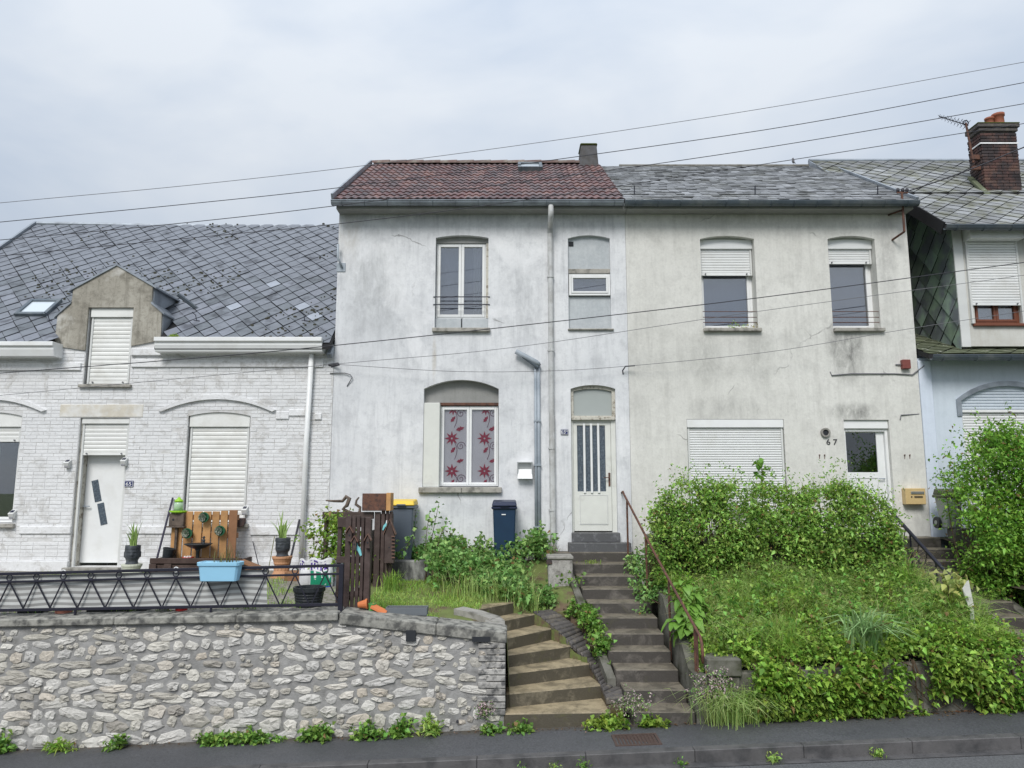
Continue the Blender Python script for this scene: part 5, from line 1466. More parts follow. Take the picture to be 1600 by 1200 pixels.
# curved dividing wall with brick on edge capping
dw = thing('curved_dividing_wall', 'curving low brick wall with dark brick capping between the two stairs', 'wall', (1.2, 10.4, .1))
MT['brick_side'] = mat('mossy_brick_side', (.10, .075, .05), .9, noise=6, amt=.4, c2=(.12, .11, .03), thr=(.5, .65), bump=.7, bscale=35)
NB = 26; core = MB()
for i in range(NB):
    t0, t1 = i / NB, (i + 1) / NB
    a, b, c, d = spl(CL, t0), spl(CR, t0), spl(CR, t1), spl(CL, t1)
    sh = Vector((0, 0, -.075))
    core.hexa([(a.x, a.y, -.1), (b.x, b.y, -.1), (c.x, c.y, -.1), (d.x, d.y, -.1), a + sh, b + sh, c + sh, d + sh])
    t0, t1 = t0 + .003, t1 - .003
    a, b, c, d = spl(CL, t0), spl(CR, t0), spl(CR, t1), spl(CL, t1)
    ov = (a - b).normalized() * .02; j = Vector((0, 0, R.uniform(-.008, .008)))
    lo = Vector((0, 0, -.074))
    MB().hexa([a + ov + lo, b - ov + lo, c - ov + lo, d + ov + lo, a + ov + j, b - ov + j, c - ov + j, d + ov + j]).build('capping_brick', MT['brick_dark'], dw, bevel=.012)
core.build('wall_core', MT['brick_side'], dw)
# straight staircase to the door of 65 bis
ss = thing('straight_staircase', 'long straight dark concrete staircase climbing to the white door', 'staircase', (1.7, 9.4, street(1.7)))
RS, RN = .157, .376; zs0 = street(1.75)
for k in range(1, 13):
    y0 = 9.34 + RN * (k - 1); zt = zs0 + RS * k; y1 = y0 + RN + .06
    xl, xr = xl_stair(y0), 2.22 - .012 * k
    m_ = MT['step_b']
    if k >= 10: xl -= .05
    if k == 11: xl, xr = fx(866, 872, 13.1), 2.12
    if k == 12: xl, xr, m_, y0, y1 = fx(888, 855, 13.25), fx(986, 855, 13.25), MT['step_c'], 13.2, FY
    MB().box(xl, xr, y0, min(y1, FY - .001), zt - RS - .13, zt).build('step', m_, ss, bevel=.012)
MB().box(fx(893, 838), fx(968, 838), FY - .10, FY + .11, zs0 + RS * 12, fz(832)).build('door_sill', MT['step_c'], ss, bevel=.01)
sideb = MB()
for k in range(12):
    y0 = 9.34 + RN * k; y1 = y0 + RN; a0, a1 = 2.225, 2.36
    z0_, z1_ = zs0 + RS * (k + .15), zs0 + RS * (k + 1.15)
    z0_, z1_ = max(z0_, gR(2.35, y0) + .03), max(z1_, gR(2.35, y1) + .03)
    if y1 < 11.9: sideb.hexa([(a0, y0, -.1), (a1, y0, -.1), (a1, y1, -.1), (a0, y1, -.1), (a0, y0, z0_), (a1, y0, z0_), (a1, y1, z1_), (a0, y1, z1_)])
sideb.build('string_wall', MT['old_conc'], ss)
lk = MB()
for k in range(2, 10):
    y0 = 9.34 + RN * k; y1 = y0 + RN; b0, b1 = xl_stair(y0) - .002, xl_stair(y1) - .002
    z0_, z1_ = zs0 + RS * (k + .3), zs0 + RS * (k + 1.3)
    lk.hexa([(b0 - .11, y0, -.1), (b0, y0, -.1), (b1, y1, -.1), (b1 - .11, y1, -.1), (b0 - .11, y0, z0_), (b0, y0, z0_), (b1, y1, z1_), (b1 - .11, y1, z1_)])
lk.build('string_wall', MT['old_conc'], ss)
# stub pillar beside the steps
pc = P(877, 905, 12.45)
pil = thing('brick_pillar', 'stubby whitewashed brick pillar with a stone cap beside the steps', 'pillar', (pc.x, 12.45, 1.3))
MT['whitewash'] = stucco('peeling_whitewash', (.50, .49, .47), (.2, .18, .16), (.08, .07, .065), fine=.2, bstr=.7, patch=(.22, .12, .09), sc=3., k=1.7)
px0, px1 = fx(857, 890, 12.45), fx(895, 890, 12.45); pzt = P(877, 875, 12.45).z
MB().box(px0, px1, 12.45, 12.9, 1.1, pzt).build('shaft', MT['whitewash'], pil, bevel=.015)
MB().box(px0 - .02, px1 + .02, 12.43, 12.92, pzt, pzt + .065).build('cap', MT['concrete'], pil, bevel=.02)
MB().box(px0 - .03, px0 + .06, 12.425, 12.6, pzt - .07, pzt - .005).build('brick', MT['brick_red'], pil, bevel=.01)
# rusty handrail
hr = thing('handrail', 'rusty brown iron handrail along the straight steps', 'handrail', (2.2, 11, 1.2))
ra, rbm = P(973, 770, 13.25), Vector((2.30, 9.36, 1.10))
MB().tube([ra + Vector((0, .12, .0)), ra + Vector((0, -.03, .02)), ra + Vector((.005, -.12, -.03)), ra.lerp(rbm, .5) + Vector((0, 0, -.02)), rbm, rbm + Vector((.005, -.06, -.07)), rbm + Vector((.005, -.09, -.18)), rbm + Vector((.005, -.09, -.3))], .019, 8).build('rail', MT['rust'], hr, smooth=True)
for y in (12.95, 11.75, 10.6, 9.55):
    f = (ra.y - y) / (ra.y - rbm.y); q = ra.lerp(rbm, f)
    base = zs0 + RS * min(12, max(1, int((y - 9.34) / RN) + 1)) - .05
    MB().tube([(q.x, y, base - .1), (q.x, y, q.z - .01)], .017, 6).build('post', MT['rust'], hr)
MB().tube([(ra.x + (rbm.x - ra.x) * .97, 9.47, .15), (ra.x + (rbm.x - ra.x) * .97, 9.47, 1.12)], .014, 6).build('post', MT['rust'], hr)

# terrace of 67, low front wall, right hand steps, 69 retaining walls
zT = fz(834)
tw_ = MB().box(2.36, 6.34, 11.86, FY - .01, .6, zT); tag(tw_.build('terrace_wall', MT['old_conc'], bevel=.015), 'damp concrete terrace wall below the hedge in front of number 67', 'wall')
fw = MB(); xa, xb = 2.62, 6.36
fw.hexa([(xa, WY, street(xa) - .2), (xb, WY, street(xb) - .2), (xb, WY + .16, street(xb) - .2), (xa, WY + .16, street(xa) - .2), (xa, WY + .02, .64), (xb, WY + .02, .83), (xb, WY + .16, .83), (xa, WY + .16, .64)])
tag(fw.build('garden_wall', MT['old_conc'], bevel=.015), 'low mossy concrete garden wall under the ivy by the pavement', 'wall')
gp = thing('gate_pier', 'squat concrete pier at the foot of the rusty handrail', 'pier', (2.45, WY, .1))
a, b = P(1108, 1040, WY).x - .05, P(1155, 1040, WY).x
MB().box(a, b, WY - .02, WY + .28, -.1, P(1130, 1058, WY).z).build('pier_base', MT['old_conc'], gp, bevel=.015)
MB().box(a + .02, b + .02, WY - .05, WY + .30, P(1130, 1057, WY).z, P(1130, 1028, WY).z).build('pier_block', MT['old_conc'], gp, bevel=.02)
rs_ = thing('garden_staircase', 'overgrown dark concrete garden steps at the right edge of the picture', 'staircase', (6.9, 9.5, street(6.9)))
for k in range(1, 12):
    y0 = 9.42 + .345 * (k - 1); zt = street(6.9) + .163 * k
    MB().box(6.40, 7.36, y0, min(y0 + .40, FY), zt - .30, zt).build('step', MT['step_b'], rs_, bevel=.012)
MB().hexa([(7.37, 9.5, 0), (7.52, 9.5, 0), (7.52, 13.35, 0), (7.37, 13.35, 0), (7.37, 9.5, .55), (7.52, 9.5, .55), (7.52, 13.35, 1.95), (7.37, 13.35, 1.95)]).build('string_wall', MT['old_conc'], rs_, bevel=.01)
nw = MB(); nw.hexa([(7.53, WY, street(7.5) - .2), (13.5, WY, street(13.5) - .2), (13.5, WY + .2, street(13.5) - .2), (7.53, WY + .2, street(7.5) - .2), (7.53, WY + .02, 1.02), (13.5, WY + .02, 1.35), (13.5, WY + .2, 1.35), (7.53, WY + .2, 1.02)])
tag(nw.build('garden_wall', MT['old_conc'], bevel=.015), 'concrete garden wall of the blue house beyond the right hand steps', 'wall')
q0_, q1_ = P(1447, 824, 13.2), P(1520, 824, 13.2)
tag(MB().box(7.53, 9.6, 12.75, 12.98, 1.4, P(1480, 826, 12.75).z).build('retaining_wall', MT['old_conc'], bevel=.015), 'dark retaining wall under the grey bin by the blue house', 'wall')
hr2 = thing('handrail', 'black painted iron handrail sloping down beside the hedge', 'handrail', (6.3, 11.5, 1.3))
a = PX(1382, 788, 6.22); b = PX(1512, 932, 6.22)
MB().tube([a + Vector((0, .15, .04)), a, b, b + Vector((0, -.1, -.12))], .028, 8).build('rail', MT['black_metal'], hr2, smooth=True)
for f in (.04, .35, .66, .97):
    q = a.lerp(b, f); MB().tube([(q.x, q.y, gR(6.22, q.y) - .15), (q.x, q.y, q.z)], .015, 6).build('post', MT['black_metal'], hr2)
MB().tube([a + Vector((0, 0, -.32)), b + Vector((0, 0, -.32))], .010, 6).build('lower_rail', MT['black_metal'], hr2)
for f in (.12, .2, .28, .45, .55, .74, .85):
    q = a.lerp(b, f); MB().tube([q + Vector((0, 0, -.32)), q + Vector((0, .03, -.16)), q + Vector((0, -.03, 0))], .008, 5).build('scroll_bar', MT['black_metal'], hr2)
WBY = 9.98
wb = [P(1503, 920, WBY), P(1512, 906, WBY), P(1521, 949, WBY), P(1513, 951, WBY)]
MT['white_board'] = mat('weathered_white_board', (.55, .55, .52), .8, noise=8, amt=.25, bump=.2)
tag(MB().prism([[(p.x, p.z) for p in wb] + []], WBY - .02, WBY).box(P(1514, 950, WBY).x, P(1520, 950, WBY).x, WBY - .018, WBY - .002, .8, P(1520, 948, WBY).z).build('broken_board', MT['white_board']), 'broken white board leaning by the garden steps', 'board')

# ================================================================== things in the front yard of 65
FNY = 9.56
fence = thing('iron_fence', 'black wrought iron fence with rings and zigzag bars on the stone wall', 'fence', (-4, FNY, 1.35))
def fl_(px): t = px / 531.; return (897 + (883.5 - 897) * t, 909.5 + (896.5 - 909.5) * t, 953.6 + (944.4 - 953.6) * t)
def fp(px, k): return P(px, fl_(px)[k], FNY)
xe = 533; xs_ = -150
for k, nm in ((0, 'top_rail'), (1, 'middle_rail'), (2, 'bottom_rail')):
    MB().bar(fp(xs_, k), fp(xe, k), .03, .036 if k != 1 else .026).build(nm, MT['black_metal'], fence, bevel=.004)
posts = [534, -150]
for px in posts:
    q = fp(px, 0); MB().box(q.x - .028, q.x + .028, FNY - .028, FNY + .028, wtop(q.x) - .02, q.z + .02).build('post', MT['black_metal'], fence, bevel=.004)
for px in (118, 330):
    q = fp(px, 2); MB().box(q.x - .012, q.x + .012, FNY - .012, FNY + .012, wtop(q.x) - .02, q.z).build('foot', MT['black_metal'], fence)
rings = [-112, -70, -27, 15, 57, 99, 142, 186, 230, 275, 320, 366, 415, 461, 508]
rr_ = MB().torus((0, 0, 0), .036, .008).mesh('ring', MT['black_metal'], smooth=True)
for i, px in enumerate(rings):
    a, b = fp(px, 0), fp(px, 1)
    link('ring', rr_, fence, loc=((a + b) / 2))
    t_ = b - Vector((0, 0, .01))
    for d_ in (-1, 1):
        nx_ = px + d_ * 22
        if nx_ > 530: continue
        c = fp(nx_, 2) + Vector((0, 0, .015))
        MB().bar(t_ + Vector((d_ * .006, 0, 0)), c - Vector((d_ * .006, 0, 0)), .014, .014, up=(0, 1, 0)).build('zigzag_bar', MT['black_metal'], fence)
# striped screen tied behind the fence
def stripemat():
    t = NT('striped_awning_cloth')
    at = t.n.new('ShaderNodeUVMap'); sp = t.n.new('ShaderNodeSeparateXYZ'); t.l.new(at.outputs[0], sp.inputs[0])
    w = t.math('SINE', t.math('MULTIPLY', sp.outputs['Y'], 2 * math.pi * 6))
    f = t.ramp(t.math('MULTIPLY_ADD', w, .5, .5), .38, .62)
    c = t.mix(f, (.26, .26, .255), (.50, .51, .50))
    c = t.hsv(c, v=t.math('MULTIPLY_ADD', t.noise(3, 6, .6), .4, .8))
    return t.done(c, .85, 0, .2)
MT['stripe'] = stripemat()
nx, nz = 120, 12; V, F, UV = [], [], []
for i in range(nx + 1):
    px = -150 + (418 + 150) * i / nx
    for j in range(nz + 1):
        t_ = j / nz; y_ = FNY + .04 + .012 * math.sin(i * .35 + t_ * 2) * (1 - abs(t_ - .5))
        top, bot = P(px, fl_(px)[0] + 3, FNY + .05), P(px, fl_(px)[2] - 1 - 1.0 * math.sin(i * .3), FNY + .05)
        q = bot.lerp(top, t_); V.append((q.x, y_, q.z)); UV.append((i / nx, t_ + .02 * math.sin(i * .21)))
F = [(i * (nz + 1) + j, (i + 1) * (nz + 1) + j, (i + 1) * (nz + 1) + j + 1, i * (nz + 1) + j + 1) for i in range(nx) for j in range(nz)]
me = MB().add(V, F).mesh('privacy_screen', MT['stripe'], smooth=True, fix=False)
uvl = me.uv_layers.new(name='UVMap')
for lp in me.loops: uvl.data[lp.index].uv = UV[lp.vertex_index]
scr = thing('privacy_screen', 'grey and white striped fabric screen tied behind the fence', 'screen', (-5, FNY + .05, 1.4))
link('cloth', me, scr)
for px in (99, 275):
    q = fp(px, 0); MB().torus((q.x, FNY, q.z), .03, .006).build('tie', MT['pvc'], scr)
# blue planter hung on the fence
MT['blue_plastic'] = mat('pale_blue_plastic', (.30, .58, .78), .45, noise=2, amt=.08)
MT['compost'] = mat('dark_compost', (.035, .025, .018), .95, bump=.8)
a, b = P(312, 880, 9.44), P(376, 880, 9.44); zt, zb = P(340, 878, 9.42).z, P(340, 908, 9.42).z
pln = thing('trough_planter', 'pale blue plastic trough planter hooked over the fence', 'planter', ((a.x + b.x) / 2, 9.44, zb))
cx = (a.x + b.x) / 2; hw = (b.x - a.x) / 2
mb = MB()
def ring_pts(hw_, hd, z, cy=9.46): return [(cx + sx * hw_ * kx, cy + sy * hd * ky, z) for (sx, sy, kx, ky) in ((-1, -1, .9, 1), (1, -1, .9, 1), (1, -1, 1, .7), (1, 1, 1, .7), (1, 1, .9, 1), (-1, 1, .9, 1), (-1, 1, 1, .7), (-1, -1, 1, .7))]
levels = [(hw * .88, .075, zb), (hw * .97, .095, zt - .05), (hw * 1.03, .11, zt - .045), (hw * 1.04, .115, zt), (hw * .96, .095, zt), (hw * .94, .09, zt - .05)]
V = [p for (h_, d_, z_) in levels for p in ring_pts(h_, d_, z_)]
F = [(l * 8 + i, l * 8 + (i + 1) % 8, (l + 1) * 8 + (i + 1) % 8, (l + 1) * 8 + i) for l in range(len(levels) - 1) for i in range(8)] + [tuple(range(8))[::-1], tuple(range(40, 48))]
mb.add(V, F).build('trough', MT['blue_plastic'], pln, bevel=.004)
MB().add(ring_pts(hw * .95, .092, zt - .03), [tuple(range(8))]).build('soil', MT['compost'], pln, fix=False)
MT['straw'] = leafmat('dry_yellow_green', (.22, .20, .07), (.13, .15, .05), trans=.2)
pts = np.array([[cx + rng.uniform(-.1, .22), 9.46 + rng.uniform(-.05, .05), zt - .03] for _ in range(46)])
V, F = blades(pts, rng.uniform(.06, .2, 46) * (1 + .8 * (abs(pts[:, 0] - cx - .12) < .05)), .008, .5)
link('wilted_stems', np_mesh('wilted_stems', V, F, MT['straw']), pln)
# pots and odds and ends on the coping under the fence
def pot(name, label, cat_, px, py_top, py_bot, r, Y, m, taper=.75, rim=True, zb=None, hollow=True, parent=None, grp=None):
    q = P(px, py_bot, Y); h = P(px, py_top, Y).z - q.z
    z0 = zb if zb is not None else q.z
    prof = [(r * taper, 0), (r * .97, h * .82), (r * 1.06, h * .83), (r * 1.06, h)] if rim else [(r * taper, 0), (r, h)]
    prof += [(r * .93, h), (r * .90, h * .8), (0.001, h * .8)]
    t = thing(name, label, cat_, (q.x, Y, z0), grp)
    MB().lathe(prof, (q.x, Y, z0), 18).build('body', m, t, smooth=False, bevel=0)
    MB().lathe([(.001, 0), (r * .9, 0), (r * .9, .004), (.001, .004)], (q.x, Y, z0 + h * .8), 14).build('soil', MT['compost'], t)
    return t, Vector((q.x, Y, z0 + h))
MT['pink_clay'] = mat('faded_pink_clay', (.45, .18, .13), .8, noise=6, amt=.15)
MT['red_glaze'] = mat('bright_red_plastic', (.50, .025, .025), .35, noise=4, amt=.1)
MT['grey_bowl'] = mat('grey_bowl', (.35, .35, .35), .6)
MT['dark_plastic'] = mat('black_plastic', (.02, .024, .028), .5, noise=6, amt=.3, bump=.1)
pY = 9.74
ct = lambda px: wtop(P(px, 955, pY).x) + .015
pot('flower_pot', 'faded pink clay pot bottom under the fence', 'pot', 99, 945, 964, .105, pY, MT['pink_clay'], .95, False, zb=ct(99))
pot('flower_pot', 'bright red pot standing under the fence by the blue planter', 'pot', 283, 938, 961, .085, pY, MT['red_glaze'], .85, True, zb=ct(283))
pot('flower_pot', 'grey bowl shaped pot next to the bright red pot', 'pot', 256, 945, 961, .095, pY, MT['grey_bowl'], .6, True, zb=ct(256))
def tray(px0, px1, Y, h, m, label, d=.22, zb=None, name='plant_tray', cat_='tray'):
    x0, x1 = P(px0, 960, Y).x, P(px1, 960, Y).x; z0 = zb if zb is not None else ct(px0)
    mb = MB(); mb.box(x0, x1, Y, Y + d, z0, z0 + .015)
    mb.box(x0, x1, Y, Y + .012, z0 + .015, z0 + h); mb.box(x0, x1, Y + d - .012, Y + d, z0 + .015, z0 + h); mb.box(x0, x0 + .012, Y + .012, Y + d - .012, z0 + .015, z0 + h); mb.box(x1 - .012, x1, Y + .012, Y + d - .012, z0 + .015, z0 + h)
    t = thing(name, label, cat_, ((x0 + x1) / 2, Y, z0)); mb.build('shell', m, t, bevel=.004)
    MB().box(x0 + .013, x1 - .013, Y + .013, Y + d - .013, z0 + h * .6, z0 + h * .8).build('soil', MT['compost'], t)
    return t
tray(26, 66, pY - .02, .13, MT['dark_plastic'], 'short black plant tray under the fence at the far left')
tray(134, 204, pY - .02, .15, MT['dark_plastic'], 'long black plant tray under the middle of the fence')
tray(212, 228, pY - .02, .12, MT['dark_plastic'], 'small square black tray beside the grey bowl')
# big black tub
tb_, _ = pot('rubber_tub', 'large black rubber tub behind the fence near the gate', 'tub', 482, 917, 955, .195, 9.86, MT['dark_plastic'], .78, True, zb=1.32)
tb = MB()
for k in range(7): tb.lathe([(.155 + .0055 * k + .002, .03 + k * .034), (.155 + .0055 * k + .008, .045 + k * .034), (.158 + .0055 * k + .002, .052 + k * .034)], (P(482, 955, 9.86).x, 9.86, 1.32), 18)
tb.build('ridge', MT['dark_plastic'], tb_)
# pallet with its boards
MT['pallet'] = mat('fresh_pallet_wood', (.46, .25, .10), .7, noise=5, amt=.2, c2=(.36, .19, .08), rnd=.3, bump=.25, bscale=30)
MT['pallet_dark'] = mat('stained_pallet_wood', (.24, .12, .06), .75, noise=5, amt=.3, bump=.25, bscale=30)
PYy = 13.0
pal = thing('wooden_pallet', 'upright orange wooden pallet leaning against the white wall', 'pallet', (P(320, 870, PYy).x, PYy, 1.5))
bz0, bz1 = P(320, 884, PYy).z, P(320, 798, PYy).z
bds = [(270, 284, 818), (286, 299, 799), (301, 314, 799), (316, 328, 799), (330, 341, 799), (343, 354, 798), (356, 369, 797)]
for i, (a, b, t) in enumerate(bds):
    z1 = P(320, t, PYy).z
    MB().box(P(a - (3 if i == 0 else 0), 840, PYy).x, P(b, 840, PYy).x, PYy, PYy + .022, bz0 - .02, z1).build('plank', MT['pallet_dark' if i == 6 else 'pallet'], pal, bevel=.004)
for z in (bz0 + .05, (bz0 + bz1) / 2, bz1 - .16):
    MB().box(P(269, 840, PYy).x, P(369, 840, PYy).x, PYy + .023, PYy + .11, z, z + .09).build('cross_batten', MT['pallet_dark'], pal, bevel=.004)
wz = P(380, 815, 13.25)
tag(MB().box(P(366, 815, 13.15).x, P(377, 815, 13.15).x, 13.12, 13.38, P(380, 823, 13.15).z, P(380, 810, 13.15).z).build('clay_block', MT['brick_red'], bevel=.01), 'red brick on the window sill beside the pallet', 'brick')
# three succulents in green round pots on the pallet
MT['green_pot'] = mat('dark_green_plastic', (.015, .10, .045), .45)
MT['succulent'] = leafmat('pale_succulent', (.42, .45, .38), (.30, .34, .26), vmin=.7, vmax=1.2, trans=.1)
for i, (px, py, lab) in enumerate(((320, 808, 'topmost of three succulents in round green pots on the pallet'), (294, 833, 'succulent in round green pot at left on the pallet'), (345, 829, 'succulent in round green pot at right on the pallet'))):
    q = P(px, py, PYy - .03)
    t = thing('succulent_pot', lab, 'succulent', q, 'succulents fixed to the pallet')
    tm = MB().lathe([(.001, 0), (.06, 0), (.082, .09), (.088, .09), (.088, .11), (.07, .11), (.07, .08), (.001, .08)], (0, 0, 0), 16)
    MB().add([(q.x + .012 + v[0], PYy - .001 - v[2], q.z + v[1]) for v in tm.v], tm.f).build('pot', MT['green_pot'], t)
    n = 60; k = np.arange(n); ang = k * 2.4; r = .075 * np.sqrt(k / n)
    base = np.stack([q.x - .008 + r * np.cos(ang) * .5, np.full(n, PYy - .115), q.z + r * np.sin(ang) * .5], 1)
    d = np.stack([np.cos(ang) * (r / .075), np.full(n, -.5), np.sin(ang) * (r / .075)], 1)
    V, F = leaves(base, d, .045, .028, droop=0); link('rosette', np_mesh('rosette', V, F, MT['succulent']), t)
# bird bath
q = P(308, 880, 12.75); MT['bath'] = mat('dark_green_black_metal', (.03, .035, .04), .45, noise=6, amt=.3)
bb = thing('bird_bath', 'black bird bath dish on a stem in front of the pallet', 'bird bath', (q.x, 12.75, 1.45)); zt = P(308, 850, 12.75).z
MB().lathe([(.16, 1.42 - 0), (.05, 1.48), (.03, 1.55), (.03, zt - .12), (.05, zt - .08)], (q.x, 12.75, 0), 14).build('stem', MT['bath'], bb, smooth=True)
MB().lathe([(.04, -.085), (.12, -.06), (.21, -.01), (.23, 0), (.225, .008), (.12, -.035), (.001, -.05)], (q.x, 12.75, zt), 20).build('dish', MT['bath'], bb, smooth=True)
MB().lathe([(.035, 0), (.02, .02), (.03, .05), (.022, .08), (.03, .1), (.012, .13), (.028, .15), (.01, .17)], (q.x + .09, 12.75, zt - .04), 8).build('finial', MT['bath'], bb)
# red bowl with shells
q = P(294, 872, 12.8)
rbw = thing('bowl', 'small red bowl of white shells beside the bird bath', 'bowl', (q.x, 12.8, P(294, 874, 12.8).z))
zq = P(294, 874.5, 12.8).z
MB().lathe([(.045, 0), (.09, .03), (.10, .045), (.09, .045), (.04, .015), (.001, .012)], (q.x, 12.8, zq), 16).build('dish', MT['red_glaze'], rbw, smooth=True)
for k in range(7):
    MB().lathe([(.004, -.015), (.02, -.005), (.018, .012), (.004, .02)], (q.x + R.uniform(-.055, .055), 12.8 + R.uniform(-.04, .04), zq + .045), 7).build('shell', MT['pvc'], rbw)
# raised sleeper bed the pallet stands behind
MT['sleeper'] = mat('dark_brown_timber', (.05, .03, .025), .7, noise=6, amt=.3, c2=(.075, .05, .042), bump=.3, bscale=35)
sb = thing('raised_bed', 'dark brown timber raised bed below the pallet', 'raised bed', (P(305, 890, 12.6).x, 12.6, 1.45))
x0, x1 = P(234, 885, 12.6).x, P(377, 885, 12.6).x; z1 = P(300, 874, 12.6).z
MB().box(x0, x1, 12.58, 12.62, z1 - .07, z1 + .02).build('top_board', MT['sleeper'], sb, bevel=.006)
MB().box(x0, x1, 12.60, 12.63, 1.36, z1 - .09).build('lower_board', MT['sleeper'], sb, bevel=.006)
for x in (x0, x0 + .25, x0 + .85, x1 - .12): MB().box(x, x + .12, 12.565, 12.58, 1.36, z1 - .071).build('stile', MT['sleeper'], sb, bevel=.004)
MB().box(x0, x0 + .04, 12.62, 13.1, 1.36, z1).box(x1 - .04, x1, 12.62, 13.1, 1.36, z1).build('side_board', MT['sleeper'], sb)
MB().box(x0 + .04, x1 - .04, 12.63, 13.1, 1.36, z1 - .03).build('soil', MT['compost'], sb)
# bird house with green feeder
MT['old_wood'] = mat('grey_weathered_wood', (.13, .10, .08), .85, noise=9, amt=.4, c2=(.07, .055, .045), bump=.5, bscale=40)
bhY = 12.92; x0, x1 = P(264, 810, bhY).x, P(287, 810, bhY).x; z0, z1 = P(275, 822, bhY).z, P(275, 802, bhY).z
bh_ = thing('bird_box', 'weathered wooden bird box beside the top of the pallet', 'bird box', ((x0 + x1) / 2, bhY, z0))
MB().box(x0, x1, bhY, bhY + .16, z0, z1).build('body', MT['old_wood'], bh_, bevel=.006)
MB().box(x0 - .03, x1 + .02, bhY - .03, bhY + .16, z0 - .025, z0 - .001).build('base_board', MT['old_wood'], bh_, bevel=.004)
tm = MB().tube([((x0 + x1) / 2 - .05, bhY - .004, (z0 + z1) / 2), ((x0 + x1) / 2 - .05, bhY + .01, (z0 + z1) / 2)], .02, 10); tm.build('hole', MT['hollow_shade'], bh_)
MB().box((x0 + x1) / 2 - .02, (x0 + x1) / 2 + .02, bhY + .02, bhY + .06, 1.40, z0 - .026).build('support_post', MT['old_wood'], bh_)
MT['lime'] = mat('lime_green_plastic', (.28, .55, .03), .4)
MT['clear_green'] = mat('pale_green_plastic', (.42, .58, .40), .25, spec=.6)
cxx = P(276, 790, bhY).x; zf = z1
fd_ = thing('bird_feeder', 'lime green plastic bird feeder standing on the bird box', 'bird feeder', (cxx, bhY + .07, zf))
MB().lathe([(.10, 0), (.145, .02), (.145, .045), (.10, .045), (.1, .02), (.001, .02)], (cxx, bhY + .08, zf), 18).build('tray', MT['lime'], fd_)
MB().lathe([(.075, .03), (.075, .16), (.06, .20)], (cxx, bhY + .08, zf), 16).build('reservoir', MT['clear_green'], fd_, smooth=True)
MB().lathe([(.075, .195), (.07, .22), (.03, .25), (.02, .27), (.001, .275)], (cxx, bhY + .08, zf), 16).build('cap', MT['lime'], fd_, smooth=True)
# poles and sticks leaning on the wall
MT['pole_blue'] = mat('dark_blue_pole', (.025, .022, .05), .5)
def pole(label, a, b, r, m, name='pole', cat_='pole'):
    return tag(MB().tube([a, b], r, 8).build(name, m), label, cat_)
pole('long dark pole leaning left of the pallet', P(243, 876, 12.9) + Vector((0, 0, -.08)), P(270, 778, 13.36), .018, MT['pole_blue'])
pole('black pole leaning on the wall beside the downpipe', P(448, 900, 12.9), P(468, 812, 13.36), .02, MT['cable'])
pole('thin straight cane leaning left of the second head planter', P(405, 876, 12.9) + Vector((0, 0, -.1)), P(395, 846, 13.36), .008, MT['cable'], 'cane', 'cane')
pole('thin cane just left of the head planter on the terracotta pedestal', P(419, 885, 12.9) + Vector((0, 0, -.1)), P(429, 838, 13.3), .007, MT['straw'], 'cane', 'cane')
# tilted dark pot
q = P(261, 866, 12.85)
tp = thing('flower_pot', 'dark grey pot lying tilted on the raised bed', 'pot', (q.x, 12.85, P(261, 874, 12.85).z))
tm = MB().lathe([(.075, 0), (.10, .18), (.105, .18), (.105, .2), (.09, .2), (.08, .05), (.001, .05)], (0, 0, 0), 16); mm = Matrix.Translation((q.x, 12.85, P(261, 875, 12.85).z)) @ Matrix.Rotation(.2, 4, 'Y')
MB().add([mm @ Vector(v) for v in tm.v], tm.f).build('body', MT['dark_plastic'], tp)
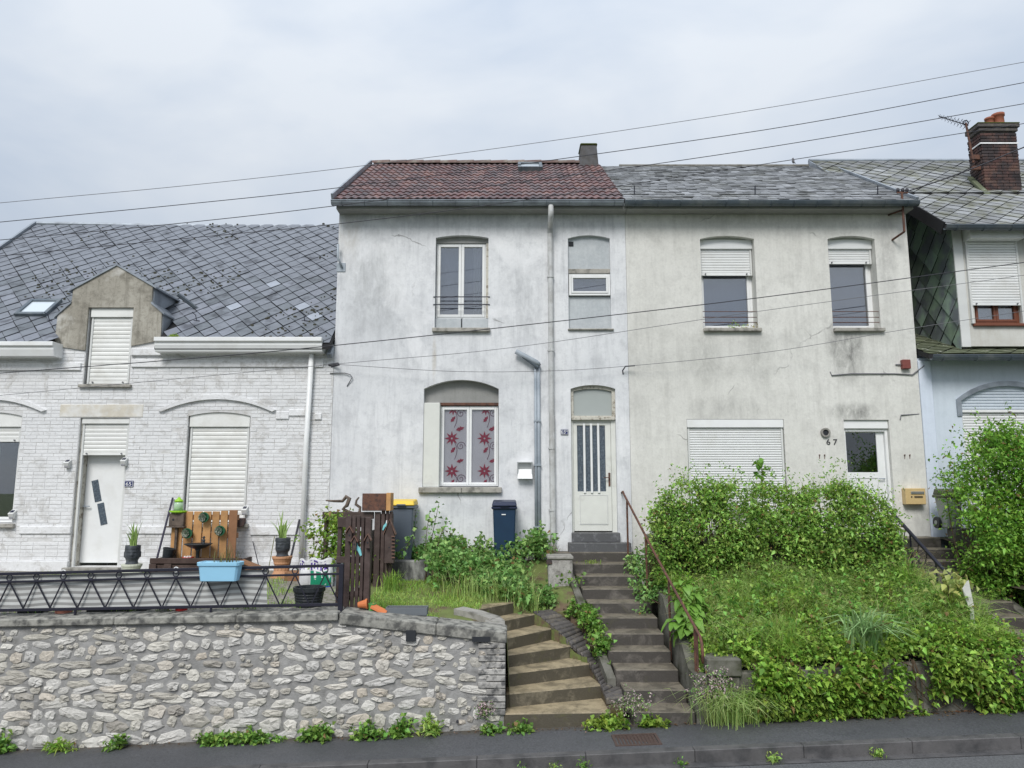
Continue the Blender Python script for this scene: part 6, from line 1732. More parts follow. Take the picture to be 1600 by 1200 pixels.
# head shaped planters on pedestals
MT['head'] = mat('blackened_stone_head', (.045, .052, .062), .6, noise=9, amt=.4, c2=(.09, .10, .11), thr=(.5, .7), bump=.4, bscale=40)
def head_mesh():
    mb = MB(); nu, nv = 28, 22; V = []
    for j in range(nv + 1):
        t = j / nv; z = t * .36                        # from neck base up to rim
        if t < .08: r = .135 - .2 * t
        elif t < .20: r = .116
        else: r = .116 + .030 * math.sin(min(1, (t - .20) / .25) * math.pi / 2) - .012 * max(0, t - .7)
        for i in range(nu):
            a = 2 * math.pi * i / nu
            front = max(0, -math.sin(a)) ** 2.0; side = abs(math.cos(a))
            rr = r
            fa = math.atan2(math.cos(a), -math.sin(a))        # 0 facing the viewer
            if t > .24:
                # brow, eye hollows, nose, lips, chin
                nose = math.exp(-(fa / .13) ** 2) * math.exp(-((t - .50) / .09) ** 2)
                bridge = math.exp(-(fa / .10) ** 2) * math.exp(-((t - .60) / .09) ** 2)
                eye = (math.exp(-((fa - .42) / .2) ** 2) + math.exp(-((fa + .42) / .2) ** 2)) * math.exp(-((t - .60) / .035) ** 2)
                brow = (math.exp(-((fa - .40) / .3) ** 2) + math.exp(-((fa + .40) / .3) ** 2)) * math.exp(-((t - .68) / .03) ** 2)
                lips = math.exp(-(fa / .26) ** 2) * math.exp(-((t - .37) / .022) ** 2); mouth = math.exp(-(fa / .3) ** 2) * math.exp(-((t - .405) / .012) ** 2)
                chin = math.exp(-(fa / .35) ** 2) * math.exp(-((t - .29) / .04) ** 2)
                ear = (math.exp(-((abs(fa) - 1.62) / .13) ** 2)) * (1 if .34 < t < .68 else 0)
                hair = (.010 + .006 * math.sin(a * 16) * math.sin(t * 70)) if t > .78 - .1 * (abs(fa) > 1.3) or abs(fa) > 1.85 else 0
                rr += .038 * nose + .016 * bridge - .016 * eye + .008 * brow + .014 * lips - .008 * mouth + .015 * chin + .026 * ear + hair
            V.append((rr * math.cos(a) * .92, rr * math.sin(a), z))
    for i in range(nu):
        a = 2 * math.pi * i / nu; V.append((.125 * math.cos(a), .125 * math.sin(a), .355))
    for i in range(nu):
        a = 2 * math.pi * i / nu; V.append((.12 * math.cos(a), .12 * math.sin(a), .31))
    F = [(j * nu + i, j * nu + (i + 1) % nu, (j + 1) * nu + (i + 1) % nu, (j + 1) * nu + i) for j in range(nv + 2) for i in range(nu)]
    F += [tuple(range(nu))[::-1], tuple(range((nv + 2) * nu, (nv + 3) * nu))]
    return mb.add(V, F).mesh('head', MT['head'], smooth=True)
HM = head_mesh()
MT['spike'] = leafmat('sword_leaf_green', (.20, .36, .10), (.30, .46, .15), vmin=.7, vmax=1.3, trans=.3)
MT['terracotta'] = mat('pale_terracotta', (.50, .27, .15), .8, noise=5, amt=.15, bump=.1)
MT['ped_white'] = mat('pale_green_white_pedestal', (.58, .60, .50), .7, noise=5, amt=.12)
def sword_mesh(L, w, bend, ang):
    n = 6; V = []; d = Vector((math.cos(ang), math.sin(ang), 0)); s = Vector((-math.sin(ang), math.cos(ang), 0))
    for i in range(n + 1):
        t = i / n; ww = w * (1 - t ** 2.2) * (.75 + .5 * t * (1 - t)); c = Vector((0, 0, L * t * (1 - bend * .25 * t))) + d * L * bend * t * t
        V += [c - s * ww / 2, c + d * .25 * ww, c + s * ww / 2]
    F = []
    for i in range(n):
        F += [(3 * i, 3 * i + 1, 3 * i + 4, 3 * i + 3), (3 * i + 1, 3 * i + 2, 3 * i + 5, 3 * i + 4)]
    return MB().add(V, F).mesh('leaf', MT['spike'], fix=False)
def head_planter(px, top, chin_y, Y, yaw, lab, plab, pedlab, ped, pm, seed):
    rr = random.Random(seed); q = P(px, chin_y, Y); z0 = q.z; s = (P(px, top, Y).z - z0) / .36
    t = thing('pedestal', pedlab, 'pedestal', (q.x, Y, 1.4)); zg = gL(q.x, Y) - .03; H = z0 - zg
    prof = [(.19, 0), (.19, .05), (.14, .09), (.125, .13), (.118, H - .14), (.135, H - .12), (.135, H - .09), (.155, H - .04), (.165, H - .03), (.165, H), (.001, H)]
    MB().lathe(prof, (q.x, Y, zg), 20).build('column', pm, t, smooth=False)
    fl = MB()
    for k in range(14):
        a = 2 * math.pi * k / 14; fl.tube([(q.x + .12 * math.cos(a), Y + .12 * math.sin(a), zg + .15), (q.x + .118 * math.cos(a), Y + .118 * math.sin(a), zg + H - .16)], .012, 5)
    fl.build('flute', pm, t)
    h = thing('head_planter', lab, 'planter', (q.x, Y, z0))
    o = link('head', HM, h, loc=(q.x, Y, z0), rot=(0, 0, yaw), scale=(s, s, s))
    MB().lathe([(.001, 0), (.118 * s, 0), (.118 * s, .005), (.001, .005)], (q.x, Y, z0 + .32 * s), 14).build('soil', MT['compost'], h)
    p = thing('spiky_plant', plab, 'plant', (q.x, Y, z0 + .33 * s))
    for k in range(17):
        ang = rr.uniform(0, 2 * math.pi); L = rr.uniform(.26, .46) * (1 if k > 3 else 1.15); b = rr.uniform(.05, .6)
        link('leaf', sword_mesh(L, rr.uniform(.04, .06), b, ang), p, loc=(q.x + rr.uniform(-.05, .05), Y + rr.uniform(-.04, .04), z0 + .325 * s))
head_planter(206, 852, 881, 12.7, .35, 'black head shaped planter next to the white front door', 'spiky green plant in the head planter next to the front door', 'pale cream pedestal under the head planter by the front door', None, MT['ped_white'], 3)
head_planter(441, 840, 869, 12.6, -.25, 'black head shaped planter on a terracotta pedestal', 'spiky green plant in the head planter on the terracotta pedestal', 'fluted terracotta pedestal under the second head planter', None, MT['terracotta'], 8)
# fallen red roof tile / plank behind the fence
qa, qb = P(377, 874, 12.5), P(408, 884, 12.5)
tag(MB().bar(qa + Vector((0, 0, -.02)), qb + Vector((0, 0, -.04)), .25, .03).box(qb.x - .25, qb.x - .05, 12.45, 12.7, 1.36, qb.z - .02).build('roof_panel', MT['pallet_dark'], bevel=.004), 'sloping reddish brown board beside the raised bed', 'board')
tag(MB().box(P(447, 900, 12.4).x, P(474, 900, 12.4).x, 12.3, 12.62, 1.37, P(450, 893, 12.4).z).build('wooden_crate', MT['pallet_dark'], bevel=.008), 'low brown wooden crate beside the terracotta pedestal', 'crate')
# compost bags
MT['bag'] = mat('white_printed_bag', (.62, .62, .64), .4, noise=5, amt=.15, bump=.3, bscale=12)
MT['bag_green'] = mat('green_bag_print', (.01, .22, .12), .4, noise=5, amt=.3)
MT['bag_purple'] = mat('purple_bag_print', (.07, .03, .25), .4)
MT['bag_blue'] = mat('blue_bag_print', (.03, .10, .45), .4)
def bag(px0, px1, yt, yb, Y, label, green):
    x0, x1 = P(px0, 890, Y).x, P(px1, 890, Y).x; z0, z1 = gL(x0, Y) - .03, P(px0, yt, Y).z
    t = thing('compost_bag', label, 'bag', ((x0 + x1) / 2, Y, z0)); nu, nv = 16, 12
    def pt(u, v, o=0.):
        b = (math.sin(math.pi * min(1, v * 1.12 + .05)) ** .5 if v < .88 else .25 + (1 - v) * 2) ; th = .085 * max(.12, b) * (1 - (2 * u - 1) ** 4 * .75)
        wob = .012 * math.sin(u * 19 + v * 6) * v
        return (x0 + (x1 - x0) * (u + .03 * math.sin(v * 5)), Y - th - wob - o, z0 + (z1 - z0) * v + .02 * math.sin(u * 9) * v)
    V = [pt(i / nu, j / nv) for j in range(nv + 1) for i in range(nu + 1)]; n1 = nu + 1
    V += [(x, 2 * Y - y, z) for (x, y, z) in V]; k = n1 * (nv + 1)
    F = [(j * n1 + i, j * n1 + i + 1, (j + 1) * n1 + i + 1, (j + 1) * n1 + i) for j in range(nv) for i in range(nu)]
    F += [(k + j * n1 + i, k + (j + 1) * n1 + i, k + (j + 1) * n1 + i + 1, k + j * n1 + i + 1) for j in range(nv) for i in range(nu)]
    rim = [j * n1 for j in range(nv + 1)]
    for j in range(nv): F += [(j * n1, (j + 1) * n1, k + (j + 1) * n1, k + j * n1), (j * n1 + nu, k + j * n1 + nu, k + (j + 1) * n1 + nu, (j + 1) * n1 + nu)]
    body = MB().add(V, F).build('body', MT['bag'], t, smooth=True)
    def patch(u0, u1, v0, v1, m, nm):
        V = [pt(u0 + (u1 - u0) * i / 6, v0 + (v1 - v0) * j / 4, .004) for j in range(5) for i in range(7)]
        MB().add(V, [(j * 7 + i, j * 7 + i + 1, (j + 1) * 7 + i + 1, (j + 1) * 7 + i) for j in range(4) for i in range(6)]).build(nm, MT[m], t, smooth=True, fix=False)
    if green:
        patch(.05, .95, .12, .60, 'bag_green', 'green_panel'); patch(.55, .95, .02, .11, 'bag_blue', 'blue_panel')
    for i, (u0, u1, v0, v1) in enumerate(((.08, .16, .60, .93), (.22, .40, .84, .93), (.22, .28, .66, .84), (.36, .42, .66, .84), (.5, .58, .64, .92), (.66, .74, .64, .92), (.74, .86, .64, .72))):
        if green or u0 < .45: patch(u0, u1, v0 + .01, v1, 'bag_purple', 'printed_stroke')
bag(468, 490, 874, 915, 11.9, 'white bag with purple lettering behind the black tub', False)
bag(484, 520, 873, 918, 11.75, 'green and white compost bag with purple lettering by the gate', True)
tag(MB().box(P(518, 880, 11.9).x, P(538, 880, 11.9).x, 11.8, 12.2, 1.36, P(528, 871, 11.9).z + .0).build('plastic_crate', MT['zinc'], bevel=.01), 'grey blue plastic crate behind the timber gate panel', 'crate')

# ================================================================== timber gate panels and what hangs there
MT['gate_wood'] = mat('dark_stained_timber', (.055, .036, .032), .65, noise=6, amt=.35, c2=(.085, .06, .055), rnd=.25, bump=.35, bscale=30)
GY = 9.80
gt = thing('timber_gate', 'dark brown timber slat panel at the end of the iron fence', 'gate', (P(555, 950, GY).x, GY, 1.3))
zb = 1.27
for (a, b, t_) in ((538, 547, 806), (548.5, 554, 806), (555.5, 561, 806), (562.5, 567.5, 808), (569, 578, 808)):
    MB().box(P(a, 880, GY).x, P(b, 880, GY).x, GY, GY + .028, zb, P(560, t_, GY).z).build('slat', MT['gate_wood'], gt, bevel=.004)
x0 = P(525, 880, GY + .03).x; xr = P(578, 880, GY + .03).x
for (ya, yb) in ((809, 824), (870, 880), (925, 933)):
    MB().box(x0, xr, GY + .03, GY + .06, P(560, yb, GY).z, P(560, ya, GY).z).build('cross_rail', MT['gate_wood'], gt, bevel=.004)
MB().box(x0, x0 + .05, GY + .061, GY + .12, zb, P(560, 808, GY).z).build('post', MT['gate_wood'], gt, bevel=.004)
MB().box(xr - .10, xr, GY + .061, GY + .14, zb, P(560, 812, GY).z).build('post', MT['gate_wood'], gt, bevel=.004)
def bird_house(label, px0, px1, yt, yr, yb, Y, d=.06, holes=1):
    xa, xb = P(px0, yr, Y).x, P(px1, yr, Y).x; zt, zr, z0 = P(px0, yt, Y).z, P(px0, yr, Y).z, P(px0, yb, Y).z; xm = (xa + xb) / 2
    t = thing('bird_house', label, 'bird house', (xm, Y, z0))
    MB().prism([[(xa + .012, z0), (xb - .012, z0), (xb - .012, zr), (xm, zt - .01), (xa + .012, zr)]], Y, Y + d).build('body', MT['gate_wood'], t, bevel=.003)
    MB().prism([[(xa - .008, zr - .012), (xm, zt - .002), (xm, zt + .014), (xa - .012, zr + .004)]], Y - .02, Y + d).build('roof_slope', MT['gate_wood2'], t)
    MB().prism([[(xb + .008, zr - .012), (xb + .012, zr + .004), (xm, zt + .014), (xm, zt - .002)]], Y - .02, Y + d).build('roof_slope', MT['gate_wood2'], t)
    MB().tube([(xm, Y - .003, (z0 + zr) / 2 + .02), (xm, Y + .006, (z0 + zr) / 2 + .02)], .012, 8).build('hole', MT['hollow_shade'], t)
    return t
MT['gate_wood2'] = mat('red_brown_timber', (.15, .085, .065), .65, noise=6, amt=.3, bump=.3)
bird_house('highest of three little bird houses on the timber gate panel', 541, 551, 823, 832, 846, GY - .06)
bird_house('little bird house just right of the highest one on the gate panel', 549.5, 558, 838, 846, 860, GY - .06)
bird_house('little bird house at the right edge of the gate panel', 570, 579, 835, 844, 857, GY - .06)
MT['aqua'] = mat('aqua_enamel', (.22, .58, .62), .35, noise=6, amt=.1)
def bird_orn(label, px, y0, y1, Y, fl=1):
    a = P(px, y0, Y); L = a.z - P(px, y1, Y).z
    t = thing('bird_ornament', label, 'ornament', (a.x, Y, a.z - L))
    pts = [(-.05, 0), (.02, -.02), (.10, -.30), (.30, -.52), (.40, -.95), (.28, -1.0), (.14, -.72), (-.02, -.55), (-.06, -.3)]
    MB().prism([[(a.x + fl * p[0] * L, a.z + p[1] * L) for p in pts]], Y - .012, Y).build('body', MT['aqua'], t, bevel=.004)
    MB().prism([[(a.x + fl * p[0] * L, a.z + p[1] * L) for p in [(-.06, .02), (.03, .0), (.03, -.3), (-.07, -.3)]]], Y - .016, Y - .0125).build('breast', MT['pvc'], t)
bird_orn('aqua metal bird ornament on the front of the timber gate panel', 557, 845, 869, GY - .002)
# rear panel
G2 = 12.05
g2 = thing('timber_gate_post', 'dark brown timber post panel standing on the grass behind the gate', 'gate post', (P(600, 915, G2).x, G2, 1.3))
for (a, b, t_) in ((584, 593, 800), (594.5, 600, 798), (601.5, 606, 798), (607, 612, 799)):
    MB().box(P(a, 860, G2).x, P(b, 860, G2).x, G2, G2 + .05, 1.2, P(600, t_, G2).z).build('slat', MT['gate_wood'], g2, bevel=.004)
MB().box(P(584, 860, G2).x, P(612, 860, G2).x, G2 + .052, G2 + .12, 1.2, P(600, 803, G2).z).build('backing_post', MT['gate_wood'], g2, bevel=.004)
MB().box(P(503, 805, G2).x, P(583, 805, G2).x, G2 + .02, G2 + .10, P(540, 811, G2).z, P(540, 800, G2).z).build('top_beam', MT['gate_wood'], g2, bevel=.006)
MB().box(P(506, 805, G2).x, P(511, 805, G2).x, G2 + .03, G2 + .09, 1.3, P(540, 811, G2).z - .001).build('beam_post', MT['gate_wood'], g2, bevel=.004)
for k in range(5):
    MB().box(P(578.5 + k * .2, 860, G2 + .2).x - .0, P(581 + k * .2, 860, G2 + .2).x, G2 + .13 + k * .28, G2 + .36 + k * .28, 1.3, P(560, 830, G2).z).build('side_slat', MT['gate_wood'], g2)
bg_ = bird_house('tall dark bird house with a row of pegs on the rear timber post', 600, 617, 812, 835, 880, G2 - .12, .12)
for k in range(7):
    q = P(614, 838 + k * 5.5, G2 - .12); MB().box(q.x - .02, q.x + .035, G2 - .15, G2 - .121, q.z - .008, q.z + .008).build('peg', MT['gate_wood2'], bg_)
bird_orn('aqua metal bird ornament on the rear timber post', 604, 813, 829, G2 - .005, -1)
# brown box with pale side, twisted wood
bx0, bx1 = P(567, 784, G2).x, P(604, 784, G2).x; bz0_, bz1_ = P(600, 798, G2).z, P(600, 771, G2).z
rb_ = thing('rusty_box', 'brown rusty box with a pale right side on top of the rear post', 'box', ((bx0 + bx1) / 2, G2, bz0_))
MB().box(bx0, bx1, G2 - .06, G2 + .25, bz0_, bz1_).build('body', MT['rust'], rb_, bevel=.006)
MB().box(bx1 + .001, bx1 + .075, G2 - .055, G2 + .245, bz0_, bz1_ + .01).build('side_panel', MT['pallet'], rb_, bevel=.006)
tws = thing('driftwood', 'twisted dark vine branch lying on the gate beam', 'branch', (P(548, 800, G2).x, G2, P(548, 800, G2).z))
pa = [(509, 782), (522, 783), (535, 783), (541, 776), (546, 779), (542, 790), (536, 795), (545, 800), (556, 803)]
MB().tube([P(x, y, G2 + .05 + .02 * math.sin(i)) for i, (x, y) in enumerate(pa)], [.012, .02, .026, .032, .034, .032, .028, .026, .02], 7).build('branch', MT['old_wood'], tws, smooth=True)
pa = [(561, 777), (557, 782), (556, 788), (563, 793), (562, 799), (559, 804)]
MB().tube([P(x, y, G2 + .05) for (x, y) in pa], [.012, .018, .024, .024, .024, .02], 7).build('branch', MT['old_wood'], tws, smooth=True)

# ================================================================== bins, letter boxes, wall fittings
MT['bin_grey'] = mat('dark_grey_bin_plastic', (.095, .115, .145), .45, noise=2, amt=.12, bump=.05)
MT['bin_navy'] = mat('navy_bin_plastic', (.012, .035, .075), .4, noise=3, amt=.2, bump=.05)
MT['bin_lid_navy'] = mat('dark_navy_lid', (.02, .027, .06), .4, noise=3, amt=.15)
MT['yellow'] = mat('yellow_lid_plastic', (.72, .50, .06), .45, noise=2, amt=.08)
MT['bin_pale'] = mat('pale_grey_green_bin', (.30, .33, .31), .5, noise=3, amt=.15)
def bin_(label, px0, px1, y_top, Y, zb, body, lid, depth=.5, marks=False):
    x0, x1 = P(px0, 820, Y).x, P(px1, 820, Y).x; zt = P(px0, y_top, Y).z; cx = (x0 + x1) / 2; hw = (x1 - x0) / 2
    t = thing('wheelie_bin', label, 'bin', (cx, Y + depth / 2, zb)); H = zt - zb; hb_ = hw * .9
    V = [(cx - hb_ * .82, Y + .06, zb), (cx + hb_ * .82, Y + .06, zb), (cx + hb_ * .82, Y + depth - .08, zb), (cx - hb_ * .82, Y + depth - .08, zb),
         (cx - hb_, Y + .02, zt - .10), (cx + hb_, Y + .02, zt - .10), (cx + hb_, Y + depth, zt - .10), (cx - hb_, Y + depth, zt - .10)]
    MB().hexa(V).build('body', body, t, bevel=.02)
    MB().box(cx - hb_ - .025, cx + hb_ + .025, Y - .005, Y + depth + .03, zt - .13, zt - .075).build('rim', body if lid is MT['yellow'] else lid, t, bevel=.015)
    MB().hexa([(cx - hw, Y - .03, zt - .074), (cx + hw, Y - .03, zt - .074), (cx + hw, Y + depth + .02, zt - .074), (cx - hw, Y + depth + .02, zt - .074),
               (cx - hw * .9, Y + .03, zt), (cx + hw * .9, Y + .03, zt), (cx + hw * .92, Y + depth - .02, zt + .03), (cx - hw * .92, Y + depth - .02, zt + .03)]).build('lid', lid, t, bevel=.015)
    MB().box(cx - hw * .35, cx + hw * .35, Y - .055, Y - .031, zt - .08, zt - .05).build('lid_handle', lid if lid is not MT['yellow'] else body, t, bevel=.008)
    for s in (-1, 1):
        w = MB().tube([(cx + s * (hb_ * .78), Y + depth - .05, zb + .09), (cx + s * (hb_ * .78 + .06), Y + depth - .05, zb + .09)], .1, 14).build('wheel', MT['dark_plastic'], t)
        MB().tube([(cx + s * (hb_ * .78 + .061), Y + depth - .05, zb + .09), (cx + s * (hb_ * .78 + .068), Y + depth - .05, zb + .09)], .04, 10).build('hub', MT['bin_pale'], w)
    if marks:
        q = P(787, 804, Y); yf = Y + .02 + .04 * (zt - .1 - q.z) / (H - .1) - .004
        MB().box(q.x - .035, q.x + .035, yf - .006, yf + .006, q.z - .008, q.z + .008).build('white_sticker', MT['enamel_white'], t)
    return t
bin_('grey wheelie bin with a yellow lid behind the timber post', 606, 647, 783, 12.78, 1.48, MT['bin_grey'], MT['yellow'], .52)
bin_('navy blue wheelie bin standing against the wall under the flowered window', 768, 808, 784, 12.85, 1.50, MT['bin_navy'], MT['bin_lid_navy'], .45, True)
bin_('pale grey green bin half hidden by the right hand shrub', 1480, 1510, 766, 12.72, P(1480, 826, 12.75).z, MT['bin_pale'], MT['moss_roof'], .36)
# letter boxes
MT['steel'] = mat('brushed_steel', (.52, .53, .53), .32, metal=.75, noise=4, amt=.1)
x0, x1, z0, z1 = fx(808, 735), fx(832, 735), fz(748), fz(722)
lb = thing('letter_box', 'small steel letter box with a white flap left of the grey duct', 'letter box', ((x0 + x1) / 2, FY, z0))
frame(MB(), x0, x1, z0 + .03, z1, .02, FY - .10, FY + .002).build('hood', MT['steel'], lb)
MB().box(x0 + .02, x1 - .02, FY - .03, FY + .002, z0 + .05, z1 - .02).build('back_plate', MT['steel'], lb)
MB().hexa([(x0 + .004, FY - .14, z0), (x1 - .004, FY - .14, z0), (x1 - .004, FY - .11, z0), (x0 + .004, FY - .11, z0), (x0 + .02, FY - .055, z1 - .13), (x1 - .02, FY - .055, z1 - .13), (x1 - .02, FY - .035, z1 - .13), (x0 + .02, FY - .035, z1 - .13)]).build('flap', MT['pvc'], lb)
MT['beige_metal'] = mat('beige_enamelled_metal', (.58, .43, .21), .45, noise=4, amt=.1)
x0, x1, z0, z1 = fx(1409, 775), fx(1440, 775), fz(788), fz(763)
lb2 = thing('letter_box', 'beige metal letter box with a steel slot beside the door of number 67', 'letter box', ((x0 + x1) / 2, FY, z0))
MB().box(x0, x1, FY - .14, FY - .002, z0, z1).build('body', MT['beige_metal'], lb2, bevel=.008)
MB().box(x0 + .09, x1 - .03, FY - .155, FY - .141, z1 - .10, z1 - .055).build('slot_flap', MT['steel'], lb2, bevel=.004)
MB().box(x0 + .15, x1 - .06, FY - .148, FY - .141, z1 - .165, z1 - .135).build('name_plate', MT['brick_side'], lb2)
MB().tube([(x0 + .10, FY - .15, z1 - .15), (x0 + .10, FY - .141, z1 - .15)], .012, 8).build('lock', MT['cable'], lb2)
# house numbers
def plate_no(txt, label, px, py, w, h, size, sup=None):
    q = P(px, py, FY); t = thing('number_plate', label, 'number plate', (q.x, FY - .02, q.z))
    MB().box(q.x - w / 2, q.x + w / 2, FY - .022, FY + .004, q.z - h / 2, q.z + h / 2).build('plate', MT['numeral_blue'], t, bevel=.004)
    frame(MB(), q.x - w / 2 + .006, q.x + w / 2 - .006, q.z - h / 2 + .006, q.z + h / 2 - .006, .005, FY - .0245, FY - .0225).build('border', MT['enamel_white'], t)
    link('numerals', text_mesh(txt, size, MT['enamel_white']), t, loc=(q.x - (.022 if sup else 0), FY - .0235, q.z - .004), rot=(math.pi / 2, 0, 0), scale=(1.25 if not sup else 1.05, 1, 1))
    if sup: link('numerals', text_mesh(sup, size * .5, MT['enamel_white']), t, loc=(q.x + w * .29, FY - .0235, q.z + h * .17), rot=(math.pi / 2, 0, 0))
plate_no('65', 'blue enamel number plate reading 65 beside the white front door', 202, 756, .16, .115, .088)
plate_no('65', 'blue enamel number plate reading 65 bis by the slatted glass door', 882, 675, .135, .10, .085, 'bis')
q = P(1299, 691, FY)
n67 = thing('house_numerals', 'dark metal numerals 67 under the round flue opening', 'house number', (q.x, FY, q.z))
for i, ch_ in enumerate('67'):
    link('numeral', text_mesh(ch_, .145, MT['numeral_dark'], .008), n67, loc=(q.x - .06 + i * .125, FY - .008, q.z), rot=(math.pi / 2, 0, 0), scale=(1.15, 1, 1))
# solar wall lamps
MT['lamp_grey'] = mat('grey_lamp_plastic', (.30, .30, .32), .4); MT['solar'] = mat('solar_cell', (.01, .012, .035), .2, spec=.7)
for (px, py, lab) in ((108, 725, 'small solar wall lamp left of the white front door'), (196, 722, 'small solar wall lamp right of the white front door'), (22, 804, 'small solar wall lamp beside the leftmost window'), (384, 798, 'small solar wall lamp right of the shuttered window')):
    q = P(px, py, FY); t = thing('solar_lamp', lab, 'lamp', (q.x, FY, q.z - .08), 'solar lamps on the white brick wall')
    MB().hexa([(q.x - .04, FY - .07, q.z - .075), (q.x + .04, FY - .07, q.z - .075), (q.x + .04, FY + .004, q.z - .075), (q.x - .04, FY + .004, q.z - .075), (q.x - .05, FY - .11, q.z + .02), (q.x + .05, FY - .11, q.z + .02), (q.x + .05, FY + .004, q.z + .09), (q.x - .05, FY + .004, q.z + .09)]).build('housing', MT['pvc_grey'], t, bevel=.006)
    m2 = Matrix.Translation((q.x, FY - .055, q.z + .058)) @ Matrix.Rotation(math.atan2(.07, .114), 4, 'X')
    MB().obox(m2, .03, .032, .004).build('solar_panel', MT['solar'], t)
    MB().box(q.x - .035, q.x + .035, FY - .088, FY - .06, q.z - .07, q.z - .03).build('diffuser', MT['lamp_grey'], t, bevel=.006)
# grey cable duct with a bent head
dx = fx(840, 700)
dct = thing('cable_duct', 'tall galvanised duct on the wall with a short hood bent to the left', 'duct', (dx, FY, 1.6))
zt = fz(566)
MB().tube([(dx - .035, FY - .05, 1.62), (dx - .035, FY - .05, zt)], .026, 8).tube([(dx + .02, FY - .035, 1.62), (dx + .02, FY - .035, zt)], .034, 8).build('duct', MT['galv'], dct, smooth=True)
ha, hb2 = P(806, 549, FY - .10), P(842, 569, FY - .10)
MB().tube([hb2 + Vector((0, .03, -.02)), hb2 + Vector((-.04, 0, .03)), ha], .048, 10).build('hood', MT['galv'], dct, smooth=True)
MB().tube([hb2 + Vector((-.02, .0, -.06)), ha + Vector((.10, 0, -.07))], .03, 8).build('inner_sleeve', MT['zinc_dark'], dct)
for z in (2.2, 3.3, 4.1): MB().box(dx - .068, dx + .062, FY - .08, FY + .004, z, z + .03).build('clamp', MT['galv'], dct)
# conductor bracket on the left corner of 65 bis
q = P(533, 418, FY)
br = thing('wall_bracket', 'galvanised hook bracket on the upper left of the grey white wall', 'bracket', q)
MB().box(q.x - .085, q.x + .085, FY - .015, FY + .004, q.z - .085, q.z + .085).build('base_plate', MT['galv'], br, bevel=.004)
MB().tube([(q.x + .02, FY - .01, q.z), (q.x + .01, FY - .09, q.z + .04), (q.x - .04, FY - .11, q.z + .15), (q.x - .045, FY - .11, q.z + .42)], .022, 8).build('arm', MT['galv'], br, smooth=True)
# red junction box
q = P(1413, 570, FY)
jb = thing('junction_box', 'small faded red junction box near the right corner of number 67', 'junction box', q)
MB().box(q.x - .075, q.x + .075, FY - .09, FY - .002, q.z - .085, q.z + .085).build('box', MT['red_plastic'], jb, bevel=.008)
MB().tube([(q.x - .076, FY - .03, q.z), (q.x - .17, FY - .02, q.z)], .012, 6).build('cable_gland', MT['cable_grey'], jb)
tag(MB().tube([(q.x - 1.38, FY + .0, q.z - .13), (q.x - 1.36, FY - .02, q.z - .2), (q.x - 1.0, FY - .025, q.z - .17), (q.x - .2, FY - .02, q.z - .17), (q.x + .12, FY - .025, q.z - .19), (q.x + .35, FY - .03, q.z - .02)], .011, 6).build('wall_cable', MT['cable_grey']), 'grey cable clipped along the wall under the red junction box', 'cable')
q2 = P(1424, 647, FY)
tag(MB().tube([(q2.x + .14, FY, q2.z), (q2.x - .20, FY - .02, q2.z - .02), (q2.x - .22, FY - .02, q2.z - .10)], .010, 6).build('wall_cable', MT['cable_grey']), 'short bent cable beside the door of number 67', 'cable')
# service mast on the corner of 67
ms = thing('service_mast', 'rusty iron service mast with cable insulators on the corner of number 67', 'mast', (P(1411, 340, FY - .25).x, FY - .2, P(1411, 372, FY).z))
a, b = P(1409, 301, FY - .28), P(1413, 362, FY - .28)
MB().tube([b, a], .022, 8).build('pole', MT['rust'], ms)
MB().tube([b, P(1394, 375, FY - .01)], .02, 6).build('lower_brace', MT['rust'], ms)
MB().tube([a.lerp(b, .45), P(1388, 336, FY - .01)], .016, 6).build('upper_brace', MT['rust'], ms)
MB().bar(a + Vector((-.09, 0, 0)), a + Vector((.11, 0, 0)), .03, .03).build('cross_arm', MT['rust'], ms)
for k in (-.07, .02, .1): MB().lathe([(.02, 0), (.035, .02), (.03, .06), (.012, .08)], (a.x + k, a.y, a.z + .01), 8).build('insulator', MT['cable'], ms, smooth=True)
# aerial on the chimney of 69
ae = thing('tv_aerial', 'rusty television aerial strapped to the brick chimney', 'aerial', (P(1518, 250, 14.6).x, 14.6, P(1518, 255, 14.6).z))
AYa = 14.78
a, b = P(1509, 192, AYa), P(1521, 254, AYa)
MB().tube([b, a], .022, 8).build('mast', MT['rust'], ae)
t1, t0 = P(1468, 182, AYa - .1), P(1513, 196, AYa)
MB().tube([t0, t1], .010, 6).build('boom', MT['black_metal'], ae)
for k in range(9):
    q = t1.lerp(t0, k / 8.5); L = .05 + .013 * k; MB().tube([q + Vector((-.01, -L, .02)), q + Vector((.01, L, -.02))], .005, 5).tube([q + Vector((-.03, 0, L * .7)), q + Vector((.03, 0, -L * .7))], .004, 5).build('element', MT['black_metal'], ae)
MB().torus((a.x, AYa, a.z), .055, .012).build('dipole', MT['black_metal'], ae)
zq = P(1526, 246, AYa).z
MB().box(b.x - .04, cx0 + .02, AYa - .03, AYa + .03, zq - .05, zq + .05).box(b.x - .04, cx0 + .02, AYa - .03, AYa + .03, zq - .28, zq - .2).build('chimney_bracket', MT['rust'], ae)
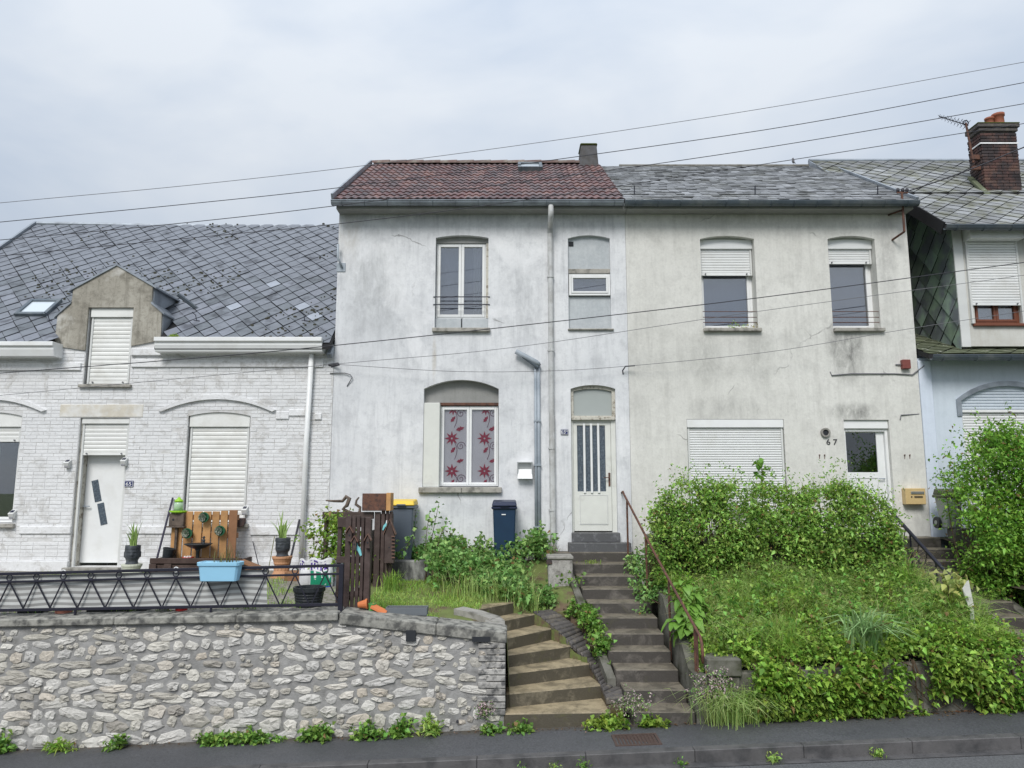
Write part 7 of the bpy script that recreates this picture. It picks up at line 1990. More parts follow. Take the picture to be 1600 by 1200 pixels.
# bird on the ridge
q = P(1240, 264, RYB); zq = rzb + .03
bd = thing('bird', 'small dark bird perched on the slate ridge', 'bird', (q.x, RYB, zq))
mb = MB(); V = []
mb.lathe([(.004, 0), (.04, .03), (.055, .09), (.045, .14), (.03, .165), (.035, .19), (.03, .215), (.004, .23)], (q.x, RYB, zq + .03), 10)
mb.tube([(q.x, RYB, zq + .09), (q.x + .10, RYB + .02, zq + .03)], [.03, .012], 6); mb.tube([(q.x - .02, RYB, zq + .225), (q.x - .06, RYB, zq + .22)], [.012, .002], 5)
mb.tube([(q.x - .01, RYB, zq - .01), (q.x - .01, RYB, zq + .05)], .006, 4); mb.tube([(q.x + .02, RYB, zq - .01), (q.x + .02, RYB, zq + .05)], .006, 4)
mb.v = [(q.x + (v[0] - q.x) * .6, RYB + (v[1] - RYB) * .6, zq + (v[2] - zq) * .6) for v in mb.v]
mb.build('body', MT['cable_grey'], bd, smooth=True)
# loose things on the bank by the wall end
q = P(566, 950, 9.72); zc1 = wtop(q.x) + .018
fp1 = thing('flower_pot', 'broken orange terracotta pot lying at the foot of the gate panel', 'pot', (q.x, 9.72, zc1))
tm = MB().lathe([(.05, 0), (.085, .15), (.095, .15), (.095, .18), (.08, .18), (.045, .02), (.001, .02)], (0, 0, 0), 14); mm = Matrix.Translation((q.x - .05, 9.7, zc1 + .055)) @ Matrix.Rotation(1.45, 4, 'Y') @ Matrix.Scale(.68, 4)
MT['orange_clay'] = mat('orange_clay', (.55, .17, .06), .75, noise=6, amt=.15)
MB().add([mm @ Vector(v) for v in tm.v], tm.f).build('body', MT['orange_clay'], fp1)
pot('flower_pot', 'small green pot beside the broken terracotta at the wall end', 'pot', 581, 945, 956, .05, 9.72, mat('leaf_green_pot', (.10, .30, .08), .5), .85, True, zb=wtop(P(581, 950, 9.72).x) + .018)
q = P(596, 955, 9.72); fp2 = thing('clay_shard', 'curved orange clay shard right of the small green pot', 'shard', (q.x, 9.72, wtop(q.x)))
mm = Matrix.Translation((q.x - .02, 9.72, wtop(q.x) + .055)) @ Matrix.Rotation(.45, 4, 'Y')
sh_ = MB(); n = 8; Vv = []
for rr2 in (.05, .062):
    for i in range(n + 1):
        an = math.pi * i / n
        for xx in (-.11, .10): Vv.append(mm @ Vector((xx, rr2 * math.cos(an), rr2 * math.sin(an) - .04)))
k = 2 * (n + 1); Fv = []
for i in range(n): Fv += [(2 * i, 2 * i + 1, 2 * i + 3, 2 * i + 2), (k + 2 * i, k + 2 * i + 2, k + 2 * i + 3, k + 2 * i + 1), (2 * i, 2 * i + 2, k + 2 * i + 2, k + 2 * i), (2 * i + 1, k + 2 * i + 1, k + 2 * i + 3, 2 * i + 3)]
sh_.add(Vv, Fv).build('shard', MT['orange_clay'], fp2)
MT['grey_trough'] = mat('grey_plastic_trough', (.13, .145, .16), .5, noise=4, amt=.15)
tray(602, 667, 9.70, .10, MT['grey_trough'], 'empty grey plastic window box on the wall end', .18, zb=wtop(P(635, 960, 9.7).x) + .002, name='window_box', cat_='planter')
MT['black_wash'] = stucco('blackened_whitewash', (.10, .10, .10), (.06, .06, .055), (.04, .04, .04), fine=.2, bstr=.6, patch=(.42, .42, .40), sc=2.5)
q0, q1 = P(611, 915, 12.35), P(672, 915, 12.35)
tag(MB().box(q0.x, q1.x, 12.35, 12.55, 1.1, P(640, 876, 12.35).z).build('low_wall', MT['black_wash'], bevel=.015), 'short blackened whitewashed wall in front of the yellow lidded bin', 'wall')

# ================================================================== vegetation
LM = {
 'hedge': leafmat('hedge_leaf', (.27, .44, .10), (.39, .57, .15), .4, 1.5, .06, .4),
 'bush': leafmat('shrub_leaf', (.20, .40, .06), (.30, .52, .09), .5, 1.4, .04, .4),
 'bramble': leafmat('bramble_leaf', (.22, .41, .12), (.31, .50, .16), .5, 1.4, .05, .35),
 'ivy': leafmat('ivy_leaf', (.24, .41, .06), (.34, .52, .10), .4, 1.45, .05, .35, .35),
 'dock': leafmat('broad_leaf', (.14, .32, .05), (.20, .40, .07), .65, 1.2, .03, .25, dead=0.),
 'grass': leafmat('grass_blade', (.46, .62, .18), (.30, .50, .08), .5, 1.45, .06, .5),
 'grass2': leafmat('pale_seeding_grass', (.56, .70, .28), (.47, .64, .20), .6, 1.35, .05, .5),
 'dry': leafmat('dry_grass', (.50, .43, .22), (.36, .32, .16), .6, 1.3, .04, .3),
 'weed': leafmat('weed_leaf', (.17, .33, .06), (.24, .42, .09), .5, 1.35, .05, .3),
 'yshrub': leafmat('yellow_green_leaf', (.36, .48, .08), (.22, .38, .06), .5, 1.4, .06, .4),
 'pink': leafmat('small_pink_flower', (.55, .42, .44), (.42, .36, .33), .6, 1.3, .05, .2),
 'maple': leafmat('pale_yellow_leaf', (.55, .52, .20), (.40, .48, .15), .7, 1.3, .05, .4),
}
MT['twig'] = mat('brown_twig', (.075, .05, .03), .8, noise=10, amt=.3)

def hedge_like(name, label, cat_, sampler, n_tips, per, L, W, m, base, spread=.06, twigs=120, thr=-.12, ns=1.9, off=0., group=None, twig_from=None):
    """a plant made of twig clusters spread through a volume; gaps come from a noise field"""
    tips, outs = [], []
    while len(tips) < n_tips:
        p, o = sampler()
        if n3(p, ns, off) + .35 * n3(p, ns * 3.1, off) < thr + R.uniform(-.18, .18): continue
        tips.append(p); outs.append(o)
    T = np.array(tips); O = np.array(outs)
    t = thing(name, label, cat_, base, group)
    V, F = sprig_leaves(T, per, spread, L, W, O)
    link('foliage', np_mesh('foliage', V, F, m), t)
    mb = MB()
    for k in range(min(twigs, len(tips))):
        e = Vector(tips[k]); s = Vector(twig_from(e)) if twig_from else Vector((e.x + R.uniform(-.15, .15), base[1], base[2]))
        mid = s.lerp(e, .5) + Vector((R.uniform(-.08, .08), R.uniform(-.06, .06), R.uniform(0, .1)))
        mb.tube([s, mid, e], [.014, .009, .004], 4, caps=False)
    stuff(mb.build('stems', MT['twig'], t, fix=False))
    return t
# ---- hedge on the terrace of 67: long, thin over a railing
def htop(x):
    return zT + .70 + .06 * math.sin(x * 2.3 + 1) + .15 * n3((x, 0, 0), 1.7, 4.) + .10 * n3((x, 0, 0), 4.1) - max(0, 2.75 - x) * .55 - max(0, x - 5.4) * .5 + .03
def hedge_s():
    x = R.uniform(2.22, 5.98)
    if R.random() < .17:
        y = R.uniform(11.05, 11.75)
        if n3((x, y, 0), 1.5, 20.) > -.05: return (x, y, gR(x, y) + R.uniform(.03, .42) * (.35 + (y - 11.05))), (R.uniform(-.4, .4), -.8, .6)
    zt = htop(x); zb = 1.34 + .15 * n3((x, 5, 0), 2.)
    u = R.random() ** .85; z = zb + (zt - zb) * u + (abs(R.gauss(0, .07)) if u > .9 else 0)
    bulge = .42 * math.sin(math.pi * min(1, .15 + u * .8))
    side = R.random()
    if side < .72: y = 11.98 - bulge * R.uniform(.75, 1.05); o = (R.uniform(-.3, .3), -1.0, .35)
    elif side < .9: y = R.uniform(11.7, 12.3); o = (0, -.3, 1)
    else: y = 12.15 + .2 * R.random(); o = (0, .6, .3)
    return (x, y, z), o
hd = hedge_like('hedge', 'long dense green hedge in front of number 67', 'hedge', hedge_s, 4400, 9, .064, .038, LM['hedge'], (4.3, 11.95, 1.4), .06, 420, -.16, 3.1)
hw_ = MB()
for k in range(150):   # wiry shoots above the hedge
    x = R.uniform(2.5, 6.0); z = htop(x) - .1; y = R.uniform(11.7, 12.1); e = Vector((x + R.uniform(-.15, .15), y + R.uniform(-.1, .1), z + R.uniform(.12, .42)))
    hw_.tube([(x, y, z), e.lerp(Vector((x, y, z)), .4) + Vector((R.uniform(-.03, .03), 0, .03)), e], [.004, .003, .0015], 3, caps=False)
hw_.build('wiry_shoots', LM['yshrub'], hd, fix=False)
sh = [];
for k in range(330):
    x = R.uniform(2.3, 6.1); z = htop(x) + R.uniform(-.05, .12) + R.random() ** 3 * .42; sh.append((x, R.uniform(11.6, 12.1), z))
for k in range(260):
    x = R.uniform(2.2, 6.1); sh.append((x, 11.5 - R.random() ** 2 * .22, R.uniform(1.45, htop(x) - .05)))
V, F = sprig_leaves(np.array(sh), 5, .04, .05, .026); stuff(link('top_shoots', np_mesh('top_shoots', V, F, LM['bush']), hd))
# tall leafy vine shoot against the shutter
vs_t = P(1187, 715, 12.0)
vn = thing('climbing_vine', 'upright vine shoot with large leaves rising above the hedge', 'vine', (vs_t.x, 12.0, 2.6))
MB().tube([(vs_t.x, 12.0, zT + .3), (vs_t.x + .03, 12.0, vs_t.z - .1), (vs_t.x - .01, 12.0, vs_t.z + .05)], [.008, .006, .003], 5).build('stem', MT['twig'], vn)
tp = np.array([(vs_t.x + R.gauss(0, .05), 12.0 + R.gauss(0, .04), R.uniform(vs_t.z - .36, vs_t.z + .04)) for _ in range(26)])
V, F = leaves(tp, rng.normal(0, 1, (26, 3)) + np.array([0, -.4, -.5]), .11, .085); link('leaves', np_mesh('leaves', V, F, LM['bush']), vn)
# ---- big shrub at the right edge
def bush_s():
    x = R.uniform(7.0, 9.3); u = R.random()
    top = 3.65 + .25 * n3((x, 2, 0), 1.6) - max(0, 7.8 - x) * .9
    low = 1.05 + max(0, 7.35 - x) * .6
    z = low + (top - low) * u + abs(R.gauss(0, .12)) * (u > .8)
    c = 11.55 - .5 * (1 - abs(2 * u - .9)) - .25 * n3((x, 0, z), 1.4)
    y = c + abs(R.gauss(0, .35)); o = (R.uniform(-.6, .2), -.8, .35)
    return (x, y, z), o
bs = hedge_like('shrub', 'large bright green shrub at the right edge in front of the blue house', 'shrub', bush_s, 3800, 11, .070, .036, LM['bush'], (7.9, 11.8, 1.4), .07, 200, -.28, 1.3, 3.)
tips = []
for k in range(60):
    x = R.uniform(7.2, 9.2); z = 3.25 + R.uniform(-.5, .35) - max(0, 7.5 - x) * .7; e = Vector((x + R.uniform(-.25, .15), 11.4 + R.uniform(-.2, .3), z + R.uniform(.25, .65)))
    for j in range(9): tips.append(Vector((x, 11.5, z)).lerp(e, j / 8))
V, F = sprig_leaves(np.array(tips), 4, .035, .06, .03); stuff(link('top_shoots', np_mesh('top_shoots', V, F, LM['bush']), bs))
# ---- brambles along the foot of 65 bis
def bram_s():
    x = R.uniform(-2.35, .62); u = R.random()
    y = 11.75 + 1.5 * R.random() ** .8 - .2 * (x > -.5)
    if x > .3: y = R.uniform(12.95, 13.3) if R.random() < .55 else R.uniform(11.95, 12.42)
    if x < -1.45: y = R.uniform(12.62, 13.3)
    g = gM(x, y); H = .24 + .26 * max(0, n3((x, y, 0), 1.3, 2.) + .35) + .22 * math.exp(-((x - .35) / .45) ** 2) * (y > 12.3) + .12 * math.exp(-((x + 1.3) / .6) ** 2)
    if x > .3 and y < 12.5: H = .16
    z = g + H * (.25 + .75 * u); return (x, y, z), (R.uniform(-.3, .3), -.6, .9)
br_ = hedge_like('bramble_patch', 'tangled bramble patch growing along the foot of the grey white wall', 'brambles', bram_s, 1500, 6, .085, .06, LM['bramble'], (-.8, 12.6, 1.45), .06, 160, -.2, 1.6, 5., twig_from=lambda e: (e.x + R.uniform(-.2, .2), e.y + .1, gM(e.x, e.y)))
tips = []; canes = MB()
for (px, py, Y) in ((686, 785, 13.1), (650, 800, 13.1), (672, 800, 13.0), (628, 830, 12.9), (640, 815, 13.1), (700, 815, 12.9), (566 + 80, 835, 12.7), (820, 842, 13.0), (866, 835, 13.05), (842, 828, 13.05), (770, 845, 12.9), (610 + 140, 835, 13.0), (1000 - 150, 822, 13.2)):
    e = P(px, py, Y); s = Vector((e.x + R.uniform(-.35, .1), Y - .1, gM(e.x, Y) + .1)); m_ = s.lerp(e, .6) + Vector((R.uniform(-.05, .05), 0, .08))
    canes.tube([s, m_, e], [.007, .006, .003], 4, caps=False)
    for j in range(8):
        f = .3 + .7 * j / 7; p = s.lerp(m_, f / .6) if f < .6 else m_.lerp(e, (f - .6) / .4); tips.append(p)
canes.build('cane', MT['twig'], br_, fix=False)
V, F = sprig_leaves(np.array(tips), 3, .03, .085, .06); link('cane_leaves', np_mesh('cane_leaves', V, F, LM['bramble']), br_)
# ---- creeping plants on the bank between the stairs
def bank_s():
    f = R.random() * .9; y = 10.55 + 1.95 * f; xr = xl_stair(y) - .06; xl = min(xr - .05, xcap(y) + .04)
    x = R.uniform(xl, xr + .08); z = gM(min(x, xr - .05), y) + R.uniform(.02, .20); return (x, y, z), (.2, -.6, .8)
hedge_like('ground_ivy', 'leafy ground cover spilling down the bank between the two stairs', 'ground cover', bank_s, 250, 7, .075, .055, LM['weed'], (1.0, 11.2, .9), .05, 40, -.22, 2.0, 8., twig_from=lambda e: (e.x - .1, e.y + .1, e.z - .1))
# weeds overhanging the straight stairs on the right
def over_s():
    y = R.uniform(11.3, 12.9); x = R.uniform(1.95, 2.5); return (x, y, zs0 + RS * ((y - 9.34) / RN) + R.uniform(.05, .5) * (.5 + (x - 1.9))), (-.6, -.5, .5)
hedge_like('overhanging_weeds', 'weeds overhanging the right side of the straight steps', 'weeds', over_s, 230, 7, .07, .045, LM['bramble'], (2.35, 12.0, 1.3), .05, 30, -.25, 2., 4., twig_from=lambda e: (2.45, e.y, e.z - .2))
# ---- broad leaved dock plant, each leaf its own
dk = P(1068, 1000, 10.35)
dock = thing('dock_plant', 'broad leaved dock plant beside the rusty handrail', 'plant', (2.48, 10.35, 1.0))
def broad(L, W, droop):
    V = []; n = 7
    for i in range(n + 1):
        t = i / n; w = W * math.sin(math.pi * (t * .92 + .04)) ** .8 * (1.15 - .35 * t); zc = L * (.55 * t - droop * t * t); yy = -L * t * (1 - .25 * t)
        V += [(-w / 2, yy, zc + .12 * w + .01 * math.sin(i * 2.1)), (0, yy, zc), (w / 2, yy, zc + .12 * w - .01 * math.sin(i * 2.1))]
    F = []
    for i in range(n): F += [(3 * i, 3 * i + 1, 3 * i + 4, 3 * i + 3), (3 * i + 1, 3 * i + 2, 3 * i + 5, 3 * i + 4)]
    return MB().add(V, F).mesh('leaf', LM['dock'], smooth=True, fix=False)
DL = [broad(R.uniform(.26, .42), R.uniform(.11, .17), R.uniform(.5, 1.1)) for _ in range(8)]
for k in range(64):
    lev = R.random(); a_ = R.uniform(-1.9, 1.9); rad = R.uniform(0, .16) * (1.3 - lev)
    link('leaf', R.choice(DL), dock, loc=(2.40 + rad * math.sin(a_), 10.28 - rad * math.cos(a_) + .22 * lev, .98 + .62 * lev), rot=(R.uniform(-.2, .5), R.uniform(-.3, .3), a_ + R.uniform(-.3, .3)), scale=[R.uniform(.75, 1.2) * (1.1 - .4 * lev)] * 3)
MB().tube([(2.48, 10.42, .85), (2.48, 10.45, 1.2), (2.46, 10.6, 1.65)], [.02, .016, .008], 6).build('stem', LM['weed'], dock, fix=False)
# ---- grass on the right slope
def scatter(n, x0, x1, y0, y1, g, keep=None):
    P_ = []
    while len(P_) < n:
        x, y = R.uniform(x0, x1), R.uniform(y0, y1)
        if keep and not keep(x, y): continue
        P_.append((x, y, g(x, y) + rough(x, y) - .02))
    return np.array(P_)
p1 = scatter(24000, 2.36, 6.36, 9.6, 11.85, gR, lambda x, y: n3((x, y, 0), 1.2, 1.) + .3 * ((y - 9.6) / 2.2) + R.uniform(-.25, .45) > 0 and n3((x, y, 0), 2.8, 6.) > -.32 and not (x > 5.95 and y > 10.6))
hs = np.array([max(.10, .24 + .42 * n3((a_, b_, 0), 1.6, 3.)) for a_, b_, _ in p1])
V1 = blades(p1, hs * rng.uniform(.5, 1.35, len(p1)), rng.uniform(.007, .014, len(p1)), 1.2, (0, -.5, 0))
so = stuff(link('slope_grass', np_mesh('slope_grass', *V1, LM['grass']))); tag(so, 'long green grass covering the slope below the hedge', 'grass')
p2 = scatter(8000, 2.5, 6.2, 9.9, 11.8, gR, lambda x, y: n3((x, y, 0), .9, 9.) + R.uniform(-.35, .35) > .02)
V2 = blades(p2, rng.uniform(.25, .48, len(p2)), rng.uniform(.005, .009, len(p2)), 1.3, (.2, -.5, 0))
so = stuff(link('seeding_grass', np_mesh('seeding_grass', *V2, LM['grass2']))); tag(so, 'pale seeding grass leaning over in the middle of the slope', 'grass')
# low leafy weeds low on the slope
p = scatter(3300, 2.4, 6.4, 9.52, 11.6, gR, lambda x, y: y < 10.1 + .35 * n3((x, 0, 0), 1.3) or n3((x, y, 0), 1.4, 2.) > .08); p[:, 2] += rng.uniform(.02, .24, len(p))
V, F = sprig_leaves(p, 6, .05, .066, .045, np.tile([0, -.5, .3], (len(p), 1)), .5)
so = stuff(link('slope_ground_cover', np_mesh('slope_ground_cover', V, F, LM['ivy']))); tag(so, 'bright leafy ground cover along the lower edge of the slope', 'ground cover')
# ---- ivy hanging over the low garden wall
def ivy_part(x0, x1, zlo, n, seedo):
    def s():
        x = R.uniform(x0, x1); u = R.random() ** .7
        topz = gR(x, 9.6) + .14; z = max(street(x) + .03, topz - u * (topz - zlo(x)))
        y = WY - .06 - .16 * math.sin(math.pi * min(1, u + .15)) * R.uniform(.6, 1.1) + (.2 * (1 - u * 3) if u < .33 else 0)
        return (x, y, z), (R.uniform(-.3, .3), -1., .3)
    return s
hedge_like('ivy', 'dense leafy ivy mass spilling over the garden wall onto the pavement', 'ivy', ivy_part(2.95, 4.62, lambda x: street(x) + .02, 0, 0), 760, 9, .075, .05, LM['ivy'], (3.7, WY - .05, .3), .05, 60, -.35, 2., 2., twig_from=lambda e: (e.x, WY + .05, min(e.z + .2, .75)))
hedge_like('ivy', 'thin trailing ivy over the middle of the garden wall', 'ivy', ivy_part(4.62, 5.95, lambda x: .22 + .22 * math.sin(x * 5), 0, 0), 360, 8, .07, .048, LM['ivy'], (5.2, WY - .05, .4), .045, 60, -.1, 2.6, 6., twig_from=lambda e: (e.x + R.uniform(-.1, .1), WY + .05, .8))
hedge_like('ivy', 'tangle of ivy and stems at the right hand end of the garden wall', 'ivy', ivy_part(5.95, 7.3, lambda x: street(x) + .03, 0, 0), 430, 8, .07, .045, LM['bush'], (6.6, WY - .05, .3), .06, 90, -.12, 2.1, 12., twig_from=lambda e: (e.x + R.uniform(-.2, .2), WY + .05, .85))
# stringy bare stems on the wall
ms_ = MB()
for k in range(34):
    x = R.uniform(4.3, 6.6); z = R.uniform(.55, .85)
    ms_.tube([(x, WY - .03, z), (x + R.uniform(-.15, .15), WY - .06, z - .2), (x + R.uniform(-.3, .3), WY - .04, max(street(x) + .01, z - R.uniform(.3, .6)))], .005, 4, caps=False)
tag(ms_.build('bare_stems', MT['twig'], fix=False), 'bare brown stems trailing down the mossy garden wall', 'stems')
dp_ = scatter(900, 2.4, 6.3, 9.6, 11.8, gR, lambda x, y: n3((x, y, 0), 2.0, 14.) > -.05)
so = stuff(link('dry_stalks', np_mesh('dry_stalks', *blades(dp_, rng.uniform(.25, .6, len(dp_)), .006, 1.0, (.2, -.4, 0)), LM['dry']))); tag(so, 'straw coloured dry stalks scattered through the slope grass', 'grass')
tw = []; twm = MB()
for k in range(95):
    x, y = R.uniform(2.5, 6.0), R.uniform(9.75, 11.3); h_ = R.uniform(.22, .52); g_ = gR(x, y); ex, ey_ = x + R.uniform(-.1, .1), y - R.uniform(0, .12)
    twm.tube([(x, y, g_ - .02), (x + (ex - x) * .4, y + (ey_ - y) * .3, g_ + h_ * .6), (ex, ey_, g_ + h_)], [.006, .005, .002], 4, caps=False)
    for j in range(6): tw.append((x + (ex - x) * j / 6, y + (ey_ - y) * j / 6, g_ + h_ * (.25 + .75 * j / 5)))
V, F = sprig_leaves(np.array(tw), 5, .035, .075, .042, None, .3)
tw_o = thing('tall_weeds', 'tall leafy weeds standing up through the grass of the slope', 'weeds', (4.2, 10.5, 1.1))
stuff(link('leaves', np_mesh('leaves', V, F, LM['weed']), tw_o)); stuff(twm.build('stems', LM['weed'], tw_o, fix=False))
# fallen leaves and litter along the wall foot
lp = np.array([(R.uniform(4.0, 7.2), WY - .02 - abs(R.gauss(0, .10)), 0) for _ in range(420)] + [(R.uniform(-.1, 2.6), WY - .05 - abs(R.gauss(0, .07)), 0) for _ in range(110)] + [(R.uniform(-9, -.1), WY - .04 - abs(R.gauss(0, .05)), 0) for _ in range(160)])
lp[:, 2] = [street(x) + .008 + R.uniform(0, .012) for x in lp[:, 0]]
V, F = leaves(lp, rng.normal(0, 1, lp.shape) * np.array([1, 1, .12]), rng.uniform(.015, .045, len(lp)), rng.uniform(.01, .025, len(lp)), .0, .1)
LM['litter'] = leafmat('brown_leaf_litter', (.16, .09, .045), (.10, .06, .035), .5, 1.5, .04, .1)
so = stuff(link('leaf_litter', np_mesh('leaf_litter', V, F, LM['litter']))); tag(so, 'brown leaf litter along the back edge of the pavement', 'leaf litter')
# ---- strap leaved clump
st_ = P(1340, 1015, 9.75)
stc = thing('strap_leaf_plant', 'arching strap leaved clump in the middle of the slope edge', 'plant', (st_.x, 9.72, .85))
LM['strap'] = leafmat('strap_leaf', (.24, .42, .16), (.34, .50, .22), .7, 1.3, .02, .3)
pp = np.array([(st_.x + R.gauss(0, .12), 9.60 + R.gauss(0, .05), gR(st_.x, 9.7) + .12) for _ in range(110)])
V, F = blades(pp, rng.uniform(.40, .66, 110), .028, 1.25, (.25, -.5, 0)); link('leaves', np_mesh('leaves', V, F, LM['strap']), stc)
# ---- yellow maple seedlings by the black handrail
mpl = thing('sapling', 'small sapling with pale yellow leaves by the white board', 'sapling', (6.1, 10.25, 1.2))
tp = np.array([(5.93 + R.gauss(0, .13), 10.2 + R.gauss(0, .1), R.uniform(1.32, 1.78)) for _ in range(110)])
V, F = leaves(tp, rng.normal(0, 1, (110, 3)) + np.array([0, -.7, 0]), .10, .085, .3); link('leaves', np_mesh('leaves', V, F, LM['maple']), mpl)
mb = MB()
for k in range(9): mb.tube([(5.95 + R.uniform(-.05, .05), 10.25, gR(5.95, 10.25) - .05), (5.93 + R.uniform(-.2, .2), 10.2, 1.6)], .005, 4, caps=False)
mb.build('stem', MT['twig'], mpl, fix=False)
# ---- garden grass left
p = scatter(9000, -2.1, .55, 9.95, 12.2, gM, lambda x, y: not inside(x, y, stair_poly) and (x < -.45 or y > 11.75) and n3((x, y, 0), 1.3, 4.) > R.uniform(-.6, .15) - (.3 if y < 11.3 else 0) and not (x > -1.0 and y < 10.9))
hgt = rng.uniform(.03, .10, len(p)) + .13 * np.clip((p[:, 1] - 11.4), 0, 1) * rng.random(len(p)) * (p[:, 0] > -1.3)
so = stuff(link('garden_grass', np_mesh('garden_grass', *blades(p, hgt, rng.uniform(.005, .010, len(p)), .8), LM['grass']))); tag(so, 'short green grass in the garden behind the stone wall', 'grass')
p = scatter(500, -1.1, .4, 11.5, 12.5, gM, lambda x, y: n3((x, y, 0), 1.1, 7.) > .05)
so = stuff(link('tall_garden_grass', np_mesh('tall_garden_grass', *blades(p, rng.uniform(.28, .55, len(p)), .009, .8, (0, -.4, 0)), LM['grass2']))); tag(so, 'tall pale grass tufts in front of the brambles', 'grass')
def tuft(name, label, x, y, z, n, r, h, m, lean=.9, w=.009, ld=None):
    pp = np.array([(x + R.gauss(0, r), y + R.gauss(0, r * .6), z) for _ in range(n)])
    t = thing(name, label, 'grass tuft', (x, y, z)); V, F = blades(pp, rng.uniform(h * .5, h, n), w, lean, ld); stuff(link('blades', np_mesh('blades', V, F, m), t)); return t
q = P(612, 915, 11.75); tuft('grass_tuft', 'bright grass tuft at the foot of the rear timber post', q.x, 11.75, gM(q.x, 11.75) - .02, 160, .07, .42, LM['grass'], .7)
q = PZ(1110, 1140, street(2.5)); tuft('grass_tuft', 'big shaggy grass tuft hanging onto the pavement by the pier', 2.62, WY - .04, street(2.6) - .01, 420, .20, .62, LM['grass2'], 1.2, .011, (-.1, -.9, 0))
tuft('grass_tuft', 'green grass tuft right behind the shaggy pavement tuft', 2.9, WY - .02, street(2.9) + .02, 200, .12, .5, LM['grass'], 1.1, .010, (.1, -.8, 0))
tuft('grass_tuft', 'dry straw coloured tuft by the top step of the straight stairs', fx(865, 850, 13.1), 13.2, 1.64, 60, .05, .35, LM['dry'], .6)
tuft('grass_tuft', 'yellow green tuft growing on an upper step of the straight stairs', fx(925, 880, 12.8), 12.78, zs0 + RS * 10 - .005, 50, .09, .10, LM['yshrub'], 1.0)
# ---- weeds at the foot of the stone wall, kerb weeds
def weed(label, px, py, w, h, n, m='weed', L=.07, W=.045, Y=None, z=None, group='weeds at the foot of the stone wall'):
    q = PZ(px, py, street(-3)) if z is None else PZ(px, py, z)
    y = Y if Y is not None else WY - .06; x = P(px, py, y).x; z0 = street(x) if z is None else z
    tips = []
    for _ in range(n):
        u = R.gauss(0, .42); tips.append((x + u * w * 1.35, y + R.uniform(-.12, .03), z0 + .01 + abs(R.gauss(0, .33)) * h * math.exp(-u * u)))
    t = thing('weed_clump', label, 'weeds', (x, y, z0), group)
    V, F = sprig_leaves(np.array(tips), 7, .025, L, W, None, .7); link('leaves', np_mesh('leaves', V, F, LM[m]), t)
    mb = MB()
    for e in tips[:14]: mb.tube([(x + (e[0] - x) * .4, y + .02, z0 - .01), e], .004, 4, caps=False)
    stuff(mb.build('stems', LM[m], t, fix=False))
weed('long clump of weeds at the wall foot below the fence', 385, 1165, .36, .16, 70)
weed('small weeds at the very left end of the wall foot', 5, 1178, .12, .25, 26)
weed('short weeds near the left of the wall foot', 95, 1172, .16, .13, 30, 'grass', .08, .02)
weed('little weed on its own at the wall foot', 185, 1172, .06, .2, 14)
weed('thin row of weeds left of the lone weed', 330, 1172, .12, .10, 22)
weed('taller weed clump at the wall foot in the middle', 500, 1158, .14, .28, 46)
weed('weed clump just right of the taller clump', 575, 1155, .15, .20, 40)
weed('bright weeds at the wall foot left of the thistle', 628, 1148, .12, .22, 36)
weed('jagged thistle like weed near the right of the wall', 672, 1145, .10, .22, 30, 'grass', .10, .03)
weed('small weeds at the wall corner beside the curved steps', 768, 1138, .09, .09, 18)
weed('weeds between the bottoms of the two stairs', 950, 1125, .20, .16, 46, 'yshrub', group='weeds by the stairs')
weed('weeds below the bottom of the straight stairs', 1015, 1128, .16, .14, 30, 'yshrub', group='weeds by the stairs')
weed('weeds on the bottom curved step at left', 815, 1128, .10, .10, 18, 'weed', group='weeds by the stairs')
for (px, py, lab, n, m) in ((865, 1192, 'thin weed growing from the kerb below the curved steps', 14, 'grass'), (912, 1184, 'taller weed growing over the kerb face', 16, 'weed'), (1205, 1180, 'grassy weed in the kerb joint under the slope', 26, 'grass'), (1368, 1172, 'small weed in the kerb joint at right', 18, 'grass'), (1062, 1186, 'small flowering weed at the kerb near the access cover', 12, 'weed'), (815, 1197, 'tiny weed on the kerb near the bottom edge', 8, 'weed')):
    weed(lab, px, py, .05, .07, max(4, n // 2), m, .05, .015, Y=KY - .03, z=street(P(px, py, KY).x) - .118, group='weeds along the kerb')
# little flower cushions in the wall and by the pier
def cushion(label, c, r, n, sy=.35):
    pp = np.array([(c[0] + R.gauss(0, r), c[1] - abs(R.gauss(0, r * sy)), c[2] + R.gauss(0, r * .7)) for _ in range(n)])
    t = thing('flower_cushion', label, 'flowers', c); V, F = sprig_leaves(pp, 6, .012, .022, .018); stuff(link('flowers', np_mesh('flowers', V, F, LM['pink']), t))
    V, F = sprig_leaves(pp + np.array([0, .015, -.01]), 4, .02, .03, .018); link('leaves', np_mesh('leaves', V, F, LM['bramble']), t)
cushion('small cushion of pinkish flowers in the stone wall near its right end', tuple(P(758, 1106, WY - .03)), .06, 60)
cushion('pale pink flowers smothering the post foot and pier', (2.42, WY - .06, .52), .13, 170, .5)
cushion('pale pink flowers at the end of the curved dividing wall', tuple(P(985, 1098, 9.4)), .11, 90, .5)
# ---- shrub behind the gate panel
def gshrub_s():
    x = R.gauss(-2.8, .22); z = R.uniform(1.5, 2.48); y = R.uniform(11.8, 12.4); return (x - .1 * (z - 2), y, z), (0, -.8, .3)
hedge_like('shrub', 'yellow green leafy shrub behind the timber gate panel', 'shrub', gshrub_s, 260, 8, .075, .05, LM['yshrub'], (-2.9, 12.2, 1.4), .05, 40, -.3, 2., 1.)
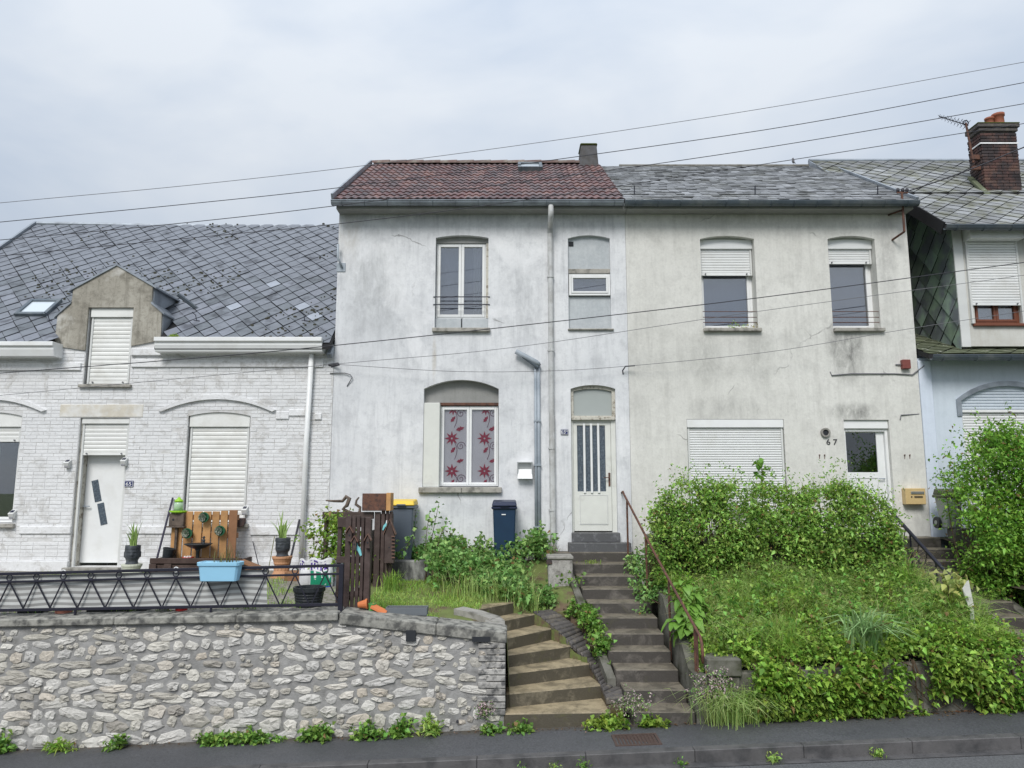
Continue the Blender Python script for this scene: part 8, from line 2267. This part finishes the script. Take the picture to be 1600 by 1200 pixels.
# grass and weeds in the yard
p = scatter(2600, -8, -2.4, 10.0, 12.9, gL, lambda x, y: n3((x, y, 0), 1.5, 4.) > .1)
so = stuff(link('yard_grass', np_mesh('yard_grass', *blades(p, rng.uniform(.04, .14, len(p)), .008, .8), LM['grass']))); tag(so, 'sparse grass growing through the gravel yard behind the fence', 'grass')
p = scatter(230, -8, -2.5, 9.66, 9.8, gL, lambda x, y: n3((x, y, 0), 2.5, 1.) > .0)
p[:, 2] = [wtop(x) + .02 for x in p[:, 0]]
so = stuff(link('coping_weeds', np_mesh('coping_weeds', *blades(p, rng.uniform(.03, .10, len(p)), .008, .9), LM['weed']))); tag(so, 'tiny weeds rooted along the back of the coping', 'weeds')
# sill weed on the left upper window of 67, weed in the dormer gutter
for (px, py, lab, n) in ((1150, 508, 'small weed growing on the left upper window sill of number 67', 14), (1183 - 6, 502, 'dry little weed at the right end of that window sill', 8)):
    q = P(px, py, FY + .02); t = thing('sill_weed', lab, 'weed', (q.x, FY + .02, w1[2]))
    pp = np.array([(q.x + R.gauss(0, .08), FY + .02 + R.gauss(0, .02), w1[2] + abs(R.gauss(0, .05))) for _ in range(n)])
    V, F = sprig_leaves(pp, 4, .015, .04, .025, None, .6); link('leaves', np_mesh('leaves', V, F, LM['hedge' if n > 10 else 'dry']), t)
q = (dmp[7][0] + .28, 13.3, EZ65 + .13)
t = thing('moss_clump', 'bright moss clump in the corner of the slate roof beside the dormer', 'moss', q)
pp = np.array([(q[0] + R.gauss(0, .05), q[1] + R.gauss(0, .03), q[2] + abs(R.gauss(0, .03))) for _ in range(40)])
V, F = sprig_leaves(pp, 6, .012, .03, .02); link('leaves', np_mesh('leaves', V, F, LM['yshrub']), t)
# trees far behind are hidden by the houses, so none is built

# ================================================================== overhead cables
def wire(label, pts, Y, r, sag=.0, m='cable', ext=True, group='overhead cables'):
    W = [P(px, py, Y if not isinstance(Y, (list, tuple)) else Y[i]) for i, (px, py) in enumerate(pts)]
    if ext:
        W = [W[0] + (W[0] - W[1]).normalized() * 6] + W + [W[-1] + (W[-1] - W[-2]).normalized() * 6]
    out = []
    for i in range(len(W) - 1):
        for k in range(6):
            f = k / 6; p = [W[max(0, i - 1)], W[i], W[i + 1], W[min(len(W) - 1, i + 2)]]
            out.append(.5 * ((2 * p[1]) + (p[2] - p[0]) * f + (2 * p[0] - 5 * p[1] + 4 * p[2] - p[3]) * f * f + (3 * p[1] - p[0] - 3 * p[2] + p[3]) * f ** 3))
    out.append(W[-1])
    return tag(MB().tube(out, r, 6).build('overhead_cable', MT[m], smooth=True), label, 'cable', group)
CYc = 10.6
wire('highest overhead cable crossing the sky', [(0, 317), (300, 289), (583, 257), (910, 213), (1250, 160), (1600, 97)], CYc, .0042, m='cable_grey')
wire('second highest overhead cable crossing the sky', [(0, 347), (300, 318), (540, 292), (900, 245), (1250, 194), (1600, 129)], CYc, .0055)
wire('third overhead cable from the top, crossing the red roof', [(0, 375), (250, 352), (520, 322), (960, 265), (1250, 222), (1600, 162)], CYc, .0055)
wire('lowest of the four sky cables, crossing the eaves of the red roof', [(0, 400), (380, 364), (525, 350), (760, 321), (1170, 260), (1600, 193)], CYc, .0052)
wire('thick cable crossing in front of the facades below the upper windows', [(0, 583), (300, 560), (520, 540), (800, 510), (1180, 466), (1600, 410)], 12.6, .0078)
wire('thin cable rising right from the corner insulator across the facades', [(522, 569), (800, 543), (1160, 490), (1600, 430)], 12.9, .0048, m='cable_grey')
wire('slack thin cable from the corner insulator along the two rendered houses', [(522, 569), (700, 580), (840, 580), (968, 573), (1200, 550), (1400, 517), (1600, 486)], [13.25, 13.2, 13.2, 13.25, 13.1, 12.9, 12.8], .0048, ext=False, m='cable_grey')
wire('thick service cable from the iron mast past the brick chimney', [(1409, 302), (1480, 278), (1540, 255), (1600, 230), (1700, 190)], [FY - .28, 13.0, 12.8, 12.6, 12.3], .012, ext=False)
ins = P(522, 569, 13.3)
it = thing('cable_insulator', 'black cable insulator bracket at the corner between the two left houses', 'insulator', ins)
MB().tube([(ins.x - .12, FY + .0, ins.z), (ins.x + .08, 13.28, ins.z + .01)], .02, 6).build('arm', MT['cable'], it)
MB().tube([(ins.x - .05, 13.30, ins.z - .05), (ins.x + .11, 13.24, ins.z - .02)], .016, 6).build('clamp', MT['cable'], it)
q = P(548, 585, FY)
tag(MB().tube([(q.x - .38, FY - .02, q.z + .02), (q.x - .1, FY - .03, q.z + .02), (q.x, FY - .04, q.z - .01), (q.x + .04, FY - .04, q.z - .06), (q.x - .06, FY - .01, q.z - .22)], .009, 6).build('wall_cable', MT['cable_grey']), 'short looped cable below the insulator at the house corner', 'cable')
q = P(972, 578, FY)
tag(MB().tube([(q.x + .02, FY + .01, q.z - .08), (q.x, FY - .06, q.z - .02), (q.x + .05, FY - .10, q.z + .05), (q.x + .22, FY - .12, q.z + .06)], .012, 6).build('cable_hook', MT['black_metal']), 'small black cable hook on the joint of the two rendered houses', 'hook')
